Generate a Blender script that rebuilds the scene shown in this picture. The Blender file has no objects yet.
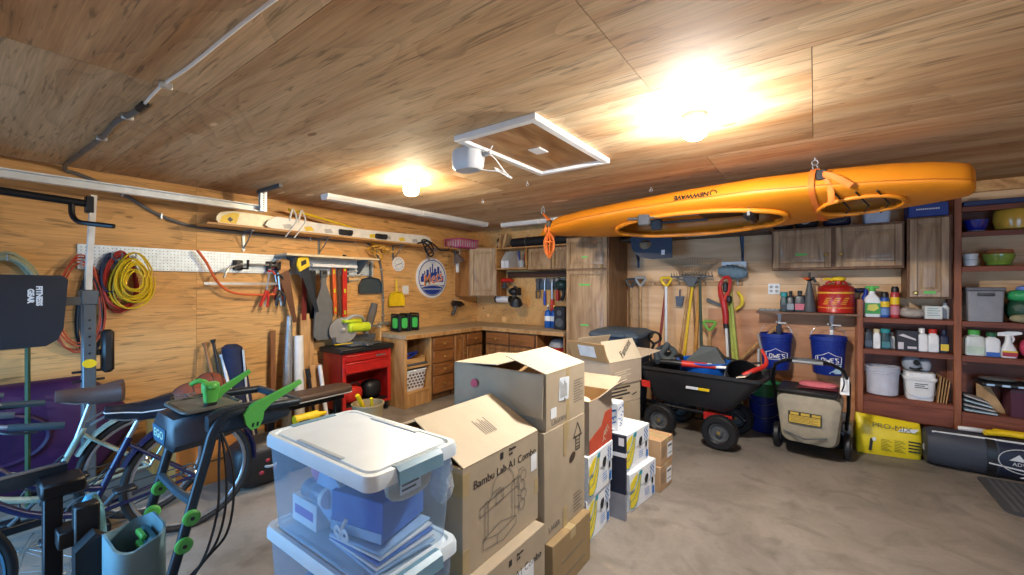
import bpy, math, random
from mathutils import Matrix, Vector
R = math.radians
PI = math.pi
rnd = random.Random(7)
SC = bpy.context.scene
COL = SC.collection

# ------------------------------------------------------------------ camera
cam_data = bpy.data.cameras.new('camera')
cam_data.sensor_width = 36.0
cam_data.lens = 36.0 * 416.0 / 1024.0
cam_data.shift_y = 1.5 / 1024.0 * -1.0
cam_data.clip_start = 0.02
cam = bpy.data.objects.new('camera', cam_data)
COL.objects.link(cam)
cam.location = (0, 0, 1.485)
cam.rotation_euler = (R(90), 0, R(36.07))
SC.camera = cam

# ------------------------------------------------------------------ sky, daylight, exposure
SC.view_settings.view_transform = 'Standard'
SC.view_settings.look = 'None'
SC.view_settings.gamma = 1.0
SC.view_settings.use_curve_mapping = False
SC.view_settings.exposure = 1.26
world = bpy.data.worlds.new('world')
SC.world = world
world.use_nodes = True
bg = world.node_tree.nodes['Background']
bg.inputs['Color'].default_value = (0.40, 0.66, 1.0, 1)
bg.inputs['Strength'].default_value = 0.8


def area(name, loc, rot, sx, sy, power, col):
    d = bpy.data.lights.new(name, 'AREA')
    d.shape = 'RECTANGLE'
    d.size, d.size_y = sx, sy
    d.energy = power
    d.color = col
    o = bpy.data.objects.new(name, d)
    COL.objects.link(o)
    o.location = loc
    o.rotation_euler = rot
    return o


# daylight standing in the two garage doorways behind the camera
for ax, aw, ac in ((-3.10, 27, (0.18, 0.53, 1.0)), (1.75, 11, (0.40, 0.66, 1.0))):
    a_ = area('daylight_doorway', (ax, -0.93, 0.95), (R(70), 0, 0), 2.1, 1.4, aw, ac)
    a_.data.spread = R(115)
LAMP_WARM, LAMP_COOL = 190.0, 330.0
LAMP_WARM_COL, LAMP_COOL_COL = (1.0, 0.80, 0.52, 1), (1.0, 0.965, 0.92, 1)


# ------------------------------------------------------------------ materials
def lin(c):
    if isinstance(c, str):
        c = tuple(int(c[i:i + 2], 16) for i in (0, 2, 4))
    o = []
    for v in c:
        v /= 255.0
        o.append(v / 12.92 if v <= 0.04045 else ((v + 0.055) / 1.055) ** 2.4)
    return (o[0], o[1], o[2], 1.0)


MATS = {}


def node(nt, kind, **kw):
    n = nt.nodes.new(kind)
    for k, v in kw.items():
        if k in n.inputs.keys():
            n.inputs[k].default_value = v
        else:
            setattr(n, k, v)
    return n


def base(name):
    m = bpy.data.materials.new(name)
    m.use_nodes = True
    nt = m.node_tree
    return m, nt, nt.nodes['Principled BSDF']


def mat(name, col, rough=0.5, metal=0.0, var=0.10, scale=14.0, bump=0.0, coat=0.0, trans=0.0, alpha=1.0):
    """plain surface with a little procedural mottling"""
    if name in MATS:
        return MATS[name]
    m, nt, b = base(name)
    c = lin(col)
    tc = node(nt, 'ShaderNodeTexCoord')
    nz = node(nt, 'ShaderNodeTexNoise', Scale=scale, Detail=4.0)
    nt.links.new(tc.outputs['Object'], nz.inputs['Vector'])
    rp = node(nt, 'ShaderNodeValToRGB')
    rp.color_ramp.elements[0].position = 0.3
    rp.color_ramp.elements[1].position = 0.7
    rp.color_ramp.elements[0].color = tuple(max(0, x * (1 - var)) for x in c[:3]) + (1,)
    rp.color_ramp.elements[1].color = tuple(min(1, x * (1 + var)) for x in c[:3]) + (1,)
    nt.links.new(nz.outputs['Fac'], rp.inputs['Fac'])
    nt.links.new(rp.outputs['Color'], b.inputs['Base Color'])
    b.inputs['Roughness'].default_value = rough
    b.inputs['Metallic'].default_value = metal
    b.inputs['Coat Weight'].default_value = coat
    b.inputs['Transmission Weight'].default_value = trans
    b.inputs['Alpha'].default_value = alpha
    if bump:
        bp = node(nt, 'ShaderNodeBump', Strength=bump, Distance=0.01)
        nt.links.new(nz.outputs['Fac'], bp.inputs['Height'])
        nt.links.new(bp.outputs['Normal'], b.inputs['Normal'])
    MATS[name] = m
    return m


def wood(name, light, dark, axis='X', scale=3.0, stretch=9.0, rough=0.55, wave=0.5, island=0.0, plugs=False, detail=7.0, coat=0.0, contrast=(0.32, 0.68)):
    """long-grained timber: stretched noise plus warped growth rings; axis is the grain direction"""
    if name in MATS:
        return MATS[name]
    m, nt, b = base(name)
    tc = node(nt, 'ShaderNodeTexCoord')
    mp = node(nt, 'ShaderNodeMapping')
    s = [scale * stretch] * 3
    s['XYZ'.index(axis)] = scale
    mp.inputs['Scale'].default_value = s
    nt.links.new(tc.outputs['Object'], mp.inputs['Vector'])
    geo = node(nt, 'ShaderNodeNewGeometry')
    add = node(nt, 'ShaderNodeVectorMath', operation='ADD')
    sc = node(nt, 'ShaderNodeMath', operation='MULTIPLY')
    sc.inputs[1].default_value = 37.0 if island else 0.0
    nt.links.new(geo.outputs['Random Per Island'], sc.inputs[0])
    nt.links.new(mp.outputs['Vector'], add.inputs[0])
    nt.links.new(sc.outputs[0], add.inputs[1])
    n1 = node(nt, 'ShaderNodeTexNoise', Scale=1.0, Detail=detail, Roughness=0.62, Distortion=0.7)
    nt.links.new(add.outputs[0], n1.inputs['Vector'])
    # broad cathedral figure
    mp2 = node(nt, 'ShaderNodeMapping')
    s2 = [scale * 1.5] * 3
    s2['XYZ'.index(axis)] = scale * 0.36
    mp2.inputs['Scale'].default_value = s2
    nt.links.new(tc.outputs['Object'], mp2.inputs['Vector'])
    add2 = node(nt, 'ShaderNodeVectorMath', operation='ADD')
    nt.links.new(mp2.outputs['Vector'], add2.inputs[0])
    nt.links.new(sc.outputs[0], add2.inputs[1])
    n2 = node(nt, 'ShaderNodeTexNoise', Scale=1.0, Detail=2.0, Distortion=0.3)
    nt.links.new(add2.outputs[0], n2.inputs['Vector'])
    mul = node(nt, 'ShaderNodeMath', operation='MULTIPLY')
    mul.inputs[1].default_value = 14.0
    nt.links.new(n2.outputs['Fac'], mul.inputs[0])
    fr = node(nt, 'ShaderNodeMath', operation='PINGPONG')
    fr.inputs[1].default_value = 1.0
    nt.links.new(mul.outputs[0], fr.inputs[0])
    mx = node(nt, 'ShaderNodeMix')
    mx.data_type = 'FLOAT'
    mx.inputs[0].default_value = wave * 0.5
    nt.links.new(n1.outputs['Fac'], mx.inputs[2])
    nt.links.new(fr.outputs[0], mx.inputs[3])
    rp = node(nt, 'ShaderNodeValToRGB')
    rp.color_ramp.elements[0].position = contrast[0]
    rp.color_ramp.elements[1].position = contrast[1]
    rp.color_ramp.elements[0].color = lin(dark)
    rp.color_ramp.elements[1].color = lin(light)
    nt.links.new(mx.outputs[0], rp.inputs['Fac'])
    out = rp.outputs['Color']
    if island:
        br = node(nt, 'ShaderNodeMath', operation='MULTIPLY_ADD')
        br.inputs[1].default_value = island
        br.inputs[2].default_value = 1.0 - island / 2
        nt.links.new(geo.outputs['Random Per Island'], br.inputs[0])
        hv = node(nt, 'ShaderNodeHueSaturation')
        nt.links.new(out, hv.inputs['Color'])
        nt.links.new(br.outputs[0], hv.inputs['Value'])
        out = hv.outputs['Color']
    if plugs:
        # small dark knots and pale oval repair plugs of sheathing plywood
        for sz, thr, colr in ((2.3, 0.055, dark), (1.25, 0.075, light)):
            mp3 = node(nt, 'ShaderNodeMapping')
            s3 = [sz * 2.6] * 3
            s3['XYZ'.index(axis)] = sz
            mp3.inputs['Scale'].default_value = s3
            mp3.inputs['Location'].default_value = (sz, sz * 3, sz * 7)
            nt.links.new(tc.outputs['Object'], mp3.inputs['Vector'])
            vo = node(nt, 'ShaderNodeTexVoronoi', Scale=1.0)
            nt.links.new(mp3.outputs['Vector'], vo.inputs['Vector'])
            lt = node(nt, 'ShaderNodeMath', operation='LESS_THAN')
            lt.inputs[1].default_value = thr
            nt.links.new(vo.outputs['Distance'], lt.inputs[0])
            dim = node(nt, 'ShaderNodeMath', operation='MULTIPLY')
            dim.inputs[1].default_value = 0.7
            nt.links.new(lt.outputs[0], dim.inputs[0])
            mm = node(nt, 'ShaderNodeMix')
            mm.data_type = 'RGBA'
            nt.links.new(dim.outputs[0], mm.inputs[0])
            nt.links.new(out, mm.inputs[6])
            cc = lin(colr)
            k = 0.55 if colr == dark else 1.12
            mm.inputs[7].default_value = (min(1, cc[0] * k), min(1, cc[1] * k), min(1, cc[2] * k), 1)
            out = mm.outputs[2]
    nt.links.new(out, b.inputs['Base Color'])
    b.inputs['Roughness'].default_value = rough
    b.inputs['Coat Weight'].default_value = coat
    bp = node(nt, 'ShaderNodeBump', Strength=0.12, Distance=0.004)
    nt.links.new(n1.outputs['Fac'], bp.inputs['Height'])
    nt.links.new(bp.outputs['Normal'], b.inputs['Normal'])
    MATS[name] = m
    return m


def plywood(name, light, dark, axis='X', size=1.0, rings=0.35, veneer=0.5, rough=0.7):
    """rotary-cut sheathing: sharp cathedral rings, fine pores, short dark checks, knots and oval repair plugs"""
    m, nt, b = base(name)
    tc = node(nt, 'ShaderNodeTexCoord')
    geo = node(nt, 'ShaderNodeNewGeometry')
    off = node(nt, 'ShaderNodeMath', operation='MULTIPLY')
    off.inputs[1].default_value = 23.0
    nt.links.new(geo.outputs['Random Per Island'], off.inputs[0])

    def coords(along, cross, shift=0.0):
        mp = node(nt, 'ShaderNodeMapping')
        s = [cross * size] * 3
        s['XYZ'.index(axis)] = along * size
        mp.inputs['Scale'].default_value = s
        mp.inputs['Location'].default_value = (shift, shift * 1.7, shift * .6)
        nt.links.new(tc.outputs['Object'], mp.inputs['Vector'])
        ad = node(nt, 'ShaderNodeVectorMath', operation='ADD')
        nt.links.new(mp.outputs['Vector'], ad.inputs[0])
        nt.links.new(off.outputs[0], ad.inputs[1])
        return ad.outputs[0]

    def noise(vec, detail=3.0, rough_=.5, dist=0.0):
        n = node(nt, 'ShaderNodeTexNoise', Scale=1.0, Detail=detail, Roughness=rough_, Distortion=dist)
        nt.links.new(vec, n.inputs['Vector'])
        return n.outputs['Fac']

    def math(op, a, c=None, d=None):
        n = node(nt, 'ShaderNodeMath', operation=op)
        for k, v in enumerate((a, c, d)):
            if v is None:
                continue
            if hasattr(v, 'is_linked'):
                nt.links.new(v, n.inputs[k])
            else:
                n.inputs[k].default_value = v
        return n.outputs[0]

    def remap(v, lo, hi, a, c):
        n = node(nt, 'ShaderNodeMapRange')
        n.inputs['From Min'].default_value, n.inputs['From Max'].default_value = lo, hi
        n.inputs['To Min'].default_value, n.inputs['To Max'].default_value = a, c
        nt.links.new(v, n.inputs['Value'])
        return n.outputs['Result']

    big = noise(coords(.55, 2.1), 2.0, .45, .4)
    ring = math('FRACT', math('MULTIPLY', big, 13.0))
    ringv = remap(ring, 0.0, .38, 1.0 - rings, 1.0)
    fine = remap(noise(coords(3.5, 120), 3.0, .6), .3, .7, .80, 1.12)
    chk = remap(noise(coords(4.5, 55, 3.0), 2.0, .5, .6), .60, .70, 1.0, .55)
    tone = math('MULTIPLY', math('MULTIPLY', ringv, fine), chk)
    strip = noise(coords(.25, 3.2, 9.0), 3.0, .6, .2)
    mixf = math('MULTIPLY_ADD', math('SUBTRACT', strip, .5), veneer * 3.0, .5)
    rp = node(nt, 'ShaderNodeValToRGB')
    rp.color_ramp.elements[0].position, rp.color_ramp.elements[1].position = .05, .95
    rp.color_ramp.elements[0].color, rp.color_ramp.elements[1].color = lin(dark), lin(light)
    nt.links.new(mixf, rp.inputs['Fac'])
    out = rp.outputs['Color']
    isl = remap(geo.outputs['Random Per Island'], 0, 1, .90, 1.08)
    tone = math('MULTIPLY', tone, isl)
    mm = node(nt, 'ShaderNodeMix')
    mm.data_type = 'RGBA'
    mm.blend_type = 'MULTIPLY'
    mm.inputs[0].default_value = 1.0
    nt.links.new(out, mm.inputs[6])
    nt.links.new(tone, mm.inputs[7])
    out = mm.outputs[2]
    for al, cr, thr, kk, strength in ((1.7, 4.0, .07, .45, .8), (1.05, 2.6, .10, 1.22, .75)):
        vo = node(nt, 'ShaderNodeTexVoronoi', Scale=1.0)
        nt.links.new(coords(al, cr, kk * 5), vo.inputs['Vector'])
        lt = remap(vo.outputs['Distance'], thr, thr * 1.12, strength, 0.0)
        m2 = node(nt, 'ShaderNodeMix')
        m2.data_type = 'RGBA'
        nt.links.new(lt, m2.inputs[0])
        nt.links.new(out, m2.inputs[6])
        c = lin(light) if kk > 1 else lin(dark)
        m2.inputs[7].default_value = tuple(min(1, x * kk) for x in c[:3]) + (1,)
        out = m2.outputs[2]
    nt.links.new(out, b.inputs['Base Color'])
    b.inputs['Roughness'].default_value = rough
    return m


def glow(name, col, strength):
    if name in MATS:
        return MATS[name]
    m, nt, b = base(name)
    b.inputs['Base Color'].default_value = (0.9, 0.9, 0.9, 1)
    b.inputs['Emission Color'].default_value = col
    b.inputs['Emission Strength'].default_value = strength
    MATS[name] = m
    return m


def concrete():
    m, nt, b = base('concrete')
    tc = node(nt, 'ShaderNodeTexCoord')
    n1 = node(nt, 'ShaderNodeTexNoise', Scale=1.1, Detail=8.0, Roughness=0.65, Distortion=0.6)
    n2 = node(nt, 'ShaderNodeTexNoise', Scale=38.0, Detail=6.0, Roughness=0.7)
    n3 = node(nt, 'ShaderNodeTexNoise', Scale=3.2, Detail=5.0, Distortion=1.4)
    for n in (n1, n2, n3):
        nt.links.new(tc.outputs['Object'], n.inputs['Vector'])
    r1 = node(nt, 'ShaderNodeValToRGB')
    r1.color_ramp.elements[0].position = 0.34
    r1.color_ramp.elements[1].position = 0.66
    r1.color_ramp.elements[0].color = lin('71695f')
    r1.color_ramp.elements[1].color = lin('90877d')
    nt.links.new(n1.outputs['Fac'], r1.inputs['Fac'])
    r2 = node(nt, 'ShaderNodeValToRGB')
    r2.color_ramp.elements[0].position = 0.30
    r2.color_ramp.elements[1].position = 0.48
    r2.color_ramp.elements[0].color = (0.62, 0.60, 0.58, 1)
    r2.color_ramp.elements[1].color = (1, 1, 1, 1)
    nt.links.new(n3.outputs['Fac'], r2.inputs['Fac'])
    r3 = node(nt, 'ShaderNodeValToRGB')
    r3.color_ramp.elements[0].position = 0.3
    r3.color_ramp.elements[1].position = 0.7
    r3.color_ramp.elements[0].color = (0.86, 0.86, 0.86, 1)
    r3.color_ramp.elements[1].color = (1.0, 1.0, 1.0, 1)
    nt.links.new(n2.outputs['Fac'], r3.inputs['Fac'])
    a = node(nt, 'ShaderNodeMix')
    a.data_type = 'RGBA'
    a.blend_type = 'MULTIPLY'
    a.inputs[0].default_value = 1.0
    c = node(nt, 'ShaderNodeMix')
    c.data_type = 'RGBA'
    c.blend_type = 'MULTIPLY'
    c.inputs[0].default_value = 0.8
    nt.links.new(r1.outputs['Color'], a.inputs[6])
    nt.links.new(r3.outputs['Color'], a.inputs[7])
    nt.links.new(a.outputs[2], c.inputs[6])
    nt.links.new(r2.outputs['Color'], c.inputs[7])
    nt.links.new(c.outputs[2], b.inputs['Base Color'])
    b.inputs['Roughness'].default_value = 0.62
    bp = node(nt, 'ShaderNodeBump', Strength=0.10, Distance=0.004)
    nt.links.new(n2.outputs['Fac'], bp.inputs['Height'])
    nt.links.new(bp.outputs['Normal'], b.inputs['Normal'])
    return m


# ------------------------------------------------------------------ mesh builder
def frame(o, x, y):
    """matrix of a face frame: origin, x direction, y direction; z is the outward normal"""
    x = Vector(x).normalized()
    y = Vector(y).normalized()
    z = x.cross(y).normalized()
    y = z.cross(x)
    m = Matrix((x, y, z)).transposed().to_4x4()
    m.translation = Vector(o)
    return m


def TR(x=0, y=0, z=0, rx=0, ry=0, rz=0):
    from mathutils import Euler
    m = Euler((rx, ry, rz)).to_matrix().to_4x4()
    m.translation = (x, y, z)
    return m


class G:
    """collects shapes, then links them as ONE mesh object.  G(thing) takes world coordinates."""

    def __init__(s, t=None):
        s.v, s.f, s.mi = [], [], []
        s.m = 0
        s.M = Matrix()
        s.W = Matrix()
        if t is not None:
            s.W = (Matrix.Translation(t.location) @ t.rotation_euler.to_matrix().to_4x4()).inverted()

    def add(s, vs, fs, M=None):
        k = len(s.v)
        T = s.W @ s.M @ (M if M is not None else Matrix())
        for p in vs:
            s.v.append(tuple(T @ Vector(p)))
        for f in fs:
            s.f.append([k + i for i in f])
            s.mi.append(s.m)
        return s

    def box(s, c, d, b=0.0, M=None):
        hx, hy, hz = d[0] / 2, d[1] / 2, d[2] / 2
        b = min(b, hx * .9, hy * .9, hz * .9)
        cx, cy, cz = c
        if b <= 0:
            vs = [(cx + i * hx, cy + j * hy, cz + k * hz) for i in (-1, 1) for j in (-1, 1) for k in (-1, 1)]
            return s.add(vs, [(0, 1, 3, 2), (4, 6, 7, 5), (0, 4, 5, 1), (2, 3, 7, 6), (0, 2, 6, 4), (1, 5, 7, 3)], M)
        vs, idx = [], {}
        for i in (-1, 1):
            for j in (-1, 1):
                for k in (-1, 1):
                    for a in range(3):
                        q = [i * (hx - (b if a != 0 else 0)), j * (hy - (b if a != 1 else 0)), k * (hz - (b if a != 2 else 0))]
                        idx[i, j, k, a] = len(vs)
                        vs.append((cx + q[0], cy + q[1], cz + q[2]))
        fs = []
        for a in range(3):
            for sg in (-1, 1):
                o = [x for x in range(3) if x != a]
                loop = []
                for p, q in ((-1, -1), (1, -1), (1, 1), (-1, 1)):
                    t = [0, 0, 0]
                    t[a] = sg
                    t[o[0]] = p
                    t[o[1]] = q
                    loop.append(idx[t[0], t[1], t[2], a])
                fs.append(loop)
        for a in range(3):          # edges along axis a
            o = [x for x in range(3) if x != a]
            for p in (-1, 1):
                for q in (-1, 1):
                    t0 = [0, 0, 0]
                    t0[a] = -1
                    t0[o[0]] = p
                    t0[o[1]] = q
                    t1 = list(t0)
                    t1[a] = 1
                    fs.append([idx[t0[0], t0[1], t0[2], o[0]], idx[t0[0], t0[1], t0[2], o[1]], idx[t1[0], t1[1], t1[2], o[1]], idx[t1[0], t1[1], t1[2], o[0]]])
        for i in (-1, 1):
            for j in (-1, 1):
                for k in (-1, 1):
                    fs.append([idx[i, j, k, 0], idx[i, j, k, 1], idx[i, j, k, 2]])
        return s.add(vs, fs, M)

    def bb(s, a, c, b=0.0, M=None):
        """box from corner to corner"""
        return s.box([(a[i] + c[i]) / 2 for i in range(3)], [abs(c[i] - a[i]) for i in range(3)], b, M)

    def loft(s, rings, caps=(True, True), closed=True, loop=False, M=None):
        n = len(rings[0])
        vs = [p for r in rings for p in r]
        fs = []
        k = len(rings)
        for i in range(k if loop else k - 1):
            a, c = i * n, ((i + 1) % k) * n
            for j in range(n if closed else n - 1):
                q = (j + 1) % n
                fs.append((a + j, a + q, c + q, c + j))
        if not loop and closed:
            if caps[0]:
                fs.append(tuple(range(n)))
            if caps[1]:
                fs.append(tuple(range((k - 1) * n, k * n)))
        return s.add(vs, fs, M)

    def tube(s, pts, r, n=8, loop=False, caps=True, M=None, flat=1.0):
        pts = [Vector(p) for p in pts]
        k = len(pts)
        if isinstance(r, (list, tuple)):
            rr = []
            for i in range(k):
                q = i * (len(r) - 1) / max(1, k - 1)
                j = min(int(q), len(r) - 2)
                rr.append(r[j] + (r[j + 1] - r[j]) * (q - j))
        else:
            rr = [r] * k
        rings = []
        nrm = None
        for i, p in enumerate(pts):
            if loop:
                t = pts[(i + 1) % k] - pts[i - 1]
            else:
                t = pts[min(i + 1, k - 1)] - pts[max(i - 1, 0)]
            if t.length < 1e-9:
                t = Vector((0, 0, 1))
            t.normalize()
            if nrm is None:
                nrm = t.orthogonal().normalized()
                if abs(t.z) < 0.9:
                    nrm = Vector((0, 0, 1)) - t * t.z
                    nrm.normalize()
            else:
                nrm = nrm - t * nrm.dot(t)
                if nrm.length < 1e-6:
                    nrm = t.orthogonal()
                nrm.normalize()
            bn = t.cross(nrm)
            rings.append([p + nrm * (math.cos(2 * PI * j / n) * rr[i]) + bn * (math.sin(2 * PI * j / n) * rr[i] * flat) for j in range(n)])
        return s.loft(rings, (caps, caps), True, loop, M)

    def cyl(s, a, c, r, r2=None, n=16, M=None):
        return s.tube([a, c], [r, r if r2 is None else r2], n, M=M)

    def lathe(s, prof, n=24, M=None, caps=(True, True)):
        rings = [[(max(r, 1e-4) * math.cos(2 * PI * j / n), max(r, 1e-4) * math.sin(2 * PI * j / n), z) for j in range(n)] for r, z in prof]
        return s.loft(rings, caps, M=M)

    def prism(s, poly, d, M=None):
        n = len(poly)
        vs = [(p[0], p[1], 0) for p in poly] + [(p[0], p[1], d) for p in poly]
        fs = [tuple(range(n)), tuple(range(2 * n - 1, n - 1, -1))] + [(i, (i + 1) % n, n + (i + 1) % n, n + i) for i in range(n)]
        return s.add(vs, fs, M)

    def poly(s, pts, M=None):
        return s.add([(p[0], p[1], p[2] if len(p) > 2 else 0) for p in pts], [tuple(range(len(pts)))], M)

    def ell(s, c, d, n=16, k=9, M=None, sq=1.0):
        """ellipsoid; sq < 1 makes it boxier"""
        def e(x):
            return math.copysign(abs(x) ** sq, x)
        rings = []
        for i in range(k + 1):
            a = -PI / 2 + PI * i / k
            a = max(-PI / 2 + .02, min(PI / 2 - .02, a))
            rings.append([(c[0] + d[0] * e(math.cos(a)) * e(math.cos(2 * PI * j / n)), c[1] + d[1] * e(math.cos(a)) * e(math.sin(2 * PI * j / n)), c[2] + d[2] * e(math.sin(a))) for j in range(n)])
        return s.loft(rings, M=M)

    def torus(s, c, Rr, r, n=40, k=10, M=None, sx=1.0, sy=1.0):
        """ring in the XY plane of M"""
        pts = [(c[0] + Rr * sx * math.cos(2 * PI * i / n), c[1] + Rr * sy * math.sin(2 * PI * i / n), c[2]) for i in range(n)]
        return s.tube(pts, r, k, loop=True, M=M)

    def ribbon(s, pts, w, M=None, loop=False):
        """flat printed line in the XY plane of M"""
        k = len(pts)
        P = [Vector((p[0], p[1])) for p in pts]
        for i in range(k if loop else k - 1):
            a, c = P[i], P[(i + 1) % k]
            t = c - a
            if t.length < 1e-9:
                continue
            t.normalize()
            q = Vector((-t.y, t.x)) * (w / 2)
            a2, c2 = a - t * w * .4, c + t * w * .4
            s.poly([(a2.x - q.x, a2.y - q.y), (c2.x - q.x, c2.y - q.y), (c2.x + q.x, c2.y + q.y), (a2.x + q.x, a2.y + q.y)], M)
        return s

    def cut(s):
        """ends one piece: objs() makes each piece a mesh of its own"""
        if not hasattr(s, 'cuts'):
            s.cuts = [0]
        s.cuts.append(len(s.f))
        return s

    def objs(s, name, mats, parent, smooth=38):
        c = s.cuts + ([len(s.f)] if s.cuts[-1] < len(s.f) else [])
        out = []
        for a, e in zip(c, c[1:]):
            q = G()
            idx = {}
            for f, m in zip(s.f[a:e], s.mi[a:e]):
                for i in f:
                    if i not in idx:
                        idx[i] = len(q.v)
                        q.v.append(s.v[i])
                q.f.append([idx[i] for i in f])
                q.mi.append(m)
            out.append(q.obj(name, mats, parent, smooth=smooth))
        return out

    def obj(s, name, mats, parent=None, loc=None, rz=0.0, smooth=38, fix=True):
        me = bpy.data.meshes.new(name)
        vs = s.v
        me.from_pydata(vs, [], s.f)
        if not isinstance(mats, (list, tuple)):
            mats = [mats]
        for m in mats:
            me.materials.append(m)
        me.polygons.foreach_set('material_index', s.mi)
        if fix:
            import bmesh
            bm = bmesh.new()
            bm.from_mesh(me)
            bmesh.ops.recalc_face_normals(bm, faces=bm.faces)
            bm.to_mesh(me)
            bm.free()
        if smooth:
            me.polygons.foreach_set('use_smooth', [True] * len(me.polygons))
            me.set_sharp_from_angle(angle=R(smooth))
        me.update()
        o = bpy.data.objects.new(name, me)
        COL.objects.link(o)
        if parent is not None:
            o.parent = parent
        if loc is not None:
            o.location = loc
        if rz:
            o.rotation_euler = (0, 0, rz)
        return o


def rrect(w, h, r, k=4):
    """rounded rectangle outline centred on 0"""
    r = min(r, w / 2 - 1e-4, h / 2 - 1e-4)
    out = []
    for cx, cy, a0 in ((w / 2 - r, h / 2 - r, 0), (-w / 2 + r, h / 2 - r, 90), (-w / 2 + r, -h / 2 + r, 180), (w / 2 - r, -h / 2 + r, 270)):
        for i in range(k + 1):
            a = R(a0 + 90.0 * i / k)
            out.append((cx + r * math.cos(a), cy + r * math.sin(a)))
    return out


def curve(pts, k=6):
    """Catmull-Rom through points"""
    P = [Vector(p) for p in pts]
    out = []
    for i in range(len(P) - 1):
        p0, p1, p2, p3 = P[max(i - 1, 0)], P[i], P[i + 1], P[min(i + 2, len(P) - 1)]
        for j in range(k):
            t = j / k
            out.append(0.5 * ((2 * p1) + (p2 - p0) * t + (2 * p0 - 5 * p1 + 4 * p2 - p3) * t * t + (3 * p1 - p0 - 3 * p2 + p3) * t ** 3))
    out.append(P[-1])
    return out


def tag(o, label, cat, group=None):
    o['label'] = label
    o['category'] = cat
    if group:
        o['group'] = group
    return o


def thing(name, label, cat, loc=(0, 0, 0), rz=0.0, group=None):
    o = bpy.data.objects.new(name, None)
    COL.objects.link(o)
    o.empty_display_size = 0.1
    o.location = loc
    o.rotation_euler = (0, 0, rz)
    return tag(o, label, cat, group)


def struct(o):
    o['kind'] = 'structure'
    return o


def dup(root, loc, rz=None, label=None, group=None):
    r = root.copy()
    COL.objects.link(r)
    r.location = loc
    if rz is not None:
        r.rotation_euler = (0, 0, rz)
    if label:
        r['label'] = label
    if group:
        r['group'] = group
    for ch in list(root.children):
        c = ch.copy()
        COL.objects.link(c)
        c.parent = r
        for g in list(ch.children):
            d = g.copy()
            COL.objects.link(d)
            d.parent = c
    return r


def text(s, size, m, parent, M, name='lettering', align='CENTER', ext=0.0006, shear=0.0, sx=1.0, space=1.0, bold=0.0):
    """printed words lying in the XY plane of M (thing-local)"""
    cu = bpy.data.curves.new(name, 'FONT')
    cu.body = s
    cu.size = size
    cu.align_x = align
    cu.align_y = 'CENTER'
    cu.extrude = ext
    cu.shear = shear
    cu.space_character = space
    cu.offset = bold
    cu.resolution_u = 3
    cu.materials.append(m)
    o = bpy.data.objects.new(name, cu)
    COL.objects.link(o)
    o.parent = parent
    o.matrix_local = M @ Matrix.Diagonal((sx, 1, 1, 1))
    return o


# a point of the room seen from the tripod: where the sight line through a pixel meets a wall plane, floor height or table height
def at(u, v, X=None, Y=None, Z=None):
    r, w = (u - 512) / 416.0, (286 - v) / 416.0
    dx, dy = -.5888 + .8083 * r, .8083 + .5888 * r
    t = X / dx if X is not None else (Y / dy if Y is not None else (Z - 1.485) / w)
    return Vector((t * dx, t * dy, 1.485 + t * w))

# ================================================================== SETTING
XL, YB, ZC, XR, YF = -4.62, 5.33, 2.40, 3.2, -0.95
m_ceil = plywood('ceiling_plywood', 'e4c9a0', 'b27f4c', 'X', 1.0, .17, .75, .75)
m_lwall = plywood('wall_plywood', 'e4b97c', 'cb9350', 'Y', .9, .15, .4, .7)
m_bwall = wood('wall_plywood_pale', 'e3bf95', 'cfa478', 'X', 1.2, 10, 0.6, 0.4, island=0.10)
m_bwall2 = wood('wall_plywood_red', 'd09a72', 'b67c54', 'X', 1.2, 10, 0.6, 0.4, island=0.10)
m_trim = wood('trim_pine', 'd2a368', 'a8733e', 'Y', 2.0, 10)

g = G()
g.bb((XL - .2, YF - .2, -.1), (XR + .2, YB + .2, 0))
struct(g.obj('floor', concrete(), smooth=0))

g = G()
ys = [(YF, -.48), (-.48, .74), (.74, 1.96), (1.96, 3.18), (3.18, 4.40), (4.40, YB)]
for i, (y0, y1) in enumerate(ys):
    x = (-.01 if i % 2 else -.62)
    xs = [XL, x - 2.4, x, x + 2.4, XR]
    if xs[1] - 2.4 > XL:
        xs.insert(1, x - 4.8 if x - 4.8 > XL else XL + .001)
    for a, c in zip(xs, xs[1:]):
        if c - a > .02:
            g.bb((a + .0015, y0 + .0015, ZC), (c - .0015, y1 - .0015, ZC + .012))
g.m = 1
g.bb((XL - .1, YF - .1, ZC + .0125), (XR + .1, YB + .1, ZC + .1))
struct(g.obj('ceiling', [m_ceil, mat('seam_shadow_gap', '4a3320', .9)], smooth=0))

g = G()
for y0, y1, z0, z1 in ((YF, 1.39, 0, ZC), (1.39, YB, 0, 1.22), (1.39, 3.83, 1.22, ZC), (3.83, YB, 1.22, ZC)):
    g.bb((XL - .012, y0 + .001, z0 + .001), (XL, y1 - .001, z1 - .001))
g.m = 1
g.bb((XL - .1, YF - .1, 0), (XL - .0125, YB + .1, ZC))
struct(g.obj('wall_left', [m_lwall, mat('seam_shadow_gap', '4a3320')], smooth=0))

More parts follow.
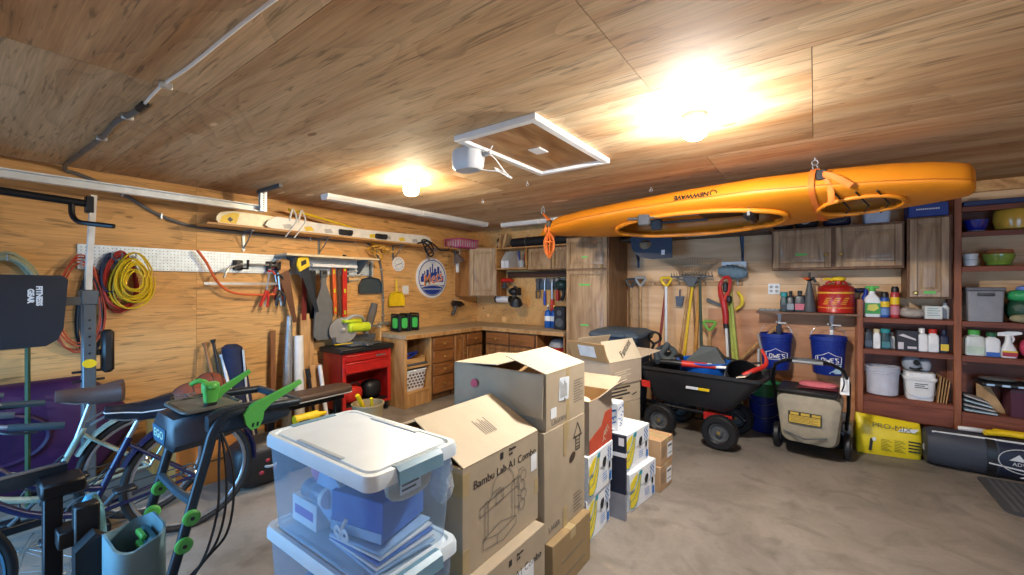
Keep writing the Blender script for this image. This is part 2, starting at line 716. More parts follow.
g = G()
g.m = 2
for x0, x1, z0, z1 in ((XL, -3.2, 0, ZC), (-3.2, -2.0, 0, ZC)):
    g.bb((x0 + .001, YB, z0), (x1 - .001, YB + .012, z1))
g.m = 0
for z0, z1 in ((1.22, 1.50), (1.50, 1.74), (1.74, 2.06), (2.06, ZC)):
    g.bb((-2.0, YB, z0 + .001), (XR, YB + .012, z1 - .001))
g.bb((-2.0, YB, 0), (-1.02, YB + .012, 1.22))
g.m = 1
for z0, z1 in ((0, .52), (.52, 1.04), (1.04, 1.22)):
    g.bb((-1.018, YB, z0 + .001), (XR, YB + .012, z1 - .001))
g.m = 3
g.bb((XL - .1, YB + .0125, 0), (XR + .1, YB + .1, ZC))
struct(g.obj('wall_back', [m_bwall, m_bwall2, m_lwall, mat('seam_shadow_gap', '4a3320')], smooth=0))

g = G()
g.bb((XR, YF - .1, 0), (XR + .1, YB + .1, ZC))
struct(g.obj('wall_right', m_bwall, smooth=0))
g = G()
for x0, x1, z0, z1 in ((XL, -4.15, 0, ZC), (-2.05, .70, 0, ZC), (2.80, XR, 0, ZC), (-4.15, -2.05, 1.7, ZC), (.70, 2.80, 1.7, ZC)):
    g.bb((x0, YF - .1, z0), (x1, YF, z1))
struct(g.obj('wall_front', m_bwall, smooth=0))

# batten along the top of the back wall, seen right of the kayak
g = G()
g.bb((.72, YB - .04, 2.30), (XR, YB, ZC - .002), .004)
struct(g.obj('trim_1', m_trim, smooth=0))

# ------------------------------------------------------------------ ceiling lamps
m_white = mat('white_paint', 'e9e9e6', .45, var=.03)
m_whitegrey = mat('white_enamel', 'cfd1d2', .4, var=.04)


def ceiling_lamp(label, x, y, gm):
    t = thing('ceiling_lamp', label, 'lamp', (x, y, ZC))
    g = G()
    g.lathe([(.058, -.001), (.060, -.03), (.055, -.036)], 28)
    g.obj('lamp_base', m_white, t)
    g = G()
    g.lathe([(.060, -.036), (.064, -.042), (.063, -.09)], 20, caps=(True, False))
    g.m = 1
    g.lathe([(.063, -.09), (.056, -.112), (.034, -.128), (.001, -.131)], 20, caps=(False, True))
    g.m = 0
    for k in range(10):
        a = 2 * PI * k / 10
        g.cyl((.0635 * math.cos(a), .0635 * math.sin(a), -.044), (.062 * math.cos(a), .062 * math.sin(a), -.092), .004, n=6)
    g.obj('glass_shade', gm, t)


ceiling_lamp('glowing jar-shaped ceiling light beside the orange kayak', -.521, 2.375, [glow('lamp_glass_white', LAMP_COOL_COL, LAMP_COOL * .13), glow('lamp_bulb_white', LAMP_COOL_COL, LAMP_COOL * 2.3)])
ceiling_lamp('warm glowing ceiling light over the red tool cart, near the long unlit fixture', -2.84, 2.41, [glow('lamp_glass_warm', LAMP_WARM_COL, LAMP_WARM * .3), glow('lamp_bulb_warm', LAMP_WARM_COL, LAMP_WARM * 2.1)])

# ------------------------------------------------------------------ attic hatch
t = thing('attic_hatch', 'white framed plywood attic hatch set in the ceiling', 'hatch', (-1.485, 2.335, ZC))
g = G()
W2, L2, tr = .295, .495, .045
for a, c in (((-W2, -L2, -.035), (W2, -L2 + tr, 0)), ((-W2, L2 - tr, -.035), (W2, L2, 0)), ((-W2, -L2 + tr, -.035), (-W2 + tr, L2 - tr, 0)), ((W2 - tr, -L2 + tr, -.035), (W2, L2 - tr, 0))):
    g.bb(a, c, .003)
g.obj('hatch_frame', m_white, t)
g = G()
g.bb((-W2 + tr + .003, -L2 + tr + .003, -.014), (W2 - tr - .003, L2 - tr - .003, -.001))
g.obj('hatch_panel', wood('hatch_plywood', 'c49a6a', '9a6a3c', 'Y', 2.0, 8, .55), t)
g = G()
g.bb((-.045, -.055, -.022), (.045, .055, -.0145), .002)
g.obj('hatch_notice', m_white, t)

# motor-like white reel with its cord, hung beside the hatch
t = thing('cord_reel', 'white drum-shaped cord reel under the ceiling beside the hatch', 'cord reel', (-1.86, 2.06, ZC))
g = G()
prof = [(.075, -.15), (.092, -.13), (.098, -.08), (.096, -.03), (.085, -.012), (.05, -.001)]
rings = []
for r, z in prof:
    q = rrect(r * 2.3, r * 1.7, r * .75, 5)
    rings.append([(p[0], p[1], z) for p in q])
g.loft(rings)
g.obj('reel_housing', m_whitegrey, t)
g = G()
g.box((.115, .03, -.055), (.05, .035, .03), .006)
g.cyl((.135, .03, -.055), (.16, .03, -.05), .012, n=10)
g.obj('cord_stop', mat('grey_plastic', '9a9c9d', .5), t)
g = G()
g.tube(curve([(.06, .02, -.14), (.12, .06, -.155), (.17, .09, -.16), (.20, .12, -.175), (.215, .16, -.19), (.20, .15, -.165), (.16, .08, -.14), (.20, .14, -.18), (.235, .17, -.20), (.205, .13, -.16), (.19, .06, -.10), (.17, .02, -.06), (.19, .03, -.002)]), .004, 6)
g.obj('cord', m_white, t)


# ------------------------------------------------------------------ unlit fluorescent fixtures
def fluorescent(label, p0, p1):
    L = (Vector(p1) - Vector(p0)).length
    a = math.atan2(p1[1] - p0[1], p1[0] - p0[0])
    t = thing('fluorescent_fixture', label, 'light fixture', (p0[0], p0[1], ZC), a)
    g = G()
    q = [(-.065, -.001), (.065, -.001), (.065, -.03), (.045, -.055), (-.045, -.055), (-.065, -.03)]
    g.loft([[(0, y, z) for y, z in q], [(L, y, z) for y, z in q]])
    g.obj('fixture_body', m_whitegrey, t)
    for x in (-.004, L / 2, L - .008):
        g = G()
        q2 = [(-.068, -.001), (.068, -.001), (.068, -.031), (.047, -.058), (-.047, -.058), (-.068, -.031)]
        g.loft([[(x, y, z) for y, z in q2], [(x + .012, y, z) for y, z in q2]])
        g.obj('end_cap', m_white, t)
    return t


fluorescent('long unlit white fluorescent fixture along the ceiling above the left wall', (-3.93, 2.24), (-3.87, 4.64))
fluorescent('shorter white fluorescent fixture on the ceiling behind the kayak tip', (-3.70, 4.87), (-2.45, 4.89))

# little eye hooks left in the ceiling
for i, (x, y, lab) in enumerate(((-1.225, 3.864, 'small white eye hook in the ceiling above the middle of the kayak'), (-2.02, 3.0, 'tiny metal eye hook in the ceiling beyond the cord reel'), (-2.82, 3.35, 'tiny metal eye hook in the ceiling beyond the warm lamp'))):
    g = G()
    g.cyl((0, 0, 0), (0, 0, -.02), .003, n=6)
    g.torus((0, -.032, 0), .012, .003, 14, 6, M=TR(rx=R(90)))
    tag(g.obj('eye_hook', mat('zinc', 'c8cccf', .35, .8), loc=(x, y, ZC)), lab, 'hook')

# ------------------------------------------------------------------ conduit and cable over ceiling and left wall
m_conduit = mat('grey_conduit', '6b6a68', .5, .2)
m_strap = mat('zinc', 'c8cccf', .35, .8)
t = thing('electrical_cable', 'white cable running across the ceiling into a grey conduit down the plywood wall', 'cable', (-2.6, .6, ZC))
g = G(t)
g.tube(curve([(-.55, .70, ZC - .006), (-1.35, .625, ZC - .006), (-2.07, .607, ZC - .006), (-2.40, .59, ZC - .006), (-2.70, .597, ZC - .007)]), .0065, 8)
g.obj('white_cable', m_white, t)
g = G(t)
cp = [(-2.70, .597, ZC - .012), (-2.85, .59, ZC - .016), (-3.10, .565, ZC - .016), (-3.5, .575, ZC - .016), (-4.3, .55, ZC - .016), (-4.55, .548, ZC - .018), (-4.60, .565, ZC - .04), (-4.604, .64, 2.345)]
cp += [(-4.604, .88, 2.245), (-4.604, 1.13, 2.095), (-4.604, 1.42, 2.025), (-4.604, 1.90, 2.016), (-4.604, 2.83, 2.026), (-4.604, 3.12, 2.05), (-4.604, 3.26, 1.99), (-4.604, 3.35, 1.88), (-4.604, 3.405, 1.70), (-4.604, 3.43, 1.40), (-4.604, 3.43, 1.02)]
g.tube(curve(cp, 5), .0145, 8)
g.obj('conduit', m_conduit, t)
g = G(t)
g.cyl((-2.69, .597, ZC - .012), (-2.78, .594, ZC - .015), .018, n=10)
g.obj('connector', mat('black_plastic', '17181b', .45), t)
for p, ax in (((-2.95, .583, ZC - .016), 'y'), ((-3.5, .575, ZC - .016), 'y'), ((-2.35, .592, ZC - .006), 'y'), ((-4.604, .88, 2.245), 'z'), ((-4.604, 1.13, 2.095), 'z'), ((-4.604, 2.45, 2.02), 'z'), ((-4.604, 3.02, 2.044), 'z'), ((-4.604, 3.405, 1.70), 'y'), ((-4.604, 3.43, 1.3), 'y'), ((-4.604, 3.43, 1.1), 'y')):
    g = G(t)
    if p[2] > ZC - .05:
        g.box((p[0], p[1], ZC - .016), (.018, .05, .031), .004)
    elif ax == 'z':
        g.box((p[0], p[1], p[2]), (.031, .016, .055), .004)
    else:
        g.box((p[0], p[1], p[2]), (.031, .055, .016), .004)
    g.obj('strap_clip', m_strap, t)
g = G(t)
g.box((-4.585, 3.43, 1.0), (.06, .16, .03), .004)
g.obj('junction_fitting', m_strap, t)

# ================================================================== LEFT WALL
m_black = mat('black_plastic', '17181b', .45)
m_blackmetal = mat('black_metal', '1b1c20', .4, .4)
m_steel = mat('brushed_steel', 'b4b8bb', .3, .9)
m_galv = mat('galvanized_sheet', 'cfdde6', .42, .25, scale=30)
m_grey = mat('grey_plastic', '9a9c9d', .5)
m_dgrey = mat('dark_grey_plastic', '4a4d50', .5)
m_red = mat('red_enamel', 'b3201c', .35, coat=.3)
m_redp = mat('red_plastic', 'c22a20', .45)
m_orange = mat('orange_plastic', 'd9602a', .5)
m_yellow = mat('yellow_plastic', 'e6c21c', .45)
m_yelgrn = mat('lime_plastic', 'bfd02a', .45)
m_green = mat('green_plastic', '4fb04a', .45)
m_blue = mat('blue_plastic', '1f3fa6', .4)
m_navy = mat('navy_plastic', '141c3a', .45)
m_woodh = wood('ash_handle', 'd0a873', 'a57b48', 'Z', 6, 8)
m_shelf = wood('pine_shelf', 'c99a60', 'a0713c', 'Y', 2.0, 10, island=.12)
m_lumber = wood('lumber', 'cba474', 'a67c4c', 'Z', 2.5, 10, island=.2)
m_whitep = mat('white_plastic', 'e4e6e8', .4, var=.04)

# overhead door track with its hanger
t = thing('door_track', 'white steel garage door track hung level along the left wall', 'door track', (-4.28, .5, 2.2))
g = G(t)
q = [(-.027, -.03), (.027, -.03), (.027, -.022), (-.02, -.022), (-.02, .022), (.027, .022), (.027, .03), (-.027, .03)]
g.loft([[(-4.28 + a, y, 2.223 + b) for a, b in q] for y in (-.90, 1.83)])
g.obj('track_rail', mat('track_white', 'dfe6ea', .4, .1), t)
g = G(t)
for x in (-4.275, -4.235):
    g.bb((x, 1.775, 2.195), (x + .004, 1.835, 2.385), .001)
for k in range(8):
    for x in (-4.2705, -4.2305):
        g.m = 1
        g.box((x, 1.805, 2.215 + k * .021), (.0012, .012, .010))
        g.m = 0
g.obj('hanger_strap', [m_galv, m_dgrey], t)
g = G(t)
g.bb((-4.30, 1.77, ZC - .035), (-3.85, 1.80, ZC - .001), .002)
g.obj('ceiling_angle', m_dgrey, t)

# long pine shelf high on the wall
t = thing('wall_shelf', 'long narrow pine shelf high on the left wall, holding a snowboard and skis', 'shelf', (XL, 3.1, 2.05))
g = G(t)
g.bb((XL, 1.38, 2.035), (-4.33, 4.86, 2.055), .002)
g.obj('shelf_board', m_shelf, t)
for y in (1.78, 2.56, 3.60, 4.22):
    g = G(t)
    g.bb((XL + .001, y - .012, 1.83), (XL + .012, y + .012, 2.034))
    g.bb((XL + .001, y - .012, 2.022), (-4.40, y + .012, 2.034))
    g.tube([(XL + .006, y, 1.86), (-4.50, y, 1.94), (-4.42, y, 2.024)], .007, 6)
    g.obj('bracket', mat('steel_bracket', '8f9599', .4, .6), t)

# snowboard lying on edge and the white skis with bindings
t = thing('snowboard', 'yellow and white snowboard tip poking out at the near end of the long shelf', 'snowboard', (-4.45, 1.6, 2.055))
g = G(t)
out = [(1.49, 0), (1.47, .02), (1.475, .045), (1.50, .068), (1.56, .082), (1.64, .088), (1.80, .088), (2.3, .08), (2.3, 0), (2.0, -.0), (1.7, -.0), (1.55, -.0)]
g.prism([(y, z * 1.45) for y, z in out], .012, frame((-4.40, 0, 2.057), (0, 1, 0), (0, 0, 1)))
g.m = 1
g.prism([(1.495, .01), (1.515, .07), (1.60, .112), (1.66, .112), (1.63, .01)], .002, frame((-4.388, 0, 2.057), (0, 1, 0), (0, 0, 1)))
g.m = 2
g.prism([(1.555, .035), (1.58, .06), (1.605, .035), (1.58, .01)], .001, frame((-4.386, 0, 2.067), (0, 1, 0), (0, 0, 1)))
g.obj('snowboard_deck', [mat('cream_topsheet', 'e3d7b0', .35), m_yellow, m_black], t)


def ski(label, x, lean, mat1, motifs):
    t = thing('ski', label, 'ski', (x, 2.8, 2.055), 0, 'skis on the long shelf')
    M = frame((x, 0, 2.056), (0, 1, 0), (lean, 0, 1))
    g = G(t)
    o = [(1.87, .02), (1.90, .055), (1.98, .085), (2.5, .075), (3.0, .07), (3.6, .08), (3.93, .085), (4.02, .07), (4.06, .035), (4.02, .006), (3.6, 0), (2.0, 0), (1.90, .004)]
    o = [(a, b * 1.45) for a, b in o]
    g.prism(o, .012, M)
    g.obj('ski_board', mat1, t)
    g = G(t)
    M2 = M @ Matrix.Translation((0, 0, .0125))
    for k in range(9):
        y = 2.05 + .22 * k + (.35 if k > 2 else 0)
        if y > 3.9:
            break
        g.m = k % 2
        g.poly([(y, .01), (y + .09, .02), (y + .06, .065), (y - .02, .05)], M2).cut()
    g.objs('printed_motif', motifs, t)
    g = G(t)
    for y in (2.72, 3.20):
        g.box((y, .04, .03), (.16, .06, .035), .008, M)
        g.box((y + .05, .045, .05), (.05, .05, .04), .008, M).cut()
    g.objs('binding', m_black, t)
    return t


ski('front white ski with black bindings and yellow motifs on the long shelf', -4.36, 0, mat('ski_topsheet', 'd9d6cf', .35), [mat('motif_grey', 'a8a7a4', .4), mat('motif_yellow', 'd8b830', .4)])
t = thing('ski_pole', 'yellow ski pole leaning along the skis on the high shelf', 'ski pole', (-4.40, 2.6, 2.06))
g = G(t)
g.tube([(-4.42, 2.13, 2.28), (-4.42, 2.45, 2.24), (-4.425, 3.22, 2.12)], [.016, .012, .008], 8)
g.obj('pole_shaft', m_yellow, t)
g = G(t)
for dy in (0, .09):
    g.tube(curve([(-4.345, 2.10 + dy, 2.15), (-4.335, 2.12 + dy, 2.26), (-4.36, 2.15 + dy, 2.27), (-4.34, 2.17 + dy, 2.17), (-4.335, 2.12 + dy, 2.08), (-4.33, 2.05 + dy, 1.98)]), .009, 6, flat=.5)
g.obj('tie_strap', mat('strap_white', 'd8d6ce', .7), t)

# pegboard strip
t = thing('pegboard', 'long galvanized pegboard strip across the left wall holding tools', 'pegboard', (XL, 2.0, 1.7))
g = G(t)
g.bb((XL + .001, .62, 1.615), (XL + .02, 3.28, 1.812), .002)
g.obj('pegboard_panel', m_galv, t)
g = G(t)
for i in range(105):
    for j in range(7):
        y, z = .64 + i * .0253, 1.63 + j * .0265
        g.poly([(y - .003, z - .003), (y + .003, z - .003), (y + .003, z + .003), (y - .003, z + .003)], frame((XL + .0204, 0, 0), (0, 1, 0), (0, 0, 1)))
ph = g.obj('peg_holes', m_dgrey, t, smooth=0)
ph['kind'] = 'stuff'


# coiled cords and hose -------------------------------------------------------
def coil(name, label, cat, y, z, ry, rz_, turns, r, m, x=-4.56, group=None, seed=1, thick=.05, spread=0.0):
    rr = random.Random(seed)
    t = thing(name, label, cat, (XL, y, z), 0, group)
    g = G(t)
    pts = []
    N = 22
    ph0 = rr.random() * 6
    for k in range(turns * N):
        a = 2 * PI * k / N + ph0
        tr = k // N
        w = 1 + .10 * math.sin(tr * 2.1 + 1.0) + .05 * math.sin(a * 2 + tr) - spread * (tr / max(1, turns - 1))
        sag = .10 * math.sin(tr * 1.7)
        pts.append((x + thick * (tr / turns - .5) + .012 * math.sin(a + tr), y + ry * w * math.sin(a) * (1 - .22 * math.cos(a)), z + rz_ * (w + sag) * math.cos(a)))
    pts = [(p[0], p[1], p[2]) for p in pts]
    g.tube(pts, r, 6)
    g.obj('cord_loops', m, t)
    g = G(t)
    ztop = z + rz_ * .92
    g.tube([(XL, y, ztop + .01), (x + thick * .5 + .02, y, ztop - .012), (x + thick * .5 + .03, y, ztop + .03)], .005, 6)
    g.obj('hook', m_steel, t)
    return t


m_hose = mat('garden_hose', '9ba48c', .5)
coil('garden_hose', 'pale green garden hose coiled on the wall behind the exercise tower', 'hose', .27, 1.48, .15, .21, 6, .013, m_hose, thick=.09, seed=2)
coil('extension_cord', 'yellow extension cord in a thick hanging coil', 'extension cord', .93, 1.53, .125, .21, 14, .0065, mat('yellow_cord', 'd6b81d', .5), x=-4.50, group='cords hung on the left wall', seed=3, thick=.05, spread=.6)
coil('extension_cord', 'red extension cord coiled just behind the yellow one', 'extension cord', .86, 1.52, .10, .22, 6, .006, mat('red_cord', 'a82a24', .5), x=-4.565, group='cords hung on the left wall', seed=4)
coil('extension_cord', 'dark blue cord coiled behind the yellow coil', 'extension cord', .80, 1.58, .055, .15, 6, .006, mat('blue_cord', '23304f', .5), x=-4.56, group='cords hung on the left wall', seed=5)
coil('extension_cord', 'long orange cord looped behind the grey tower post', 'extension cord', .63, 1.35, .125, .33, 4, .0065, mat('orange_cord', 'b8482a', .5), x=-4.56, group='cords hung on the left wall', seed=6)
coil('jumper_cable', 'black jumper cable hanging in a long loop by the tower post', 'jumper cable', .69, 1.28, .07, .30, 3, .007, m_black, x=-4.57, group='cords hung on the left wall', seed=8)


# bucksaw (orange bow, steel blade) and metal clamp arms hooked to the pegboard
t = thing('bow_saw', 'orange bow saw hanging by its frame below the pegboard', 'saw', (XL, 1.75, 1.5))
g = G(t)
g.tube(curve([(-4.53, 1.37, 1.81), (-4.53, 1.44, 1.70), (-4.53, 1.53, 1.52), (-4.53, 1.66, 1.42), (-4.53, 1.90, 1.395), (-4.53, 2.06, 1.40)]), .012, 8)
g.obj('saw_frame', m_orange, t)
g = G(t)
g.bb((-4.532, 1.42, 1.50), (-4.528, 2.10, 1.52))
M = frame((-4.53, 0, 0), (0, 1, 0), (0, 0, 1))
g.W = g.W
for k in range(34):
    y = 1.43 + k * .0196
    g.prism([(y, 1.501), (y + .017, 1.501), (y + .008, 1.489)], .002, M)
g.obj('saw_blade', m_steel, t)
for y0 in (1.72, 2.02):
    t = thing('tool_holder', 'black spring tool holder on the pegboard, ' + ('nearer the yellow cord' if y0 < 1.8 else 'nearer the hand saws'), 'tool holder', (XL, y0, 1.68))
    g = G(t)
    g.bb((XL + .0205, y0 - .04, 1.64), (XL + .05, y0 + .04, 1.74), .006)
    g.box((XL + .07, y0 - .025, 1.70), (.06, .03, .05), .006)
    g.tube([(XL + .05, y0 + .03, 1.66), (XL + .15, y0 + .04, 1.655), (XL + .16, y0 + .04, 1.74)], .011, 6)
    g.obj('holder_clip', m_black, t)
    g = G(t)
    g.tube(curve([(XL + .06, y0 + .02, 1.70), (XL + .13, y0 - .02, 1.69), (XL + .17, y0 - .13, 1.65), (XL + .18, y0 - .17, 1.56)] if y0 < 1.8 else [(XL + .06, y0 - .25, 1.70), (XL + .09, y0, 1.70), (XL + .10, y0 + .06, 1.69), (XL + .10, y0 + .17, 1.60)]), .010, 8)
    g.obj('holder_arm', m_steel, t)

# small shelf over the hand tools
t = thing('wall_shelf', 'short cream shelf board over the hand tools and pegboard', 'shelf', (XL, 2.7, 1.8))
g = G(t)
g.bb((XL + .02, 2.08, 1.80), (-4.36, 3.20, 1.825), .003)
g.obj('shelf_board', mat('cream_board', 'd8c7a6', .5), t)
for y in (2.20, 3.05):
    g = G(t)
    g.prism([(0, 0), (.20, 0), (.18, -.03), (.02, -.17), (0, -.17)], .02, frame((XL + .021, y + .01, 1.799), (1, 0, 0), (0, 0, 1)))
    g.obj('bracket', m_dgrey, t)
g = G(t)
g.bb((XL + .10, 2.42, 1.70), (XL + .13, 2.98, 1.735), .004)
g.obj('light_bar', m_whitep, t)
g = G(t)
g.cyl((-4.45, 2.78, 1.826), (-4.45, 2.78, 1.85), .02, n=10)
g.obj('end_knob', m_black, t)


# hand tools ------------------------------------------------------------------
def hang_hook(t, y, z, x0=XL + .02, x1=-4.5):
    g = G(t)
    g.tube([(x0, y, z), (x1, y, z), (x1 + .005, y, z + .02)], .004, 6)
    g.obj('hook', m_steel, t)


t = thing('hand_saw', 'hand saw with yellow and black handle hanging blade down', 'saw', (XL, 2.2, 1.5))
M = frame((-4.44, 2.265, 1.77), (0, .95, .30), (0, -.30, .95))
g = G(t)
g.prism([(-.055, -.10), (.05, -.08), (.015, -.60), (-.02, -.60)], .0025, M @ TR(z=.008))
g.obj('saw_blade', mat('dark_saw_blade', '3d444d', .35, .6), t)
g = G(t)
g.prism([(-.06, -.12), (.06, -.09), (.075, .0), (.03, .035), (-.04, .02), (-.07, -.05)], .024, M)
g.m = 1
g.prism([(-.03, -.07), (.035, -.055), (.04, -.012), (-.02, -.02)], .026, M @ TR(z=-.001))
g.obj('saw_handle', [m_yellow, m_black], t)
hang_hook(t, 2.27, 1.755)
t = thing('hand_saw', 'older bare-steel saw with wooden handle behind the yellow-handled one', 'saw', (XL, 2.15, 1.5))
M = frame((-4.515, 2.10, 1.74), (0, .97, .22), (0, -.22, .97))
g = G(t)
g.prism([(-.06, -.10), (.05, -.08), (.01, -.66), (-.03, -.66)], .002, M @ TR(z=.008))
g.obj('saw_blade', mat('rusty_steel', '6b4a38', .5, .5), t)
g = G(t)
g.prism([(-.06, -.12), (.06, -.09), (.07, .0), (.02, .035), (-.05, .01)], .022, M)
g.obj('saw_handle', wood('beech_handle', 'c9985c', '9c6c38', 'Y', 4, 8), t)
hang_hook(t, 2.11, 1.735)
t = thing('framing_square', 'thin grey metal square tilted behind the yellow-handled saw', 'square', (XL, 2.3, 1.6))
g = G(t)
M = frame((XL + .024, 2.22, 1.77), (0, .9, -.43), (0, .43, .9))
g.prism([(0, 0), (.04, 0), (.36, -.02), (.36, .02), (.04, .03), (.04, .1), (0, .1)], .003, M @ TR(rz=R(-28)))
g.obj('square_blade', m_galv, t)
hang_hook(t, 2.24, 1.775, x1=-4.58)


def bar_clamp(label, y, z0, z1, m, tilt=0.0, x=-4.53):
    t = thing('bar_clamp', label, 'clamp', (XL, y, z0), 0, 'clamps hung beside the saws')
    g = G(t)
    g.tube([(x, y, z1), (x, y + tilt, z0)], .008, 6, flat=.6)
    g.obj('clamp_bar', m_steel, t)
    g = G(t)
    g.tube(curve([(x, y - .02, z1 - .03), (x + .005, y + .02, z1 - .02), (x + .01, y + .05, z1 - .06)]), .011, 6).cut()
    g.tube(curve([(x, y + tilt * .6, z0 + .16), (x + .01, y + tilt * .6 - .03, z0 + .09), (x + .01, y + tilt - .05, z0)]), [.016, .017, .011], 8)
    g.tube(curve([(x, y + tilt * .6 + .01, z0 + .15), (x + .01, y + tilt + .03, z0 + .08), (x + .01, y + tilt + .02, z0 - .01)]), [.014, .014, .010], 8).cut()
    g.objs('clamp_grip', m, t)
    hang_hook(t, y, z1 - .01)
    return t


bar_clamp('red handled clamp hanging leftmost among the clamps', 1.99, 1.28, 1.66, m_redp, -.05)
bar_clamp('black handled clamp hanging right of the red one', 2.06, 1.28, 1.62, m_black, .03, -.4 * 0 - 4.50)
bar_clamp('second red clamp crossing behind the black handled clamp', 2.04, 1.34, 1.70, mat('dark_red_plastic', '8f2a22', .5), .06, -4.56)


def strip_tool(name, label, cat, y, z0, z1, w, m, d=.02, x=-4.545, group=None, holes=True, knob=None, lean=0.0):
    t = thing(name, label, cat, (XL, y, z0), 0, group)
    g = G(t)
    g.loft([[(x + a, y + b + lean * k, z) for a, b in ((-d / 2, -w / 2), (d / 2, -w / 2), (d / 2, w / 2), (-d / 2, w / 2))] for k, z in ((0, z1), (1, z0))])
    g.obj('tool_body', m, t)
    if holes:
        g = G(t)
        n = 3
        for k in range(n):
            z = z1 - .05 - k * (z1 - z0 - .1) / (n - 1)
            g.prism(rrect(w * .45, .05, .012), .004, frame((x + d / 2 - .002, y + lean * (z1 - z) / (z1 - z0), z), (0, 1, 0), (0, 0, 1)))
        g.obj('vial_window', knob or m_yelgrn, t)
    hang_hook(t, y, z1 - .012, x1=x + .03)
    return t


strip_tool('spirit_level', 'longer bright red spirit level hanging above the chop saw', 'level', 2.84, 1.12, 1.735, .055, m_redp, group='levels and straight tools over the chop saw')
strip_tool('spirit_level', 'orange spirit level hanging left of the red level', 'level', 2.70, 1.16, 1.70, .04, m_orange, d=.018, group='levels and straight tools over the chop saw', lean=.02)
strip_tool('pry_bar', 'rusty flat bar hanging between the orange and red levels', 'pry bar', 2.765, 1.14, 1.70, .03, mat('rusty_bar', '6d5147', .5, .4), d=.014, holes=False, lean=.02)
strip_tool('plastic_strip', 'narrow dark red plastic strip hanging next to the grey blade', 'plastic strip', 2.36, .80, 1.66, .05, mat('maroon_plastic', '6e1a16', .45), d=.02, holes=False, lean=-.02)
strip_tool('rubber_strip', 'wide black rubber strip hanging behind the grey blade', 'rubber strip', 2.45, .86, 1.66, .10, m_black, d=.012, holes=False, x=-4.575)
t = thing('oar', 'grey oar blade hanging upright left of the levels', 'oar', (XL, 2.55, .95))
g = G(t)
M = frame((-4.50, 2.55, 0), (0, 1, 0), (0, 0, 1))
g.prism([(-.028, 1.66), (.028, 1.66), (.03, 1.50), (.10, 1.30), (.10, .93), (.06, .88), (-.08, .88), (-.12, .93), (-.10, 1.28), (-.035, 1.46)], .014, M)
g.obj('blade', mat('grey_oar', '67696a', .45), t)
g = G(t)
g.prism(rrect(.075, .09, .02), .03, M @ TR(y=1.62, z=-.008))
g.m = 1
g.prism(rrect(.04, .03, .008), .002, M @ TR(y=1.635, z=.0222))
g.obj('handle_cap', [m_dgrey, m_black], t)
hang_hook(t, 2.55, 1.665)
t = thing('wrench_rack', 'small chrome wrenches on a wire rack beside the red level', 'wrench rack', (XL, 2.98, 1.62))
for k in range(5):
    g = G(t)
    y, z = 2.94 + k * .02, 1.66 - (k % 3) * .055
    g.tube([(XL + .03, y - .03, z), (XL + .05, y + .05, z + .012)], .006, 6)
    g.torus((0, 0, 0), .013, .005, 12, 6, M=frame((XL + .05, y + .06, z + .013), (0, 1, 0), (0, 0, 1)))
    g.torus((0, 0, 0), .011, .005, 12, 6, M=frame((XL + .03, y - .038, z), (0, 1, 0), (0, 0, 1)))
    g.obj('wrench', m_steel, t)
g = G(t)
g.bb((XL, 2.90, 1.52), (XL + .025, 2.93, 1.70))
g.obj('rack_back', m_dgrey, t)


def dustpan(label, y, ztop, h, w, m, x=-4.58, rim=None):
    t = thing('dustpan', label, 'dustpan', (XL, y, ztop - h), 0, 'dustpans on the left wall')
    M = frame((x, y, ztop - h), (0, 1, 0), (0, 0, 1))
    ph = h * .55
    g = G(t)
    g.prism([(-w / 2, 0), (w / 2, 0), (w / 2, ph * .55), (w * .36, ph * .9), (.02, ph), (-.02, ph), (-w * .36, ph * .9), (-w / 2, ph * .55)], .006, M)
    side = [(-w / 2, 0), (-w / 2, ph * .55), (-w * .36, ph * .9), (.0, ph), (w * .36, ph * .9), (w / 2, ph * .55), (w / 2, 0)]
    for a, b in zip(side, side[1:]):
        g.loft([[(a[0], a[1], 0), (b[0], b[1], 0), (b[0], b[1], .04), (a[0], a[1], .04)], [(a[0] * .96, a[1] * .985, 0), (b[0] * .96, b[1] * .985, 0), (b[0] * .96, b[1] * .985, .04), (a[0] * .96, a[1] * .985, .04)]], M=M)
    g.obj('pan', m, t)
    g = G(t)
    g.tube([(0, ph * .97, .016), (0, h * .8, .014), (0, h, .012)], [.016, .013, .015], 8, M=M)
    g.obj('handle', m, t)
    g = G(t)
    g.tube([(XL, y, ztop - .02), (x + .03, y, ztop - .02)], .004, 6)
    g.obj('nail', m_steel, t)


dustpan('dark slate dustpan hanging above the chop saw', 3.215, 1.77, .38, .32, mat('slate_plastic', '3b464b', .5))
dustpan('bright yellow dustpan hanging near the round white clock', 3.62, 1.575, .36, .24, m_yellow)

t = thing('light_switch', 'white double light switch plate between the clock and round sign', 'light switch', (XL, 3.81, 1.43))
g = G(t)
g.bb((XL, 3.76, 1.37), (XL + .008, 3.87, 1.49), .003)
g.obj('switch_plate', m_whitep, t)
for y in (3.79, 3.84):
    g = G(t)
    g.bb((XL + .008, y - .006, 1.415), (XL + .018, y + .006, 1.445), .002)
    g.obj('toggle', m_whitep, t)

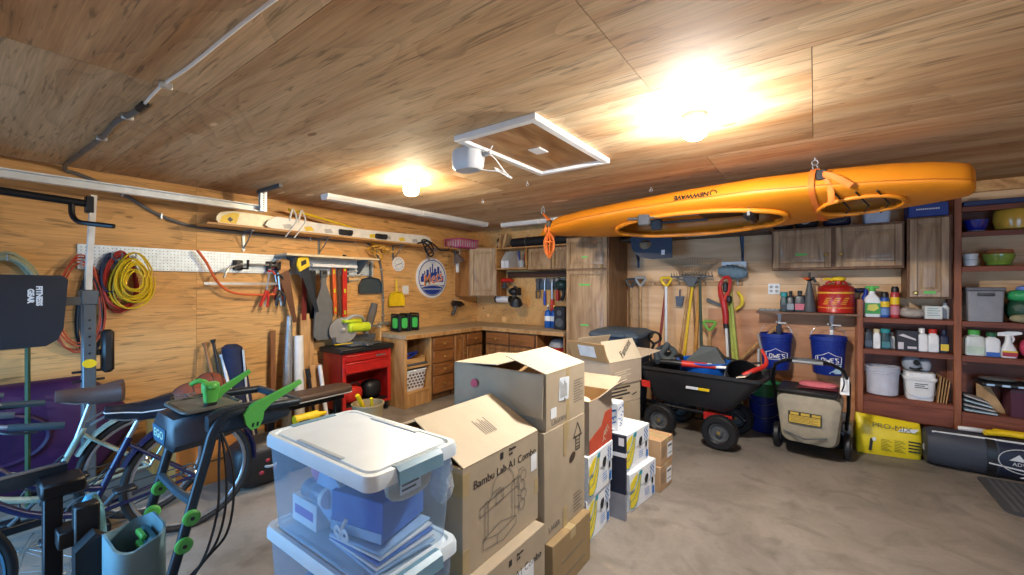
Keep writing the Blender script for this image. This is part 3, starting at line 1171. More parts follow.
t = thing('wall_clock', 'small round white dial on the plywood above the switch plate', 'clock', (XL, 3.69, 1.785))
M = frame((XL, 3.69, 1.785), (0, 1, 0), (0, 0, 1))
g = G(t)
g.lathe([(.098, 0), (.10, .012), (.095, .02), (.088, .016)], 32, M)
g.obj('clock_case', m_whitep, t)
g = G(t)
g.prism([(.086 * math.cos(2 * PI * k / 32), .086 * math.sin(2 * PI * k / 32)) for k in range(32)], .001, M @ TR(z=.016))
g.m = 1
for k in range(12):
    a = 2 * PI * k / 12
    g.ribbon([(.062 * math.cos(a), .062 * math.sin(a)), (.075 * math.cos(a), .075 * math.sin(a))], .007, M @ TR(z=.0178))
g.obj('dial', [m_whitep, m_dgrey], t)
g = G(t)
g.ribbon([(-.05, -.02), (.055, .018)], .008, M @ TR(z=.0195))
g.obj('hands', m_dgrey, t)

# round ball-club sign
t = thing('round_sign', 'round white, blue and orange wall sign with a skyline and script lettering', 'sign', (XL, 4.30, 1.605))
M = frame((XL, 4.30, 1.605), (0, 1, 0), (0, 0, 1))
m_signblue = mat('sign_blue', '1d3f96', .4, var=.04)
m_signorange = mat('sign_orange', 'e07a2c', .4, var=.04)
g = G(t)
g.lathe([(.298, 0), (.30, .02), (.29, .026), (.272, .024)], 48, M)
g.obj('sign_disc', m_whitep, t)
g = G(t)
C32 = lambda r, n=48: [(r * math.cos(2 * PI * k / n), r * math.sin(2 * PI * k / n)) for k in range(n)]
g.torus((0, 0, .026), .262, .006, 48, 6, M)
# skyline of the upper half
sk = [(-.225, -.06)]
hts = [.02, .06, .06, .10, .04, .12, .12, .06, .16, .08, .21, .08, .14, .14, .09, .17, .17, .06, .11, .03, .03]
n = len(hts)
for k, h in enumerate(hts):
    x0 = -.225 + .45 * k / n
    x1 = -.225 + .45 * (k + 1) / n
    lim = math.sqrt(max(.0, .25 ** 2 - max(abs(x0), abs(x1)) ** 2)) - .005
    sk += [(x0, min(h, lim)), (x1, min(h, lim))]
sk.append((.225, -.06))
g.prism(sk, .002, M @ TR(z=.0245))
# band of water below the bridge
g.prism([(.25 * math.cos(R(a)), .25 * math.sin(R(a))) for a in range(205, 336, 5)], .002, M @ TR(z=.0245))
g.obj('skyline', m_signblue, t)
g = G(t)
g.ribbon([(x / 100.0, -.125 + .02 * math.cos(x / 100.0 * 9)) for x in range(-22, 23, 4)], .022, M @ TR(z=.0278))
g.ribbon([(x / 100.0, -.165) for x in range(-18, 19, 6)], .010, M @ TR(z=.0279))
g.obj('bridge', m_whitep, t)
Wi = Matrix.Translation(-Vector((XL, 4.30, 1.605)))
text('Mets', .235, m_whitep, t, Wi @ M @ TR(x=0, y=-.012, z=.0275, rz=R(14)), ext=.001, shear=.3, bold=.0045, sx=.82, space=1.06)
text('Mets', .235, m_signorange, t, Wi @ M @ TR(x=0, y=-.012, z=.0295, rz=R(14)), ext=.001, shear=.3, bold=.0, sx=.82, space=1.06)

# clamp lamp and cable tangle under the long shelf
t = thing('clamp_lamp', 'metal clamp work lamp with cone shade hanging under the shelf by the pink basket', 'lamp', (-4.40, 4.62, 1.9))
g = G(t)
M = frame((-4.33, 4.60, 1.93), (0, 1, 0), (.55, 0, 1)) @ TR(rx=R(-115))
M = TR(-4.34, 4.55, 1.93, rx=R(18), ry=R(-12))
g.lathe([(.105, -.10), (.10, -.095), (.06, -.01), (.03, .03), (.026, .03)], 24, M, caps=(False, True))
g.obj('lamp_shade', m_steel, t)
g = G(t)
g.cyl((0, 0, .03), (0, 0, .09), .024, M=M)
g.obj('lamp_socket', m_black, t)
g = G(t)
g.box((-4.37, 4.60, 1.76), (.03, .05, .14), .006, None)
g.tube(curve([(-4.34, 4.57, 2.02), (-4.36, 4.64, 2.03), (-4.38, 4.64, 1.90), (-4.37, 4.61, 1.82)]), .005, 6)
g.obj('plug_end', m_whitep, t)
t = thing('cable_bundle', 'bundle of black cables dangling from the long shelf above the round sign', 'cables', (-4.36, 4.05, 2.05))
g = G(t)
g.tube(curve([(-4.36, 3.78, 2.055), (-4.32, 3.88, 2.08), (-4.31, 3.98, 2.02), (-4.32, 4.06, 1.93), (-4.33, 4.00, 1.90), (-4.33, 3.93, 1.99), (-4.33, 3.86, 2.10), (-4.34, 3.95, 2.12), (-4.32, 4.08, 2.06), (-4.33, 4.2, 2.0), (-4.33, 4.35, 2.01), (-4.36, 4.45, 2.07)]), .011, 6)
g.tube(curve([(-4.36, 3.82, 2.06), (-4.31, 3.95, 2.10), (-4.31, 4.05, 2.00), (-4.32, 3.97, 1.93), (-4.32, 3.90, 2.0), (-4.33, 4.0, 2.07)]), .009, 6)
g.obj('cable_loops', m_black, t)
t = thing('ribbon_bunch', 'tangle of yellow ribbon hanging by the top of the conduit', 'ribbon bunch', (-4.45, 3.3, 2.0))
g = G(t)
rr = random.Random(3)
for k in range(26):
    a = Vector((-4.50 + rr.uniform(-.03, .05), 3.22 + rr.uniform(-.10, .24), 1.955 + rr.uniform(-.05, .04)))
    c = a + Vector((rr.uniform(-.02, .06), rr.uniform(-.07, .07), rr.uniform(-.07, .05)))
    e = c + Vector((rr.uniform(-.03, .03), rr.uniform(-.05, .05), rr.uniform(-.05, .03)))
    g.tube(curve([a, c, e], 4), .008, 5, flat=.4)
g.obj('ribbon_strands', mat('yellow_ribbon', 'c8931f', .5), t)
g = G(t)
g.tube([(XL, 3.28, 2.0), (-4.44, 3.30, 2.0)], .012, 6)
g.obj('stem_peg', m_woodh, t)

# pink plastic basket in the corner on the shelf end
t = thing('plastic_basket', 'pink slatted plastic basket on the end of the long shelf in the corner', 'basket', (-4.42, 4.72, 2.055))
g = G(t)
x0, x1, y0, y1, z0, z1 = -4.54, -4.24, 4.50, 4.92, 2.057, 2.20
for z in (z0 + .008, z1 - .012):
    g.tube([(x0, y0, z), (x1, y0, z), (x1, y1, z), (x0, y1, z)], .011, 6, loop=True)
for k in range(9):
    y = y0 + (y1 - y0) * k / 8
    for x in (x0, x1):
        g.cyl((x, y, z0), (x, y, z1 - .01), .009, n=6)
for k in range(1, 6):
    x = x0 + (x1 - x0) * k / 6
    for y in (y0, y1):
        g.cyl((x, y, z0), (x, y, z1 - .01), .009, n=6)
g.bb((x0, y0, z0), (x1, y1, z0 + .006))
g.obj('basket_frame', mat('pink_plastic', 'a83a6e', .45), t)
g = G(t)
g.bb((x0 + .02, y0 + .02, z0 + .008), (x1 - .02, y1 - .02, z1 - .03), .01)
g.obj('folded_cloth', mat('pale_cloth', 'cfc3c8', .8), t)

# ================================================================== WORKBENCH CORNER AND CABINETS
m_oak = wood('oak_cabinet', 'a8743f', '79491f', 'Z', 2.2, 14, .45, .35, coat=.15)
m_oakp = wood('oak_pale', 'b0926c', '866746', 'Z', 2.2, 14, .45, .45, coat=.15)
m_oakd = wood('oak_drawer', '9a6232', '6b3f1a', 'X', 2.2, 14, .42, .35, coat=.15)
m_top = wood('worn_worktop', 'c0aa8c', 'a08a6c', 'Y', 2.0, 5, .6, .3)
m_oakb = wood('oak_gap_shade', '7c5330', '553315', 'Z', 2.2, 14, .5, .35)  # body oak darkened so the gaps round doors and drawers read as shadow
m_brass = mat('brass_knob', 'c2a25a', .3, .9)
m_tape = mat('green_tape', '5fbf5a', .6)
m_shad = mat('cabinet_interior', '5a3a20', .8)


def panel_front(g, x0, z0, w, h, y=0.0, t=.020, inner=.055):
    """raised-panel door in the local XZ plane facing -Y: stiles and rails round a sunk, bevelled field"""
    if not inner or w < 2.6 * inner or h < 2.6 * inner:
        g.bb((x0, y - t, z0), (x0 + w, y, z0 + h), .005)
        return
    i = inner
    g.bb((x0, y - t, z0), (x0 + i, y, z0 + h), .004)
    g.bb((x0 + w - i, y - t, z0), (x0 + w, y, z0 + h), .004)
    g.bb((x0 + i, y - t, z0), (x0 + w - i, y, z0 + i), .004)
    g.bb((x0 + i, y - t, z0 + h - i), (x0 + w - i, y, z0 + h), .004)
    M = frame((x0 + w / 2, y - .004, z0 + h / 2), (1, 0, 0), (0, 0, 1))
    W, H = w - 2 * i, h - 2 * i
    g.loft([[(a, c, d) for a, c in ((-q, -r), (q, -r), (q, r), (-q, r))] for q, r, d in ((W / 2, H / 2, 0), (W / 2 - .006, H / 2 - .006, 0), (W / 2 - .032, H / 2 - .032, .013), (W / 2 - .036, H / 2 - .036, .0135))], (False, True), M=M)


def knob(t, parent, x, z, y):
    g = G()
    g.lathe([(.006, 0), (.006, .012), (.014, .018), (.015, .024), (.009, .029)], 14, TR(x, y, z, rx=R(90)))
    return g.obj('knob', m_brass, parent)


def cabinet(name, label, loc, rz, w, d, h, doors=(), drawers=(), m=None, mf=None, group=None, cat='cabinet', md=None, plinth=0.0, tape=()):
    """doors / drawers: (x0, z0, w, h, knob_x, knob_z)"""
    t = thing(name, label, cat, loc, rz, group)
    g = G()
    g.bb((0, 0, plinth), (w, d, h), .003)
    if plinth:
        g.bb((.01, .06, 0), (w - .01, d, plinth))
    g.obj('cabinet_body', m or m_oakb, t)
    for kind, rows in (('door', doors), ('drawer', drawers)):
        for (x0, z0, fw, fh, kx, kz) in rows:
            g = G()
            panel_front(g, x0, z0, fw, fh, -.001, inner=.05 if kind == 'door' else .0)
            if kind == 'drawer':
                g.bb((x0 + .012, -.0225, z0 + .012), (x0 + fw - .012, -.0205, z0 + fh - .012), .001)
            o = g.obj(kind, (mf or m_oak) if kind == 'door' else (md or m_oakd), t)
            if kx is not None:
                knob(t, o, kx, kz, -.021)
    for (x, z, tw, th) in tape:
        g = G()
        g.bb((x - tw / 2, -.0215, z - th / 2), (x + tw / 2, -.0185, z + th / 2))
        g.obj('tape_strip', m_tape, t)
    return t


XF, YW = -3.98, 4.71       # fronts of the two bench runs
m_bench = wood('bench_plywood', 'c79a63', '9c6d3a', 'Z', 2.0, 8, .6, .4)

# worktop (one L-shaped piece)
g = G()
pl = [(XL + .002, 3.27), (XF + .03, 3.27), (XF + .03, YW - .03), (-2.59, YW - .03), (-2.59, YB - .002), (XL + .002, YB - .002)]
g.prism([(x - XL, y - YB) for x, y in pl], .045, TR(z=0))
g.m = 1
g.bb((XF + .03 - XL, 3.27 - YB, -.005), (XF + .042 - XL, YW - .042 - YB, .04))
g.bb((XF + .03 - XL, YW - .042 - YB, -.005), (-2.59 - XL, YW - .03 - YB, .04))
tag(g.obj('worktop', [m_top, m_bench], loc=(XL, YB, .845), smooth=0), 'worn L-shaped wooden worktop running around the far corner', 'worktop')

# open shelf unit at the near end of the bench
t = thing('bench_shelf_unit', 'open plywood shelf unit under the near end of the worktop', 'shelf unit', (XF, 3.27, 0))
for y in (3.275, 3.69):
    g = G(t)
    g.bb((XL + .01, y, 0), (XF, y + .02, .843), .002)
    if y < 3.5:
        g.bb((XF - .04, y + .02, 0), (XF, y + .04, .843), .002)
    g.obj('side_panel', m_bench, t)
for z in (.16, .475):
    g = G(t)
    g.bb((XL + .01, 3.296, z), (XF - .002, 3.689, z + .025), .002)
    g.obj('shelf', m_shelf, t)
g = G(t)
g.bb((XF - .06, 3.296, 0), (XF - .01, 3.689, .159), .002)
g.obj('toe_board', m_bench, t)
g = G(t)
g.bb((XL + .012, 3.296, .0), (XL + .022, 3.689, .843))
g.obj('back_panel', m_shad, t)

# drawers and doors of the left run (local x runs along +Y, front faces +X)
cabinet('drawer_cabinet', 'oak stack of four drawers beside the open bench shelves', (XF, 3.715, 0), R(90), .39, .60, .843, drawers=[(.015, .645, .36, .165, .195, .728), (.015, .485, .36, .150, .195, .56), (.015, .325, .36, .150, .195, .40), (.015, .095, .36, .22, .195, .205)], plinth=.08)
cabinet('base_cabinet', 'narrow oak base cabinet with one tall plain door in the left run', (XF, 4.11, 0), R(90), .235, .60, .843, doors=[(.01, .10, .215, .71, .19, .55)], plinth=.08)
cabinet('base_cabinet', 'oak base cabinet in the left run ending at the inside corner', (XF, 4.35, 0), R(90), .35, .60, .843, doors=[(.02, .10, .325, .53, .05, .40)], drawers=[(.02, .655, .325, .155, .18, .73)], plinth=.08)
cabinet('base_cabinet', 'oak base cabinet in the back run beside the inside corner', (-3.90, YW, 0), 0, .425, .60, .843, doors=[(.01, .10, .405, .53, .36, .40)], drawers=[(.01, .655, .405, .155, .21, .73)], plinth=.08)
cabinet('base_cabinet', 'oak base cabinet in the back run next to the open bench bay', (-3.47, YW, 0), 0, .425, .60, .843, doors=[(.01, .10, .405, .53, .05, .40)], drawers=[(.01, .655, .405, .155, .21, .73)], plinth=.08)

# open bay at the right of the bench with its clutter
t = thing('bench_shelf_unit', 'dark open bay under the worktop beside the tall pantry cabinet', 'shelf unit', (-3.03, YW, 0))
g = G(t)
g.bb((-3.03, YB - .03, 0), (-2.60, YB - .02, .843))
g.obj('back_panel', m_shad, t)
for x in (-3.035, -2.615):
    g = G(t)
    g.bb((x, YW, 0), (x + .02, YB - .031, .843), .002)
    g.obj('side_panel', m_oak, t)
g = G(t)
g.bb((-3.014, YW, .50), (-2.616, YB - .031, .525), .002)
g.obj('shelf', m_shelf, t)
t = thing('mixing_bowl', 'grey metal bowl upturned on a red tub inside the open bench bay', 'bowl', (-2.82, 4.95, .68))
g = G(t)
g.lathe([(.13, 0), (.135, .01), (.11, .07), (.06, .10), (.01, .105)], 24, TR(-2.82, 4.95, .66))
g.obj('bowl_shell', m_grey, t)
g = G()
g.lathe([(.10, 0), (.12, .12), (.125, .125), (.125, .134), (.11, .134), (.10, .02)], 20)
tag(g.obj('plastic_tub', m_redp, loc=(-2.82, 4.95, .526)), 'red plastic tub under the grey bowl in the bench bay', 'tub')

# laundry basket and crate in the open shelves
t = thing('laundry_basket', 'white laundry basket with round holes standing on the lower bench shelf', 'basket', (-4.2, 3.49, .185))
M = TR(-4.22, 3.49, .186)
rings = []
for s, z in ((.86, 0), (.9, .02), (1.0, .24), (1.06, .245), (1.06, .262), (.98, .262), (.96, .24), (.86, .02)):
    rings.append([(p[0] * s, p[1] * s, z) for p in rrect(.42, .36, .06, 4)])
g = G(t)
g.loft(rings, M=M)
g.obj('basket_wall', m_whitep, t)
g = G(t)
for r in range(5):
    for c in range(6 if r % 2 else 5):
        y = (c - (2.5 if r % 2 else 2)) * .052
        z = .05 + r * .038
        xx = .21 * (.9 + .1 * (z - .02) / .22) + .0015
        g.prism([(.019 * math.cos(2 * PI * k / 10), .014 * math.sin(2 * PI * k / 10)) for k in range(10)], .002, frame((-4.22 + xx, 3.49 + y, .186 + z), (0, 1, 0), (.09, 0, 1)))
ho = g.obj('round_holes', mat('basket_hole_dark', '6a4f42', .8), t)
t = thing('wooden_crate', 'small open wooden tray of tools on the upper bench shelf', 'tray', (-4.2, 3.49, .50))
g = G(t)
a, c = (-4.36, 3.33, .502), (-4.02, 3.64, .60)
g.bb(a, (c[0], c[1], .512))
g.bb(a, (c[0], a[1] + .01, c[2]))
g.bb((a[0], c[1] - .01, a[2]), c)
g.bb(a, (a[0] + .01, c[1], c[2]))
g.bb((c[0] - .01, a[1], a[2]), (c[0], c[1], .585))
g.obj('tray_sides', m_shelf, t)
g = G(t)
g.tube([(-4.30, 3.38, .58), (-4.12, 3.60, .64)], .018, 8)
g.tube([(-4.10, 3.40, .57), (-4.14, 3.60, .62)], .012, 8)
g.obj('tool_handles', m_blue, t)
t = thing('folded_tarp', 'flat dark folded tarp lying in front of the tool tray', 'tarp', (-4.1, 3.49, .50))
g = G(t)
g.bb((-4.015, 3.34, .501), (-3.99, 3.66, .53), .005)
g.obj('tarp_fold', m_dgrey, t)

# green and black pair of work radios on the bench
for k, (y, lab) in enumerate(((3.53, 'green and black cube-shaped work light on the worktop, nearer the conduit'), (3.70, 'green and black cube-shaped work light on the worktop, nearer the corner'))):
    t = thing('work_light', lab, 'work light', (-4.38, y, .89), 0, 'work lights on the bench')
    g = G(t)
    g.box((-4.38, y, 1.005), (.17, .15, .19), .02)
    g.obj('lamp_housing', mat('dark_green_plastic', '12261c', .45), t)
    for cy in (-.068, .068):
        g = G(t)
        for cx in (-.08, .08):
            g.tube([(-4.38 + cx, y + cy, .90), (-4.38 + cx, y + cy, 1.115)], .013, 8)
        g.tube([(-4.46, y + cy, 1.115), (-4.30, y + cy, 1.115)], .013, 8)
        g.tube([(-4.46, y + cy, .903), (-4.30, y + cy, .903)], .012, 8)
        g.obj('roll_cage', m_black, t)
    g = G(t)
    g.prism(rrect(.085, .13, .025), .012, frame((-4.295, y, 1.005), (0, 1, 0), (0, 0, 1)))
    g.prism(rrect(.085, .13, .025), .012, frame((-4.38, y - .075, 1.005), (1, 0, 0), (0, 0, 1)))
    g.obj('light_lens', mat('bright_green_plastic', '46c45e', .4), t)

# diagonal corner cabinet
t = thing('corner_cabinet', 'weathered oak corner wall cabinet with one raised-panel door', 'cabinet', (-4.30, 5.01, 1.32))
g = G(t)
pts = [(XL + .001, 4.83), (-4.40, 4.83), (-3.98 - .12, 5.11), (-4.10, YB - .001), (XL + .001, YB - .001)]
pts = [(XL + .001, 4.81), (-4.33, 4.81), (-3.99, 5.08), (-3.99, YB - .001), (XL + .001, YB - .001)]
g.prism(pts, .755, TR(z=1.325))
g.obj('cabinet_body', m_oak, t)
dv = Vector((-3.99 + 4.33, 5.08 - 4.81, 0))
dl = dv.length
M0 = frame((-4.33, 4.81, 1.325), dv, (-dv.y, dv.x, 0))
g = G(t)
g.M = M0
panel_front(g, .012, .01, dl - .024, .735, -.001, inner=.06)
g.obj('door', m_oakp, t)

# open wall shelf and small two-door wall cabinet
t = thing('wall_cubby', 'open pine wall cubby holding a white magazine file, right of the corner cabinet', 'shelf', (-3.93, 5.02, 1.74))
g = G(t)
g.bb((-3.975, 5.02, 1.735), (-3.40, YB, 1.755), .002)
g.obj('bottom_shelf', m_shelf, t)
g = G(t)
g.bb((-3.975, 5.02, 2.045), (-2.60, YB, 2.065), .002)
g.obj('top_shelf', m_shelf, t)
for x in (-3.975, -3.418):
    g = G(t)
    g.bb((x, 5.025, 1.756), (x + .018, YB, 2.044), .002)
    g.obj('side_panel', m_shelf, t)
cabinet('wall_cabinet', 'small two-door oak wall cabinet between the cubby and the tall pantry', (-3.39, 5.06, 1.71), 0, .80, .26, .333, doors=[(.01, .015, .385, .30, None, 0), (.405, .015, .385, .30, .45, .13)], mf=m_oakp)
g = G()
g.bb((-3.93, YB - .06, 1.62), (-2.60, YB, 1.70), .004)
g.M = Matrix()
struct(g.obj('trim_2', mat('dark_cleat', '4a2a18', .6), smooth=0))

t = thing('magazine_file', 'white slanted magazine file standing in the open cubby', 'magazine file', (-3.82, 5.15, 1.756))
g = G(t)
for dx in (0, .075):
    x = -3.90 + dx
    M = frame((x + .07, 5.06, 1.757), (0, 1, 0), (0, 0, 1))
    prof = [(0, 0), (.24, 0), (.24, .265), (.13, .265), (0, .12)]
    g.prism(prof, .004, M)
    g.prism(prof, .004, M @ TR(z=-.066))
    g.bb((x + .004, 5.06, 1.757), (x + .07, 5.064, 1.87))
    g.bb((x + .004, 5.296, 1.757), (x + .07, 5.30, 2.02))
    g.bb((x + .004, 5.06, 1.757), (x + .07, 5.30, 1.76))
g.obj('file_walls', m_whitep, t)
t = thing('tool_jar', 'jar crammed with upright screwdrivers and brushes beside the magazine file', 'jar of tools', (-3.57, 5.14, 1.756))
g = G()
g.lathe([(.055, .001), (.06, .01), (.058, .11), (.05, .11), (.05, .012)], 18)
g.obj('jar', m_grey, t)
rr = random.Random(5)
for k in range(9):
    a = rr.uniform(0, 6.28)
    g = G()
    g.tube([(.02 * math.cos(a), .02 * math.sin(a), .02), (.07 * math.cos(a), .07 * math.sin(a), .20 + rr.random() * .06)], [.005, .010], 6)
    g.obj('tool_handle', [m_steel, m_dgrey, m_blue, m_redp, m_grey][k % 5], t)

# things lying on top of the cubby
t = thing('tripod_bag', 'long black cloth bag lying on top of the cubby under the kayak tip', 'bag', (-3.2, 5.14, 2.065))
g = G(t)
rings = []
for k, x in enumerate([-3.75, -3.72, -3.5, -3.2, -2.9, -2.66, -2.62]):
    s = [.5, .95, 1.0, 1.03, .98, .9, .45][k]
    rings.append([(x, 5.14 + .085 * s * math.cos(2 * PI * j / 14), 2.066 + .072 * (1 + s * math.sin(2 * PI * j / 14))) for j in range(14)])
g.loft(rings)
g.obj('bag_body', mat('black_nylon', '101116', .75, bump=.3), t)
g = G(t)
for x in (-3.45, -2.95):
    g.tube([(x, 5.14 + .09 * math.cos(2 * PI * j / 14), 2.138 + .077 * math.sin(2 * PI * j / 14)) for j in range(14)], .006, 6, loop=True)
g.obj('bag_straps', m_dgrey, t)
for k, (x, h, lean) in enumerate(((-4.06, .20, .10), (-3.98, .22, -.04), (-3.90, .21, .05))):
    t0 = thing('wood_offcut', ['wood offcut leaning against the pink basket on the corner cabinet', 'upright wood offcut in the middle of three on the corner cabinet', 'wood offcut nearest the black bag on the corner cabinet'][k], 'wood offcut', (x, 5.15, 2.081))
    g = G()
    g.loft([[(-.02, -.03, 0), (.02, -.03, 0), (.02, .03, 0), (-.02, .03, 0)], [(-.02 + lean, -.03, h), (.02 + lean, -.03, h), (.02 + lean, .03, h), (-.02 + lean, .03, h)]])
    g.obj('offcut_block', m_lumber, t0)

# wall tools over the bench in the corner
t = thing('paper_roll_holder', 'white paper roll on a black holder under the corner cabinet', 'paper towel', (-3.92, 5.28, 1.27))
g = G(t)
g.cyl((-4.10, 5.24, 1.275), (-3.86, 5.24, 1.275), .052, n=24)
g.obj('paper_roll', m_whitep, t)
for x in (-4.115, -3.845):
    g = G(t)
    g.cyl((x - .012, 5.24, 1.275), (x + .014, 5.24, 1.275), .056, n=20)
    g.bb((x - .010, 5.24, 1.235), (x + .012, YB - .001, 1.315), .004)
    g.obj('end_bracket', m_black, t)
t = thing('heat_gun', 'black heat gun hanging on the left wall below the corner cabinet', 'heat gun', (XL, 4.78, 1.2))
g = G(t)
g.cyl((-4.52, 4.66, 1.22), (-4.52, 4.83, 1.20), .04, .045, 14)
g.cyl((-4.52, 4.83, 1.20), (-4.52, 4.90, 1.19), .024, .020, 12)
g.obj('gun_barrel', m_black, t)
g = G(t)
g.tube([(-4.52, 4.72, 1.20), (-4.52, 4.70, 1.12), (-4.53, 4.66, 1.04)], [.026, .024, .03], 10)
g.obj('gun_handle', m_dgrey, t)
g = G(t)
g.tube([(XL, 4.72, 1.28), (-4.50, 4.72, 1.27), (-4.50, 4.72, 1.255)], .005, 6)
g.tube([(-4.52, 4.72, 1.255), (-4.52, 4.72, 1.285)], .005, 6)
g.obj('hook', m_steel, t)

t = thing('desk_lamp', 'black swing-arm lamp head mounted on the plywood left of the tool strip', 'lamp', (-3.72, 5.3, 1.35))
g = G(t)
g.box((-3.74, 5.305, 1.40), (.08, .05, .12), .008)
g.obj('wall_mount', m_black, t)
g = G(t)
g.tube(curve([(-3.74, 5.28, 1.43), (-3.72, 5.18, 1.47), (-3.66, 5.08, 1.40), (-3.62, 5.02, 1.30)]), .022, 8)
g.tube(curve([(-3.74, 5.28, 1.36), (-3.70, 5.16, 1.38), (-3.60, 5.06, 1.28)]), .016, 8)
g.obj('swing_arm', m_dgrey, t)
g = G(t)
g.lathe([(.10, -.05), (.095, -.045), (.07, .03), (.035, .06), (.02, .06)], 20, TR(-3.58, 5.02, 1.26, rx=R(25), ry=R(20)))
g.ell((-3.66, 5.06, 1.40), (.08, .06, .06), 14, 8)
g.obj('lamp_head', m_black, t)
t = thing('cordless_drill', 'red and grey cordless drill hanging under the cubby', 'drill', (-3.85, 5.2, 1.6))
g = G(t)
g.cyl((-3.95, 5.16, 1.575), (-3.80, 5.16, 1.57), .035, n=12)
g.cyl((-3.80, 5.16, 1.57), (-3.73, 5.16, 1.57), .022, .012, 10)
g.obj('drill_body', m_redp, t)
g = G(t)
g.tube([(-3.90, 5.16, 1.56), (-3.91, 5.17, 1.49)], .022, 8)
g.box((-3.91, 5.17, 1.47), (.09, .06, .04), .008)
g.bb((-3.90, 5.195, 1.56), (-3.86, YB - .001, 1.60), .004)
g.obj('drill_grip', m_dgrey, t)

# steel tool strip and its hand tools
t = thing('tool_strip', 'blue-grey steel strip on the plywood under the small wall cabinet, hung with hand tools', 'tool strip', (-3.0, YB, 1.55))
g = G(t)
g.bb((-3.42, YB - .02, 1.43), (-2.62, YB - .001, 1.60), .003)
g.obj('strip_plate', mat('bluegrey_steel', '5b6b7c', .4, .5), t)
tools = [(-3.36, 1.60, .30, .028, m_dgrey, m_dgrey, 'grey pliers at the left end of the steel tool strip', 'pliers'),
         (-3.25, 1.62, .42, .018, m_steel, m_blue, 'blue-handled steel file next to the left pliers on the tool strip', 'file'),
         (-3.12, 1.60, .62, .024, m_steel, m_redp, 'longest tool on the strip, a red-handled steel bar', 'bar tool'),
         (-3.03, 1.61, .34, .024, m_steel, m_redp, 'short red-handled wrench left of the dark drill on the strip', 'wrench'),
         (-2.80, 1.60, .26, .02, m_steel, m_black, 'small black-handled driver right of the dark green drill', 'screwdriver')]
for k, (x, z, L, r, ma, mb, lab, cat) in enumerate(tools):
    t = thing(cat.replace(' ', '_'), lab, cat, (x, YB, z), 0, 'tools on the steel strip')
    g = G(t)
    y = YB - .021 - r * 1.1
    g.tube([(x, y, z - .02), (x, y, z - L * .55)], [r * .8, r * .6], 8)
    g.box((x, y, z - .03), (r * 2.4, r * 1.8, .05), .004)
    g.obj('tool_head', ma, t)
    g = G(t)
    if cat in ('pliers',):
        for s in (-1, 1):
            g.tube(curve([(x, y, z - L * .45), (x + s * .035, y, z - L * .7), (x + s * .025, y, z - L)]), .011, 6)
    else:
        g.tube([(x, y, z - L * .5), (x, y, z - L * .8), (x, y, z - L)], [r * .9, r * 1.25, r], 8)
    g.obj('handle', mb, t)
t = thing('power_tool', 'dark green corded drill hanging in the middle of the steel tool strip', 'power drill', (-2.95, YB, 1.5))
g = G(t)
g.ell((-2.92, 5.20, 1.50), (.10, .075, .075), 16, 9)
g.cyl((-2.92, 5.20, 1.50), (-3.05, 5.20, 1.46), .035, .02, 12)
g.obj('tool_body', mat('teal_tool', '1d3a38', .45), t)
g = G(t)
g.tube(curve([(-2.90, 5.21, 1.46), (-2.89, 5.22, 1.36), (-2.93, 5.22, 1.28)]), [.028, .026, .03], 8)
g.bb((-2.93, 5.26, 1.47), (-2.89, YB - .021, 1.53), .003)
g.obj('tool_grip', m_black, t)
t = thing('power_tool', 'black pistol-grip driver hanging at the pantry end of the tool strip', 'power drill', (-2.70, YB, 1.5))
g = G(t)
g.box((-2.71, 5.22, 1.545), (.17, .08, .085), .02)
g.cyl((-2.80, 5.22, 1.55), (-2.85, 5.22, 1.55), .022, .012, 10)
g.obj('tool_body', m_black, t)
g = G(t)
g.box((-2.675, 5.225, 1.40), (.06, .06, .24), .014)
g.bb((-2.72, 5.26, 1.52), (-2.68, YB - .021, 1.56), .003)
g.obj('tool_grip', m_black, t)

# propane cylinders and speaker on the bench
for k, (x, y, lab) in enumerate(((-3.08, 5.10, 'blue propane cylinder on the worktop, the left one of a pair'), (-2.975, 5.10, 'blue propane cylinder on the worktop beside the black box'))):
    t = thing('propane_cylinder', lab, 'propane cylinder', (x, y, .89), 0, 'propane cylinders on the bench')
    g = G()
    g.lathe([(.042, .001), (.05, .012), (.05, .20), (.042, .235), (.02, .255)], 20)
    g.m = 1
    g.lathe([(.0506, .10), (.0506, .17)], 20, caps=(False, False))
    g.obj('cylinder_body', [mat('propane_blue', '2060b8', .35, .2), m_whitep], t)
    g = G()
    g.lathe([(.014, .255), (.014, .29), (.018, .295), (.010, .33)], 12)
    g.obj('valve', m_brass if k else m_steel, t)
t = thing('speaker_box', 'tall black box standing on the worktop beside the pantry', 'speaker', (-2.80, 5.02, .89))
g = G()
g.box((0, 0, .16), (.17, .18, .31), .006)
g.obj('box_body', m_black, t)
g = G()
g.lathe([(.055, 0), (.06, .004), (.03, -.004 + .006)], 20, TR(0, -.0905, .10, rx=R(90)))
g.lathe([(.035, 0), (.038, .004), (.02, .002)], 20, TR(0, -.0905, .23, rx=R(90)))
g.obj('driver_cones', m_dgrey, t)
t = thing('spray_bottle', 'small red spray can squeezed between the black box and pantry', 'spray can', (-2.655, 4.98, .89))
g = G()
g.lathe([(.03, .001), (.032, .01), (.032, .15), (.02, .17)], 16)
g.obj('can_body', m_redp, t)
g = G()
g.lathe([(.018, .17), (.022, .172), (.020, .22), (.008, .225)], 12)
g.obj('cap', m_black, t)

# tall pantry
cabinet('pantry_cabinet', 'tall oak pantry cabinet with two doors and strips of green tape', (-2.58, 4.72, 0), 0, .58, .605, 2.10,
        doors=[(.015, 1.70, .55, .385, .50, 1.72), (.015, .10, .55, 1.575, None, 0)], m=wood('oak_side', '93704c', '6e5034', 'Z', 2.2, 14, .5, .35), mf=m_oakp, plinth=.08,
        tape=[(.27, 1.845, .07, .02), (.27, 1.50, .15, .02), (.27, 1.00, .11, .02)])

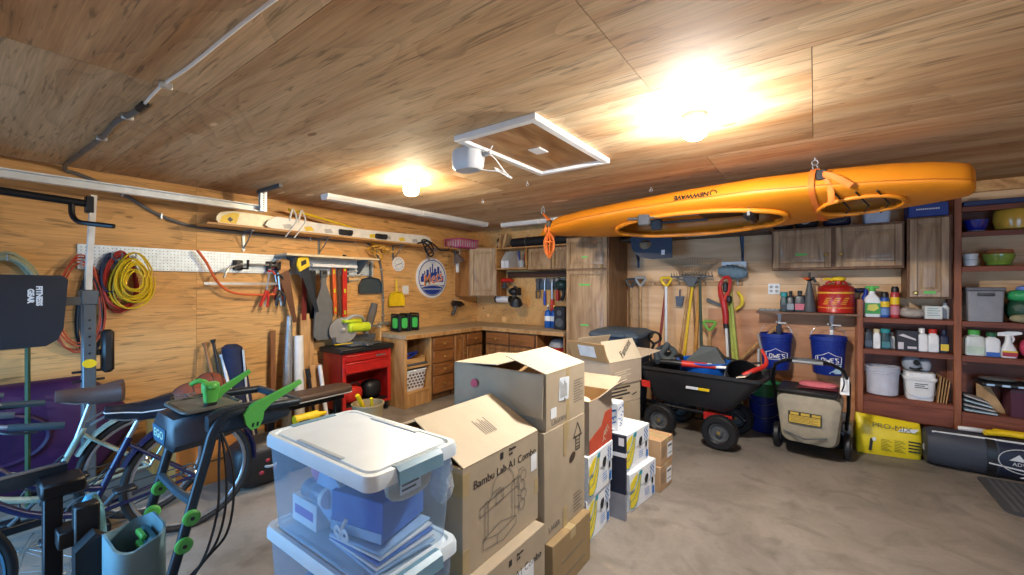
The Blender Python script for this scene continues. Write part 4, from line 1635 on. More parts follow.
# ================================================================== KAYAK UNDER THE CEILING
m_kayak = mat('kayak_orange', 'd98314', .5, var=.05, scale=3, coat=.05)
m_strapo = mat('orange_webbing', 'e0752a', .7)
t = thing('kayak', 'long orange kayak slung upside down under the ceiling', 'kayak', (-.87, 3.81, 2.1))
TAB = [(-2.55, .008, 2.085, 2.075, 2.066), (-2.50, .035, 2.16, 2.09, 2.055), (-2.42, .075, 2.225, 2.11, 2.045), (-2.22, .15, 2.275, 2.12, 2.03), (-1.85, .24, 2.285, 2.115, 2.01), (-1.3, .315, 2.295, 2.11, 1.995), (-.8, .34, 2.31, 2.11, 1.99), (-.3, .335, 2.325, 2.11, 2.0), (.1, .28, 2.33, 2.11, 2.03), (.4, .22, 2.325, 2.11, 2.045), (.58, .17, 2.305, 2.11, 2.05), (.69, .125, 2.285, 2.11, 2.05), (.735, .10, 2.27, 2.11, 2.055), (.752, .07, 2.25, 2.11, 2.06), (.760, .03, 2.21, 2.12, 2.07)]


ROLL = R(14)


def ksec(x):
    for a, c in zip(TAB, TAB[1:]):
        if x <= c[0]:
            f = (x - a[0]) / (c[0] - a[0])
            return [a[i] + (c[i] - a[i]) * f for i in range(1, 5)]
    return TAB[-1][1:]


def kpt(x, a, grow=1.0):
    w, zk, zs, zd = ksec(x)
    c, s_ = math.cos(a), math.sin(a)
    p = .78
    cy = math.copysign(abs(c) ** p, c) * w * grow
    h = (zk - zs) if s_ > 0 else (zs - zd)
    q = .85 if s_ > 0 else .8
    dz = math.copysign(abs(s_) ** q, s_) * h * grow
    dz *= .84 if s_ > 0 else .68
    cr, sr = math.cos(ROLL), math.sin(ROLL)
    cy, dz = cy * cr + dz * sr, dz * cr - cy * sr          # the boat hangs rolled, its deck tipped outward
    return Vector((x + .15 * cy * .98, 3.68 - .15 * x + cy, zs + dz - .008 - .03 * (x + 2.5) / 3.2))


xs = [TAB[0][0], -2.53]
x = -2.50
while x < .72:
    xs.append(x)
    x += .04
xs += [.735, .746, .753, .757, .760]
NK = 44
g = G(t)
vs = [kpt(x, 2 * PI * j / NK) for x in xs for j in range(NK)]
fs = []
HOLES = ((-.86, .68, .235), (.24, .21, .125))
for i in range(len(xs) - 1):
    for j in range(NK):
        a = (i * NK + j, i * NK + (j + 1) % NK, (i + 1) * NK + (j + 1) % NK, (i + 1) * NK + j)
        c = sum((vs[k] for k in a), Vector()) / 4
        if j > NK / 2:
            dy = math.copysign(abs(math.cos(2 * PI * (j + .5) / NK)) ** .78, math.cos(2 * PI * (j + .5) / NK)) * ksec(c.x)[0]
            if any(((c.x - hx) / hl) ** 2 + (dy / hw) ** 2 < 1 for hx, hl, hw in HOLES):
                continue
        fs.append(a)
fs += [tuple(range(NK)), tuple(range((len(xs) - 1) * NK, len(xs) * NK))]
g.add(vs, fs)
o = g.obj('hull', m_kayak, t, smooth=60)
mo = o.modifiers.new('thickness', 'SOLIDIFY')
mo.thickness = .006
for nm, (hx, hl, hw), rr_ in (('cockpit_rim', HOLES[0], .020), ('hatch_rim', HOLES[1], .014)):
    g = G(t)
    pts = []
    for k in range(56):
        a = 2 * PI * k / 56
        x = hx + (hl + .01) * math.cos(a)
        cy = (hw + .008) * math.sin(a)
        w, zk, zs, zd = ksec(x)
        c = min(.999, abs(cy) / w) ** (1 / .78)
        ang = PI + math.acos(c) if cy < 0 else 2 * PI - math.acos(c)
        pts.append(kpt(x, ang, 1.02) + Vector((0, -.002, -.004)))
    g.tube(pts, rr_, 8, loop=True)
    g.obj(nm, m_kayak, t)
g = G(t)
pts = [kpt(x, PI) + Vector((0, -.002, 0)) for x in xs[2:-2]]
g.tube(pts, .003, 6)
pts = [kpt(x, 0) + Vector((0, .002, 0)) for x in xs[2:-2]]
g.tube(pts, .005, 6)
g.obj('seam_line', mat('kayak_seam', 'b5620c', .5), t)
g = G(t)
g.box((-.62, 3.76, 2.10), (.36, .34, .07), .03)
g.box((-.40, 3.70, 2.05), (.08, .34, .14), .03)
g.obj('seat', m_black, t)
g = G(t)
for yy in (3.55, 3.90):
    g.tube([(-1.35, yy + .06, 2.08), (-.75, yy, 2.06)], .012, 6)
    g.box((-1.2, yy + .05, 2.06), (.10, .05, .10), .01).cut()
g.objs('foot_rail', m_dgrey, t)
for k in range(3):
    g = G(t)
    x = .14 + .10 * k
    g.tube([kpt(x, R(220)) + Vector((0, 0, -.008)), kpt(x + .05, R(270)) + Vector((0, 0, -.012)), kpt(x, R(320)) + Vector((0, 0, -.008))], .005, 6)
    g.obj('bungee', m_black, t)
# lettering, upside down because the boat is
kw = Matrix.Translation(-Vector((-.87, 3.81, 2.1)))


def kayak_word(s, x, a, size):
    p = kpt(x, R(a))
    d = kpt(x, R(a + 6)) - kpt(x, R(a - 6))
    e = kpt(x + .05, R(a)) - kpt(x - .05, R(a))
    M = frame(p, -e, d)
    if M.to_3x3().col[2].y > 0:
        M = frame(p, -e, -d)
    M.translation = p + M.to_3x3().col[2] * .0035
    # read upside down: the tops of the letters point to the floor
    return text(s, size, m_black, t, kw @ M, ext=.001, bold=.002)


kayak_word('NEWWAVE', -.74, 174, .052)
g = G(t)
p = kpt(-.575, R(174))
g.torus((0, 0, 0), .022, .004, 18, 6, frame(p + Vector((0, -.004, 0)), (1, 0, 0), (0, -.3, 1)))
g.obj('round_emblem', m_black, t)


def kayak_strap(label, x, hook, tail):
    t = thing('strap', label, 'strap', (hook[0], hook[1], ZC), 0, 'straps holding up the kayak')
    g = G(t)
    ring = [kpt(x, 2 * PI * k / 32, 1.0) for k in range(32)]
    cen = sum(ring, Vector()) / 32
    ring = [c + (c - cen).normalized() * .010 for c in ring]
    W = .017
    rings = [[(p.x - W, p.y, p.z), (p.x + W, p.y, p.z), (p.x + W, p.y + (p - cen).normalized().y * .004, p.z + (p - cen).normalized().z * .004), (p.x - W, p.y + (p - cen).normalized().y * .004, p.z + (p - cen).normalized().z * .004)] for p in ring]
    g.loft(rings, loop=True)
    topn = min(ring, key=lambda p: (p - Vector((hook[0], hook[1], ZC))).length)
    g.tube([(hook[0], hook[1], ZC - .09), topn], .014, 6, flat=.35)
    g.obj('strap_loop', m_strapo, t)
    g = G(t)
    g.cyl((hook[0], hook[1], ZC), (hook[0], hook[1], ZC - .02), .004, n=6)
    g.torus((0, 0, 0), .018, .0045, 16, 6, frame((hook[0], hook[1], ZC - .034), (1, 0, 0), (0, 0, 1)))
    g.torus((0, 0, 0), .018, .0045, 16, 6, frame((hook[0], hook[1], ZC - .068), (.8, .6, 0), (0, 0, 1)))
    g.obj('eye_bolt', m_strap, t)
    g = G(t)
    b = kpt(x + .05, R(160)) + Vector((0, -.016, 0))
    g.box(b, (.06, .03, .07), .006)
    g.obj('buckle', m_black, t)
    g = G(t)
    g.tube([(hook[0], hook[1], ZC - .09), (b.x - .01, b.y + .005, b.z + .03)], .014, 6, flat=.35)
    g.obj('strap_lead', m_strapo, t)
    g = G(t)
    tail(g, b)
    g.obj('strap_tail', m_strapo, t)


def tail_bundle(g, b):
    rr = random.Random(4)
    for k in range(7):
        a = 2 * PI * k / 7
        dx, dy = .03 * math.cos(a), .03 * math.sin(a)
        g.tube(curve([(-2.35, 3.92, 2.06), (-2.35 + dx * 1.5, 3.92 + dy * 1.5, 1.98), (-2.35 + dx * 1.3, 3.92 + dy * 1.3, 1.88), (-2.35 + dx * .3, 3.92 + dy * .3, 1.84 - .02 * (k % 3))]), .018, 6, flat=.4)
    g.tube([b, (-2.36, 3.94, 2.16), (-2.35, 3.92, 2.06)], .016, 6, flat=.4)
    g.torus((-2.35, 3.92, 1.965), .05, .010, 16, 6)
    g.tube([(-2.35, 3.92, 1.86), (-2.345, 3.92, 1.79)], .016, 6, flat=.4)


def tail_end(g, b):
    g.tube(curve([b, b + Vector((.03, -.03, -.01)), b + Vector((.09, -.04, -.05)), b + Vector((.15, -.04, -.10))]), .02, 6, flat=.3)
    g.tube(curve([b, b + Vector((.03, -.01, -.06)), b + Vector((.05, .0, -.13)), b + Vector((.05, .03, -.19))]), .018, 6, flat=.3)


kayak_strap('orange strap with a bundled tail at the pointed end of the kayak', -2.40, (-2.515, 4.055), tail_bundle)
kayak_strap('orange ratchet strap hanging from eye bolts around the blunt half of the kayak', .02, (0.0, 3.679), tail_end)

# ================================================================== BACK WALL, GARDEN TOOLS
t = thing('wall_shelf', 'high shelf on steel brackets along the back wall behind the kayak', 'shelf', (-1.2, YB, 2.05))
g = G(t)
g.bb((-1.97, 5.02, 2.045), (-.38, YB, 2.065), .002)
g.obj('shelf_board', mat('dark_shelf_board', '54402f', .6), t)
for x in (-1.85, -.66):
    g = G(t)
    g.bb((x - .013, YB - .01, 1.72), (x + .013, YB - .001, 2.044))
    g.tube([(x, YB - .008, 1.80), (x, 5.12, 2.04)], .008, 6)
    g.obj('bracket', mat('blue_bracket', '3c4a60', .45, .3), t)
t = thing('plastic_sled', 'long dark navy plastic sled lying over the pantry and high shelf', 'sled', (-1.6, 5.0, 2.1))
g = G(t)
rings = []
for x, w, z0, z1 in ((-2.56, .10, 2.15, 2.21), (-2.45, .2, 2.105, 2.20), (-2.0, .235, 2.104, 2.19), (-1.2, .235, 2.104, 2.19), (-.55, .22, 2.104, 2.19), (-.45, .10, 2.15, 2.2)):
    y = 5.05
    rings.append([(x, y - w, z1), (x, y - w * .85, z0), (x, y + w * .85, z0), (x, y + w, z1), (x, y + w * .92, z1), (x, y + w * .78, z0 + .012), (x, y - w * .78, z0 + .012), (x, y - w * .92, z1)])
g.loft(rings)
g.obj('sled_shell', m_navy, t)
g = G(t)
g.tube([(-2.45, 4.845, 2.20), (-2.0, 4.81, 2.19), (-1.2, 4.81, 2.19), (-.55, 4.825, 2.19)], .012, 6)
g.obj('sled_rim', m_navy, t)
t = thing('plastic_board', 'dark navy plastic panel with an oval cut-out hanging below the high shelf', 'plastic panel', (-1.7, 4.98, 2.0))
M = frame((-1.55, 4.97, 1.83), (1, 0, 0), (0, 0, 1))
out = [(.22, -.02), (.22, .27), (-.27, .27), (-.26, .12), (-.22, .05), (-.15, .0), (.0, -.03)]
hol = [(-.10 + .075 * math.cos(2 * PI * k / 20) + .01, .15 + .055 * math.sin(2 * PI * k / 20)) for k in range(20)]
g = G(t)
O = []
n = 20
# outline resampled to pair with the hole
per = []
tot = 0
for i in range(len(out)):
    a, b = Vector(out[i]), Vector(out[(i + 1) % len(out)])
    per.append((tot, a, b))
    tot += (b - a).length
for k in range(n):
    d = tot * k / n
    for s0, a, b in per:
        L = (b - a).length
        if d <= s0 + L + 1e-9:
            O.append(tuple(a + (b - a) * ((d - s0) / L)))
            break
O.sort(key=lambda p: math.atan2(p[1] - .15, p[0] + .09))
hol.sort(key=lambda p: math.atan2(p[1] - .15, p[0] + .09))
g.loft([[(p[0], p[1], 0) for p in O], [(p[0], p[1], .02) for p in O], [(p[0], p[1], .02) for p in hol], [(p[0], p[1], 0) for p in hol]], loop=True, M=M)
g.obj('panel', m_navy, t)
g = G(t)
g.prism([(.10, .02), (.14, .02), (.14, .075), (.10, .075)], .002, M @ TR(z=.0205))
g.obj('white_label', m_whitep, t)
g = G(t)
for x in (-1.75, -1.40):
    g.tube([(x, 5.02, 2.055), (x, 4.965, 2.055), (x, 4.965, 2.03)], .005, 6)
g.obj('hook', m_steel, t)
t = thing('pool_noodle', 'pale and lime foam noodles poking out along the high shelf', 'foam noodle', (-1.0, 4.98, 2.1))
for k, (m, dy, dz) in enumerate(((m_yelgrn, 0, 0), (mat('pale_foam', 'b9bfc0', .7), -.012, -.05))):
    g = G(t)
    g.tube(curve([(-1.25, 4.77 + dy, 2.10 + dz), (-1.0, 4.77 + dy, 2.085 + dz), (-.72, 4.77 + dy, 2.10 + dz)]), .022, 8)
    g.obj('foam_tube', m, t)
g = G(t)
for x in (-1.12, -.85):
    g.tube(curve([(x, 5.02, 2.052), (x, 4.85, 2.03), (x, 4.77, 2.012), (x, 4.725, 2.04)]), .006, 6).cut()
g.objs('hook', m_steel, t)

t = thing('tool_rail', 'wooden rail of hooks on the back wall for the garden tools', 'tool rail', (-1.35, YB, 1.52))
g = G(t)
g.bb((-1.98, YB - .02, 1.49), (-.66, YB - .001, 1.54), .002)
g.obj('rail_board', wood('rail_pine', 'c19868', '9b7242', 'X', 2, 10), t)
for k in range(9):
    g = G(t)
    x = -1.90 + k * .145
    g.tube([(x, YB - .02, 1.52), (x, 5.235, 1.515), (x, 5.225, 1.54)], .005, 6)
    g.obj('hook', m_steel, t)

TG = 'garden tools along the back wall'


def d_handle(g, x, y, z, w=.058, h=.105, r=.016):
    g.tube(curve([(x, y, z), (x - w * .5, y, z + h * .3), (x - w, y, z + h * .75), (x - w, y, z + h)], 3), r, 8)
    g.tube(curve([(x, y, z), (x + w * .5, y, z + h * .3), (x + w, y, z + h * .75), (x + w, y, z + h)], 3), r, 8)
    g.tube([(x - w, y, z + h), (x + w, y, z + h)], r, 8)


def spade(label, x, y, ztop, zbot, mh, ms, mb, grip=True, x2=None, kind='spade', w=.09):
    x2 = x if x2 is None else x2
    t = thing(kind, label, kind, (x2, y, zbot), 0, TG)
    g = G(t)
    if grip:
        d_handle(g, x, y, ztop - .10)
    else:
        g.cyl((x, y, ztop - .14), (x, y, ztop), .017, n=10)
    g.obj('grip', mh, t)
    g = G(t)
    g.tube([(x, y, ztop - .10), (x2, y, zbot + .28)], .018, 8)
    g.obj('shaft', ms, t)
    g = G(t)
    M = frame((x2, y - .012, zbot), (1, 0, 0), (0, 0, 1))
    g.loft([[(a, b, c) for a, b, c in ((-w * .9, 0, 0), (0, -.02, -.02), (w * .9, 0, 0), (w * .9, .002, .006), (0, -.018, -.014), (-w * .9, .002, .006))],
            [(a, b, c) for a, b, c in ((-w, .20, .01), (0, .20, -.025), (w, .20, .01), (w, .205, .016), (0, .205, -.019), (-w, .205, .016))],
            [(a, b, c) for a, b, c in ((-w * .85, .26, .0), (0, .27, -.02), (w * .85, .26, .0), (w * .85, .265, .006), (0, .275, -.014), (-w * .85, .265, .006))]], M=M)
    g.tube([(0, .20, -.012), (0, .36, .008)], .018, 8, M=M)
    g.obj('blade', mb, t)
    return t


m_woodt = wood('tool_handle_wood', 'c9a06c', '9c7040', 'Z', 6, 8)
spade('dark D-handled spade hanging nearest the tall pantry', -1.905, 5.20, 1.565, .58, m_dgrey, m_woodt, m_dgrey)
spade('grey D-handled spade hanging second from the tall pantry', -1.78, 5.20, 1.585, .56, m_grey, m_woodt, m_galv)
spade('yellow D-handled shovel with a pale fibreglass shaft on the tool rail', -1.465, 5.20, 1.58, .40, m_yellow, m_whitep, m_dgrey)
spade('green D-handled small spade standing low between the poles', -.965, 5.12, 1.08, .32, mat('tool_green', '69a83e', .5), m_woodt, m_steel, w=.075)


def pole(name, label, cat, a, c, r, m, end=None, endm=None):
    t = thing(name, label, cat, c, 0, TG)
    g = G(t)
    g.tube([a, c], r * 1.25, 8)
    g.obj('shaft', m, t)
    if end:
        g = G(t)
        end(g, Vector(a), Vector(c))
        g.obj('tool_head', endm or m_dgrey, t)
    return t


def push_head(g, a, c):
    g.box(c + Vector((0, -.01, .03)), (.30, .06, .05), .01)


def hoe_head(g, a, c):
    g.tube(curve([c, c + Vector((0, -.01, -.05)), c + Vector((0, -.09, -.07))], 3), .009, 6)
    g.bb(c + Vector((-.08, -.10, -.14)), c + Vector((.08, -.095, -.03)))


pole('broom', 'dark red broom handle leaning between the yellow shovel and the bin', 'broom', (-1.475, 5.25, 1.50), (-1.60, 5.10, .05), .013, mat('dark_red_paint', '8a2f2a', .45), push_head, m_dgrey)
pole('pole', 'bright yellow pole leaning beneath the bow rake', 'pole', (-1.175, 5.26, 1.52), (-1.29, 5.02, .02), .013, m_yellow, lambda g, a, c: g.cyl(a, a + (a - c).normalized() * .03, .017, n=10))
pole('pole', 'tan wooden pole standing right of the bright yellow pole', 'pole', (-1.10, 5.26, 1.50), (-1.14, 5.05, .02), .015, mat('tan_wood_pole', 'c38a3c', .5), lambda g, a, c: g.cyl(a, a + (a - c).normalized() * .02, .018, n=10))
pole('edger', 'dark green pole with a grey grip leaning right of the bow rake', 'edger', (-1.09, 5.23, 1.54), (-1.02, 5.06, .05), .013, mat('dark_green_pole', '33473a', .5), hoe_head, m_dgrey)
for k, (xa, xc, lab) in enumerate(((-.80, -.665, 'lime green bamboo pole leaning left of its twin by the trimmer'), (-.775, -.615, 'lime green bamboo pole leaning just right of its twin'))):
    pole('bamboo_pole', lab, 'pole', (xa, 5.25 - .03 * k, 1.50), (xc, 5.05 - .04 * k, .02), .014, mat('lime_pole', 'a9b556', .5), lambda g, a, c: [g.cyl(a + (c - a) * f, a + (c - a) * (f + .012), .0165, n=10) for f in (.2, .45, .7)], mat('lime_pole_node', '84924a', .5))
pole('pole', 'slim grey steel pole standing behind the lime bamboo poles', 'pole', (-.80, 5.29, 1.35), (-.76, 5.2, .02), .011, m_dgrey, lambda g, a, c: g.cyl(a, a + Vector((0, 0, .02)), .014, n=10))
pole('garden_hoe', 'wooden hoe slanting up to a navy metal head left of the hanging blue pails', 'hoe', (-.32, 5.2, 1.06), (-.86, 5.24, .46), .013, m_woodt, lambda g, a, c: (g.bb(a + Vector((-.01, -.03, -.17)), a + Vector((.035, .03, .02)), .006)), m_navy)
pole('stake', 'thin white stake standing below the left hanging blue pail', 'stake', (-.50, 5.27, .80), (-.495, 5.25, .02), .009, m_whitep, lambda g, a, c: g.cyl(c, c + Vector((0, 0, .05)), .012, n=8), m_dgrey)

# bow rake, tines up
t = thing('bow_rake', 'bow rake hung with its row of steel tines on top', 'rake', (-1.2, 5.22, 1.5), 0, TG)
g = G(t)
g.tube([(-1.20, 5.235, 1.52), (-1.36, 5.04, .05)], .018, 8)
g.obj('shaft', m_woodt, t)
g = G(t)
g.bb((-1.41, 5.19, 1.585), (-.94, 5.205, 1.605), .002)
for s in (-1, 1):
    g.tube(curve([(-1.185, 5.225, 1.50), (-1.185 + s * .06, 5.215, 1.54), (-1.185 + s * .17, 5.20, 1.59)]), .008, 6)
g.prism([(-.03, -.06), (.03, -.06), (.09, .06), (-.09, .06)], .012, frame((-1.185, 5.212, 1.54), (1, 0, 0), (0, 0, 1)))
for k in range(15):
    x = -1.40 + k * .032
    g.tube([(x, 5.197, 1.60), (x, 5.17, 1.645)], [.006, .003], 5)
g.obj('rake_head', m_dgrey, t)
# fan leaf rake
t = thing('leaf_rake', 'wire fan leaf rake hung high with its tines spread above the bow rake', 'rake', (-1.2, 5.29, 1.6), 0, TG)
g = G(t)
for k in range(23):
    a = (k - 11) / 11.0
    g.tube(curve([(-1.18 + a * .02, 5.285, 1.46), (-1.18 + a * .18, 5.285, 1.68), (-1.18 + a * .30, 5.275, 1.80 - abs(a) * .03), (-1.18 + a * .31, 5.255, 1.825 - abs(a) * .03)], 3), .0028, 5)
g.tube(curve([(-1.18 - .14, 5.283, 1.62), (-1.18, 5.283, 1.635), (-1.18 + .14, 5.283, 1.62)]), .006, 6)
g.bb((-1.30, 5.28, 1.725), (-.98, 5.29, 1.737))
g.obj('rake_tines', mat('wire_tine', '8d7d66', .45, .4), t)
g = G(t)
g.tube([(-1.18, 5.285, 1.48), (-1.10, 5.27, .02)], .012, 8)
g.obj('shaft', mat('old_pole', '8a6a48', .6), t)
# red and black power pole tool with a quilted grey-blue cover on top
t = thing('power_trimmer', 'red and black cordless pole trimmer standing head-up on the tool rail', 'trimmer', (-.76, 5.15, .3), 0, TG)
g = G(t)
g.tube(curve([(-.83, 5.12, 1.57), (-.775, 5.12, 1.58), (-.755, 5.12, 1.52), (-.775, 5.12, 1.42), (-.81, 5.12, 1.33)]), [.018, .02, .018, .022, .028], 8)
g.tube(curve([(-.83, 5.12, 1.56), (-.86, 5.12, 1.48), (-.845, 5.12, 1.38), (-.82, 5.12, 1.30)]), [.016, .02, .03, .034], 8)
g.tube([(-.82, 5.12, 1.32), (-.80, 5.12, 1.16), (-.80, 5.12, 1.07)], [.036, .032, .03], 10)
g.obj('motor_housing', m_red, t)
g = G(t)
g.box((-.80, 5.115, 1.47), (.05, .05, .11), .014)
g.cut()
g.box((-.765, 5.12, 1.34), (.05, .07, .08), .014).cut()
g.cyl((-.80, 5.12, 1.07), (-.795, 5.12, 1.02), .028, n=12)
g.cut()
g.tube([(-.78, 5.12, .70), (-.77, 5.12, .42)], .017, 8).cut()
g.objs('black_grip', m_black, t)
g = G(t)
g.tube([(-.795, 5.12, 1.03), (-.78, 5.12, .69)], .014, 8)
g.obj('steel_pole', m_whitep, t)
g = G(t)
g.tube([(-.77, 5.12, .43), (-.765, 5.12, .30)], .014, 8)
g.lathe([(.05, 0), (.055, .02), (.05, .10), (.02, .12)], 16, TR(-.765, 5.12, .20))
g.prism([(.07 * math.cos(R(a)), .07 * math.sin(R(a))) for a in range(200, 341, 14)] + [(.0, .03)], .012, TR(-.765, 5.12, .24))
g.obj('cutter_guard', m_black, t)
t = thing('duster', 'quilted grey-blue duster head hung over the red trimmer', 'duster', (-.74, 5.2, 1.6), 0, TG)
g = G(t)
rings = []
for k in range(25):
    x = -.89 + .29 * k / 24
    s = math.sin(PI * min(1, max(0, (k + .9) / 25.8))) ** .45
    s *= 1 + .06 * math.cos(k * PI / 2.0)
    rings.append([(x, 5.20 + .06 * s * math.cos(2 * PI * j / 14), 1.655 - .03 * (k / 24) + .082 * s * math.sin(2 * PI * j / 14)) for j in range(14)])
g.loft(rings)
g.obj('cover_cloth', mat('greyblue_cloth', '5f7786', .8, bump=.3), t)
g = G(t)
g.tube([(-.74, 5.24, 1.65), (-.745, YB - .02, 1.66)], .010, 6)
g.obj('peg', m_steel, t)
t = thing('metal_plate', 'flat grey metal scraper blade hung behind the duster head', 'scraper', (-.72, YB, 1.7), 0, TG)
g = G(t)
g.bb((-.87, 5.30, 1.66), (-.62, 5.306, 1.76))
g.tube([(-.74, 5.303, 1.66), (-.70, 5.303, 1.50)], .010, 6)
g.bb((-.76, 5.306, 1.66), (-.72, YB, 1.70))
g.obj('scraper_blade', m_galv, t)
t = thing('sickle', 'small yellow-handled hook tool hanging right of the red trimmer', 'hook tool', (-.70, YB, 1.3), 0, TG)
g = G(t)
g.tube(curve([(-.70, 5.25, 1.42), (-.66, 5.24, 1.36), (-.66, 5.24, 1.28), (-.72, 5.24, 1.22)]), [.014, .02, .02, .012], 8, flat=.5)
g.tube([(-.70, 5.25, 1.42), (-.70, YB, 1.43)], .005, 6)
g.obj('hook_handle', m_yellow, t)
t = thing('lopper', 'black bladed lopper crossing behind the red trimmer', 'lopper', (-.97, YB, 1.25), 0, TG)
g = G(t)
g.prism([(-.10, .05), (.0, .0), (.10, -.04), (.11, -.015), (.0, .035), (-.08, .075)], .014, frame((-.93, 5.27, 1.27), (1, 0, 0), (0, 0, 1)))
g.tube([(-.92, 5.28, 1.28), (-.92, YB, 1.29)], .006, 6)
g.obj('lopper_blade', m_dgrey, t)
t = thing('hand_scoop', 'blue-grey plastic scoop hung behind the poles under the bow rake', 'scoop', (-1.33, YB, 1.3), 0, TG)
g = G(t)
g.loft([[(-1.38, 5.29, 1.36), (-1.28, 5.29, 1.36), (-1.28, 5.31, 1.36), (-1.38, 5.31, 1.36)], [(-1.36, 5.25, 1.24), (-1.30, 5.25, 1.24), (-1.30, 5.31, 1.24), (-1.36, 5.31, 1.24)]])
g.tube([(-1.33, 5.30, 1.36), (-1.33, 5.30, 1.44)], .010, 6)
g.tube([(-1.33, 5.30, 1.43), (-1.33, YB, 1.44)], .005, 6)
g.obj('scoop_body', mat('bluegrey_plastic', '45566c', .5), t)

# wall outlet
t = thing('wall_outlet', 'white double outlet plate on the back wall above the small shelf', 'outlet', (-.36, YB, 1.45))
g = G(t)
g.bb((-.415, YB - .007, 1.395), (-.305, YB - .001, 1.51), .003)
g.obj('outlet_plate', m_whitep, t)
g = G(t)
for x in (-.385, -.335):
    for z in (1.43, 1.475):
        g.prism([(.016 * math.cos(2 * PI * k / 14), .016 * math.sin(2 * PI * k / 14)) for k in range(14)], .002, frame((x, YB - .0072, z), (1, 0, 0), (0, 0, 1)))
g.obj('sockets', m_grey, t)

# ================================================================== WALL CABINETS AND SHELVES ON THE RIGHT
cabinet('wall_cabinet', 'wide two-door oak wall cabinet above the red fuel can', (-.36, 5.02, 1.645), 0, 1.0, .305, .415, doors=[(.015, .02, .47, .375, .445, .14), (.515, .02, .47, .375, .555, .14)], mf=m_oakp, tape=[(.25, .15, .09, .02)])
cabinet('wall_cabinet', 'tall narrow oak wall cabinet beside the shelf upright', (.655, 5.02, 1.375), 0, .275, .305, .71, doors=[(.015, .015, .245, .68, .05, .05)], mf=m_oakp, tape=[(.14, .055, .075, .022)])
# things on top of the wall cabinets
t = thing('plastic_bin', 'translucent white bin with a green label on top of the wall cabinets', 'bin', (.46, 5.15, 2.061))
g = G()
rings = []
for s, z in ((.88, 0), (1, .165), (1.05, .166), (1.05, .18), (.97, .18), (.86, .012)):
    rings.append([(p[0] * s, p[1] * s, z) for p in rrect(.20, .24, .03)])
g.loft(rings)
g.obj('bin_wall', mat('pale_blue_plastic', 'a9b4c8', .4), t)
g = G()
g.bb((-.06, -.1215, .10), (.055, -.119, .14))
g.obj('green_label', m_tape, t)
g = G()
g.bb((-.04, -.124, .155), (.04, -.121, .17))
g.obj('hand_slot', m_dgrey, t)
t = thing('plastic_bin', 'royal blue carton with white lettering on top of the tall narrow cabinet', 'carton', (.79, 5.14, 2.086))
g = G()
g.box((0, 0, .06), (.25, .24, .118), .006)
g.obj('carton_body', mat('royal_blue_card', '1c3a8a', .5), t)
g = G()
for k in range(11):
    g.bb((-.075 + k * .0135, -.1215, .06), (-.075 + k * .0135 + .009, -.1205, .072))
g.obj('printed_line', m_whitep, t)
t = thing('cloth_bag', 'crumpled grey cloth bag heaped on the royal blue carton', 'bag', (.82, 5.18, 2.206))
g = G()
g.ell((0, 0, .06), (.10, .09, .059), 16, 9, sq=.8)
g.ell((.05, -.02, .06), (.06, .07, .05), 14, 8)
g.obj('bag_cloth', mat('grey_cloth', '5a5f68', .85, bump=.5), t)
for k, (x, w, h, lab) in enumerate(((-.27, .18, .12, 'black gear bag at the left end on top of the wall cabinets'), (-.07, .2, .15, 'larger black gear bag with a pale strap on the wall cabinets'), (.17, .22, .11, 'low dark navy bag beside the white bin on the wall cabinets'))):
    t = thing('gear_bag', lab, 'bag', (x, 5.14, 2.061), 0, 'dark bags on the wall cabinets')
    g = G()
    g.ell((0, 0, h / 2), (w / 2, .12, h / 2), 18, 10, sq=.6)
    g.obj('bag_body', m_navy if k == 2 else mat('black_nylon', '101116', .75, bump=.3), t)
    g = G()
    g.tube(curve([(-w * .35, -.122, h * .5), (-w * .1, -.14, h * .25), (w * .15, -.135, h * .35), (w * .35, -.12, h * .6)]), .006, 6)
    g.obj('strap', m_grey if k == 1 else m_dgrey, t)

# small bracketed shelf
t = thing('wall_shelf', 'small wooden shelf on white brackets carrying the fuel can and oil bottles', 'shelf', (-.09, YB, 1.21))
g = G(t)
g.bb((-.50, 5.03, 1.20), (.345, YB - .001, 1.222), .002)
g.obj('shelf_board', wood('dark_shelf', '7d5a40', '5a3c28', 'X', 2, 10), t)
for x in (-.31, .135):
    g = G(t)
    g.bb((x - .014, YB - .012, .95), (x + .014, YB - .001, 1.199))
    g.tube([(x, YB - .01, 1.04), (x, 5.16, 1.19)], .008, 6)
    g.bb((x - .014, 5.08, 1.19), (x + .014, YB - .001, 1.199))
    g.tube([(x, YB - .01, 1.10), (x, 5.16, 1.10), (x + .07, 5.16, 1.10)], .006, 6)
    g.obj('bracket', m_whitep, t)


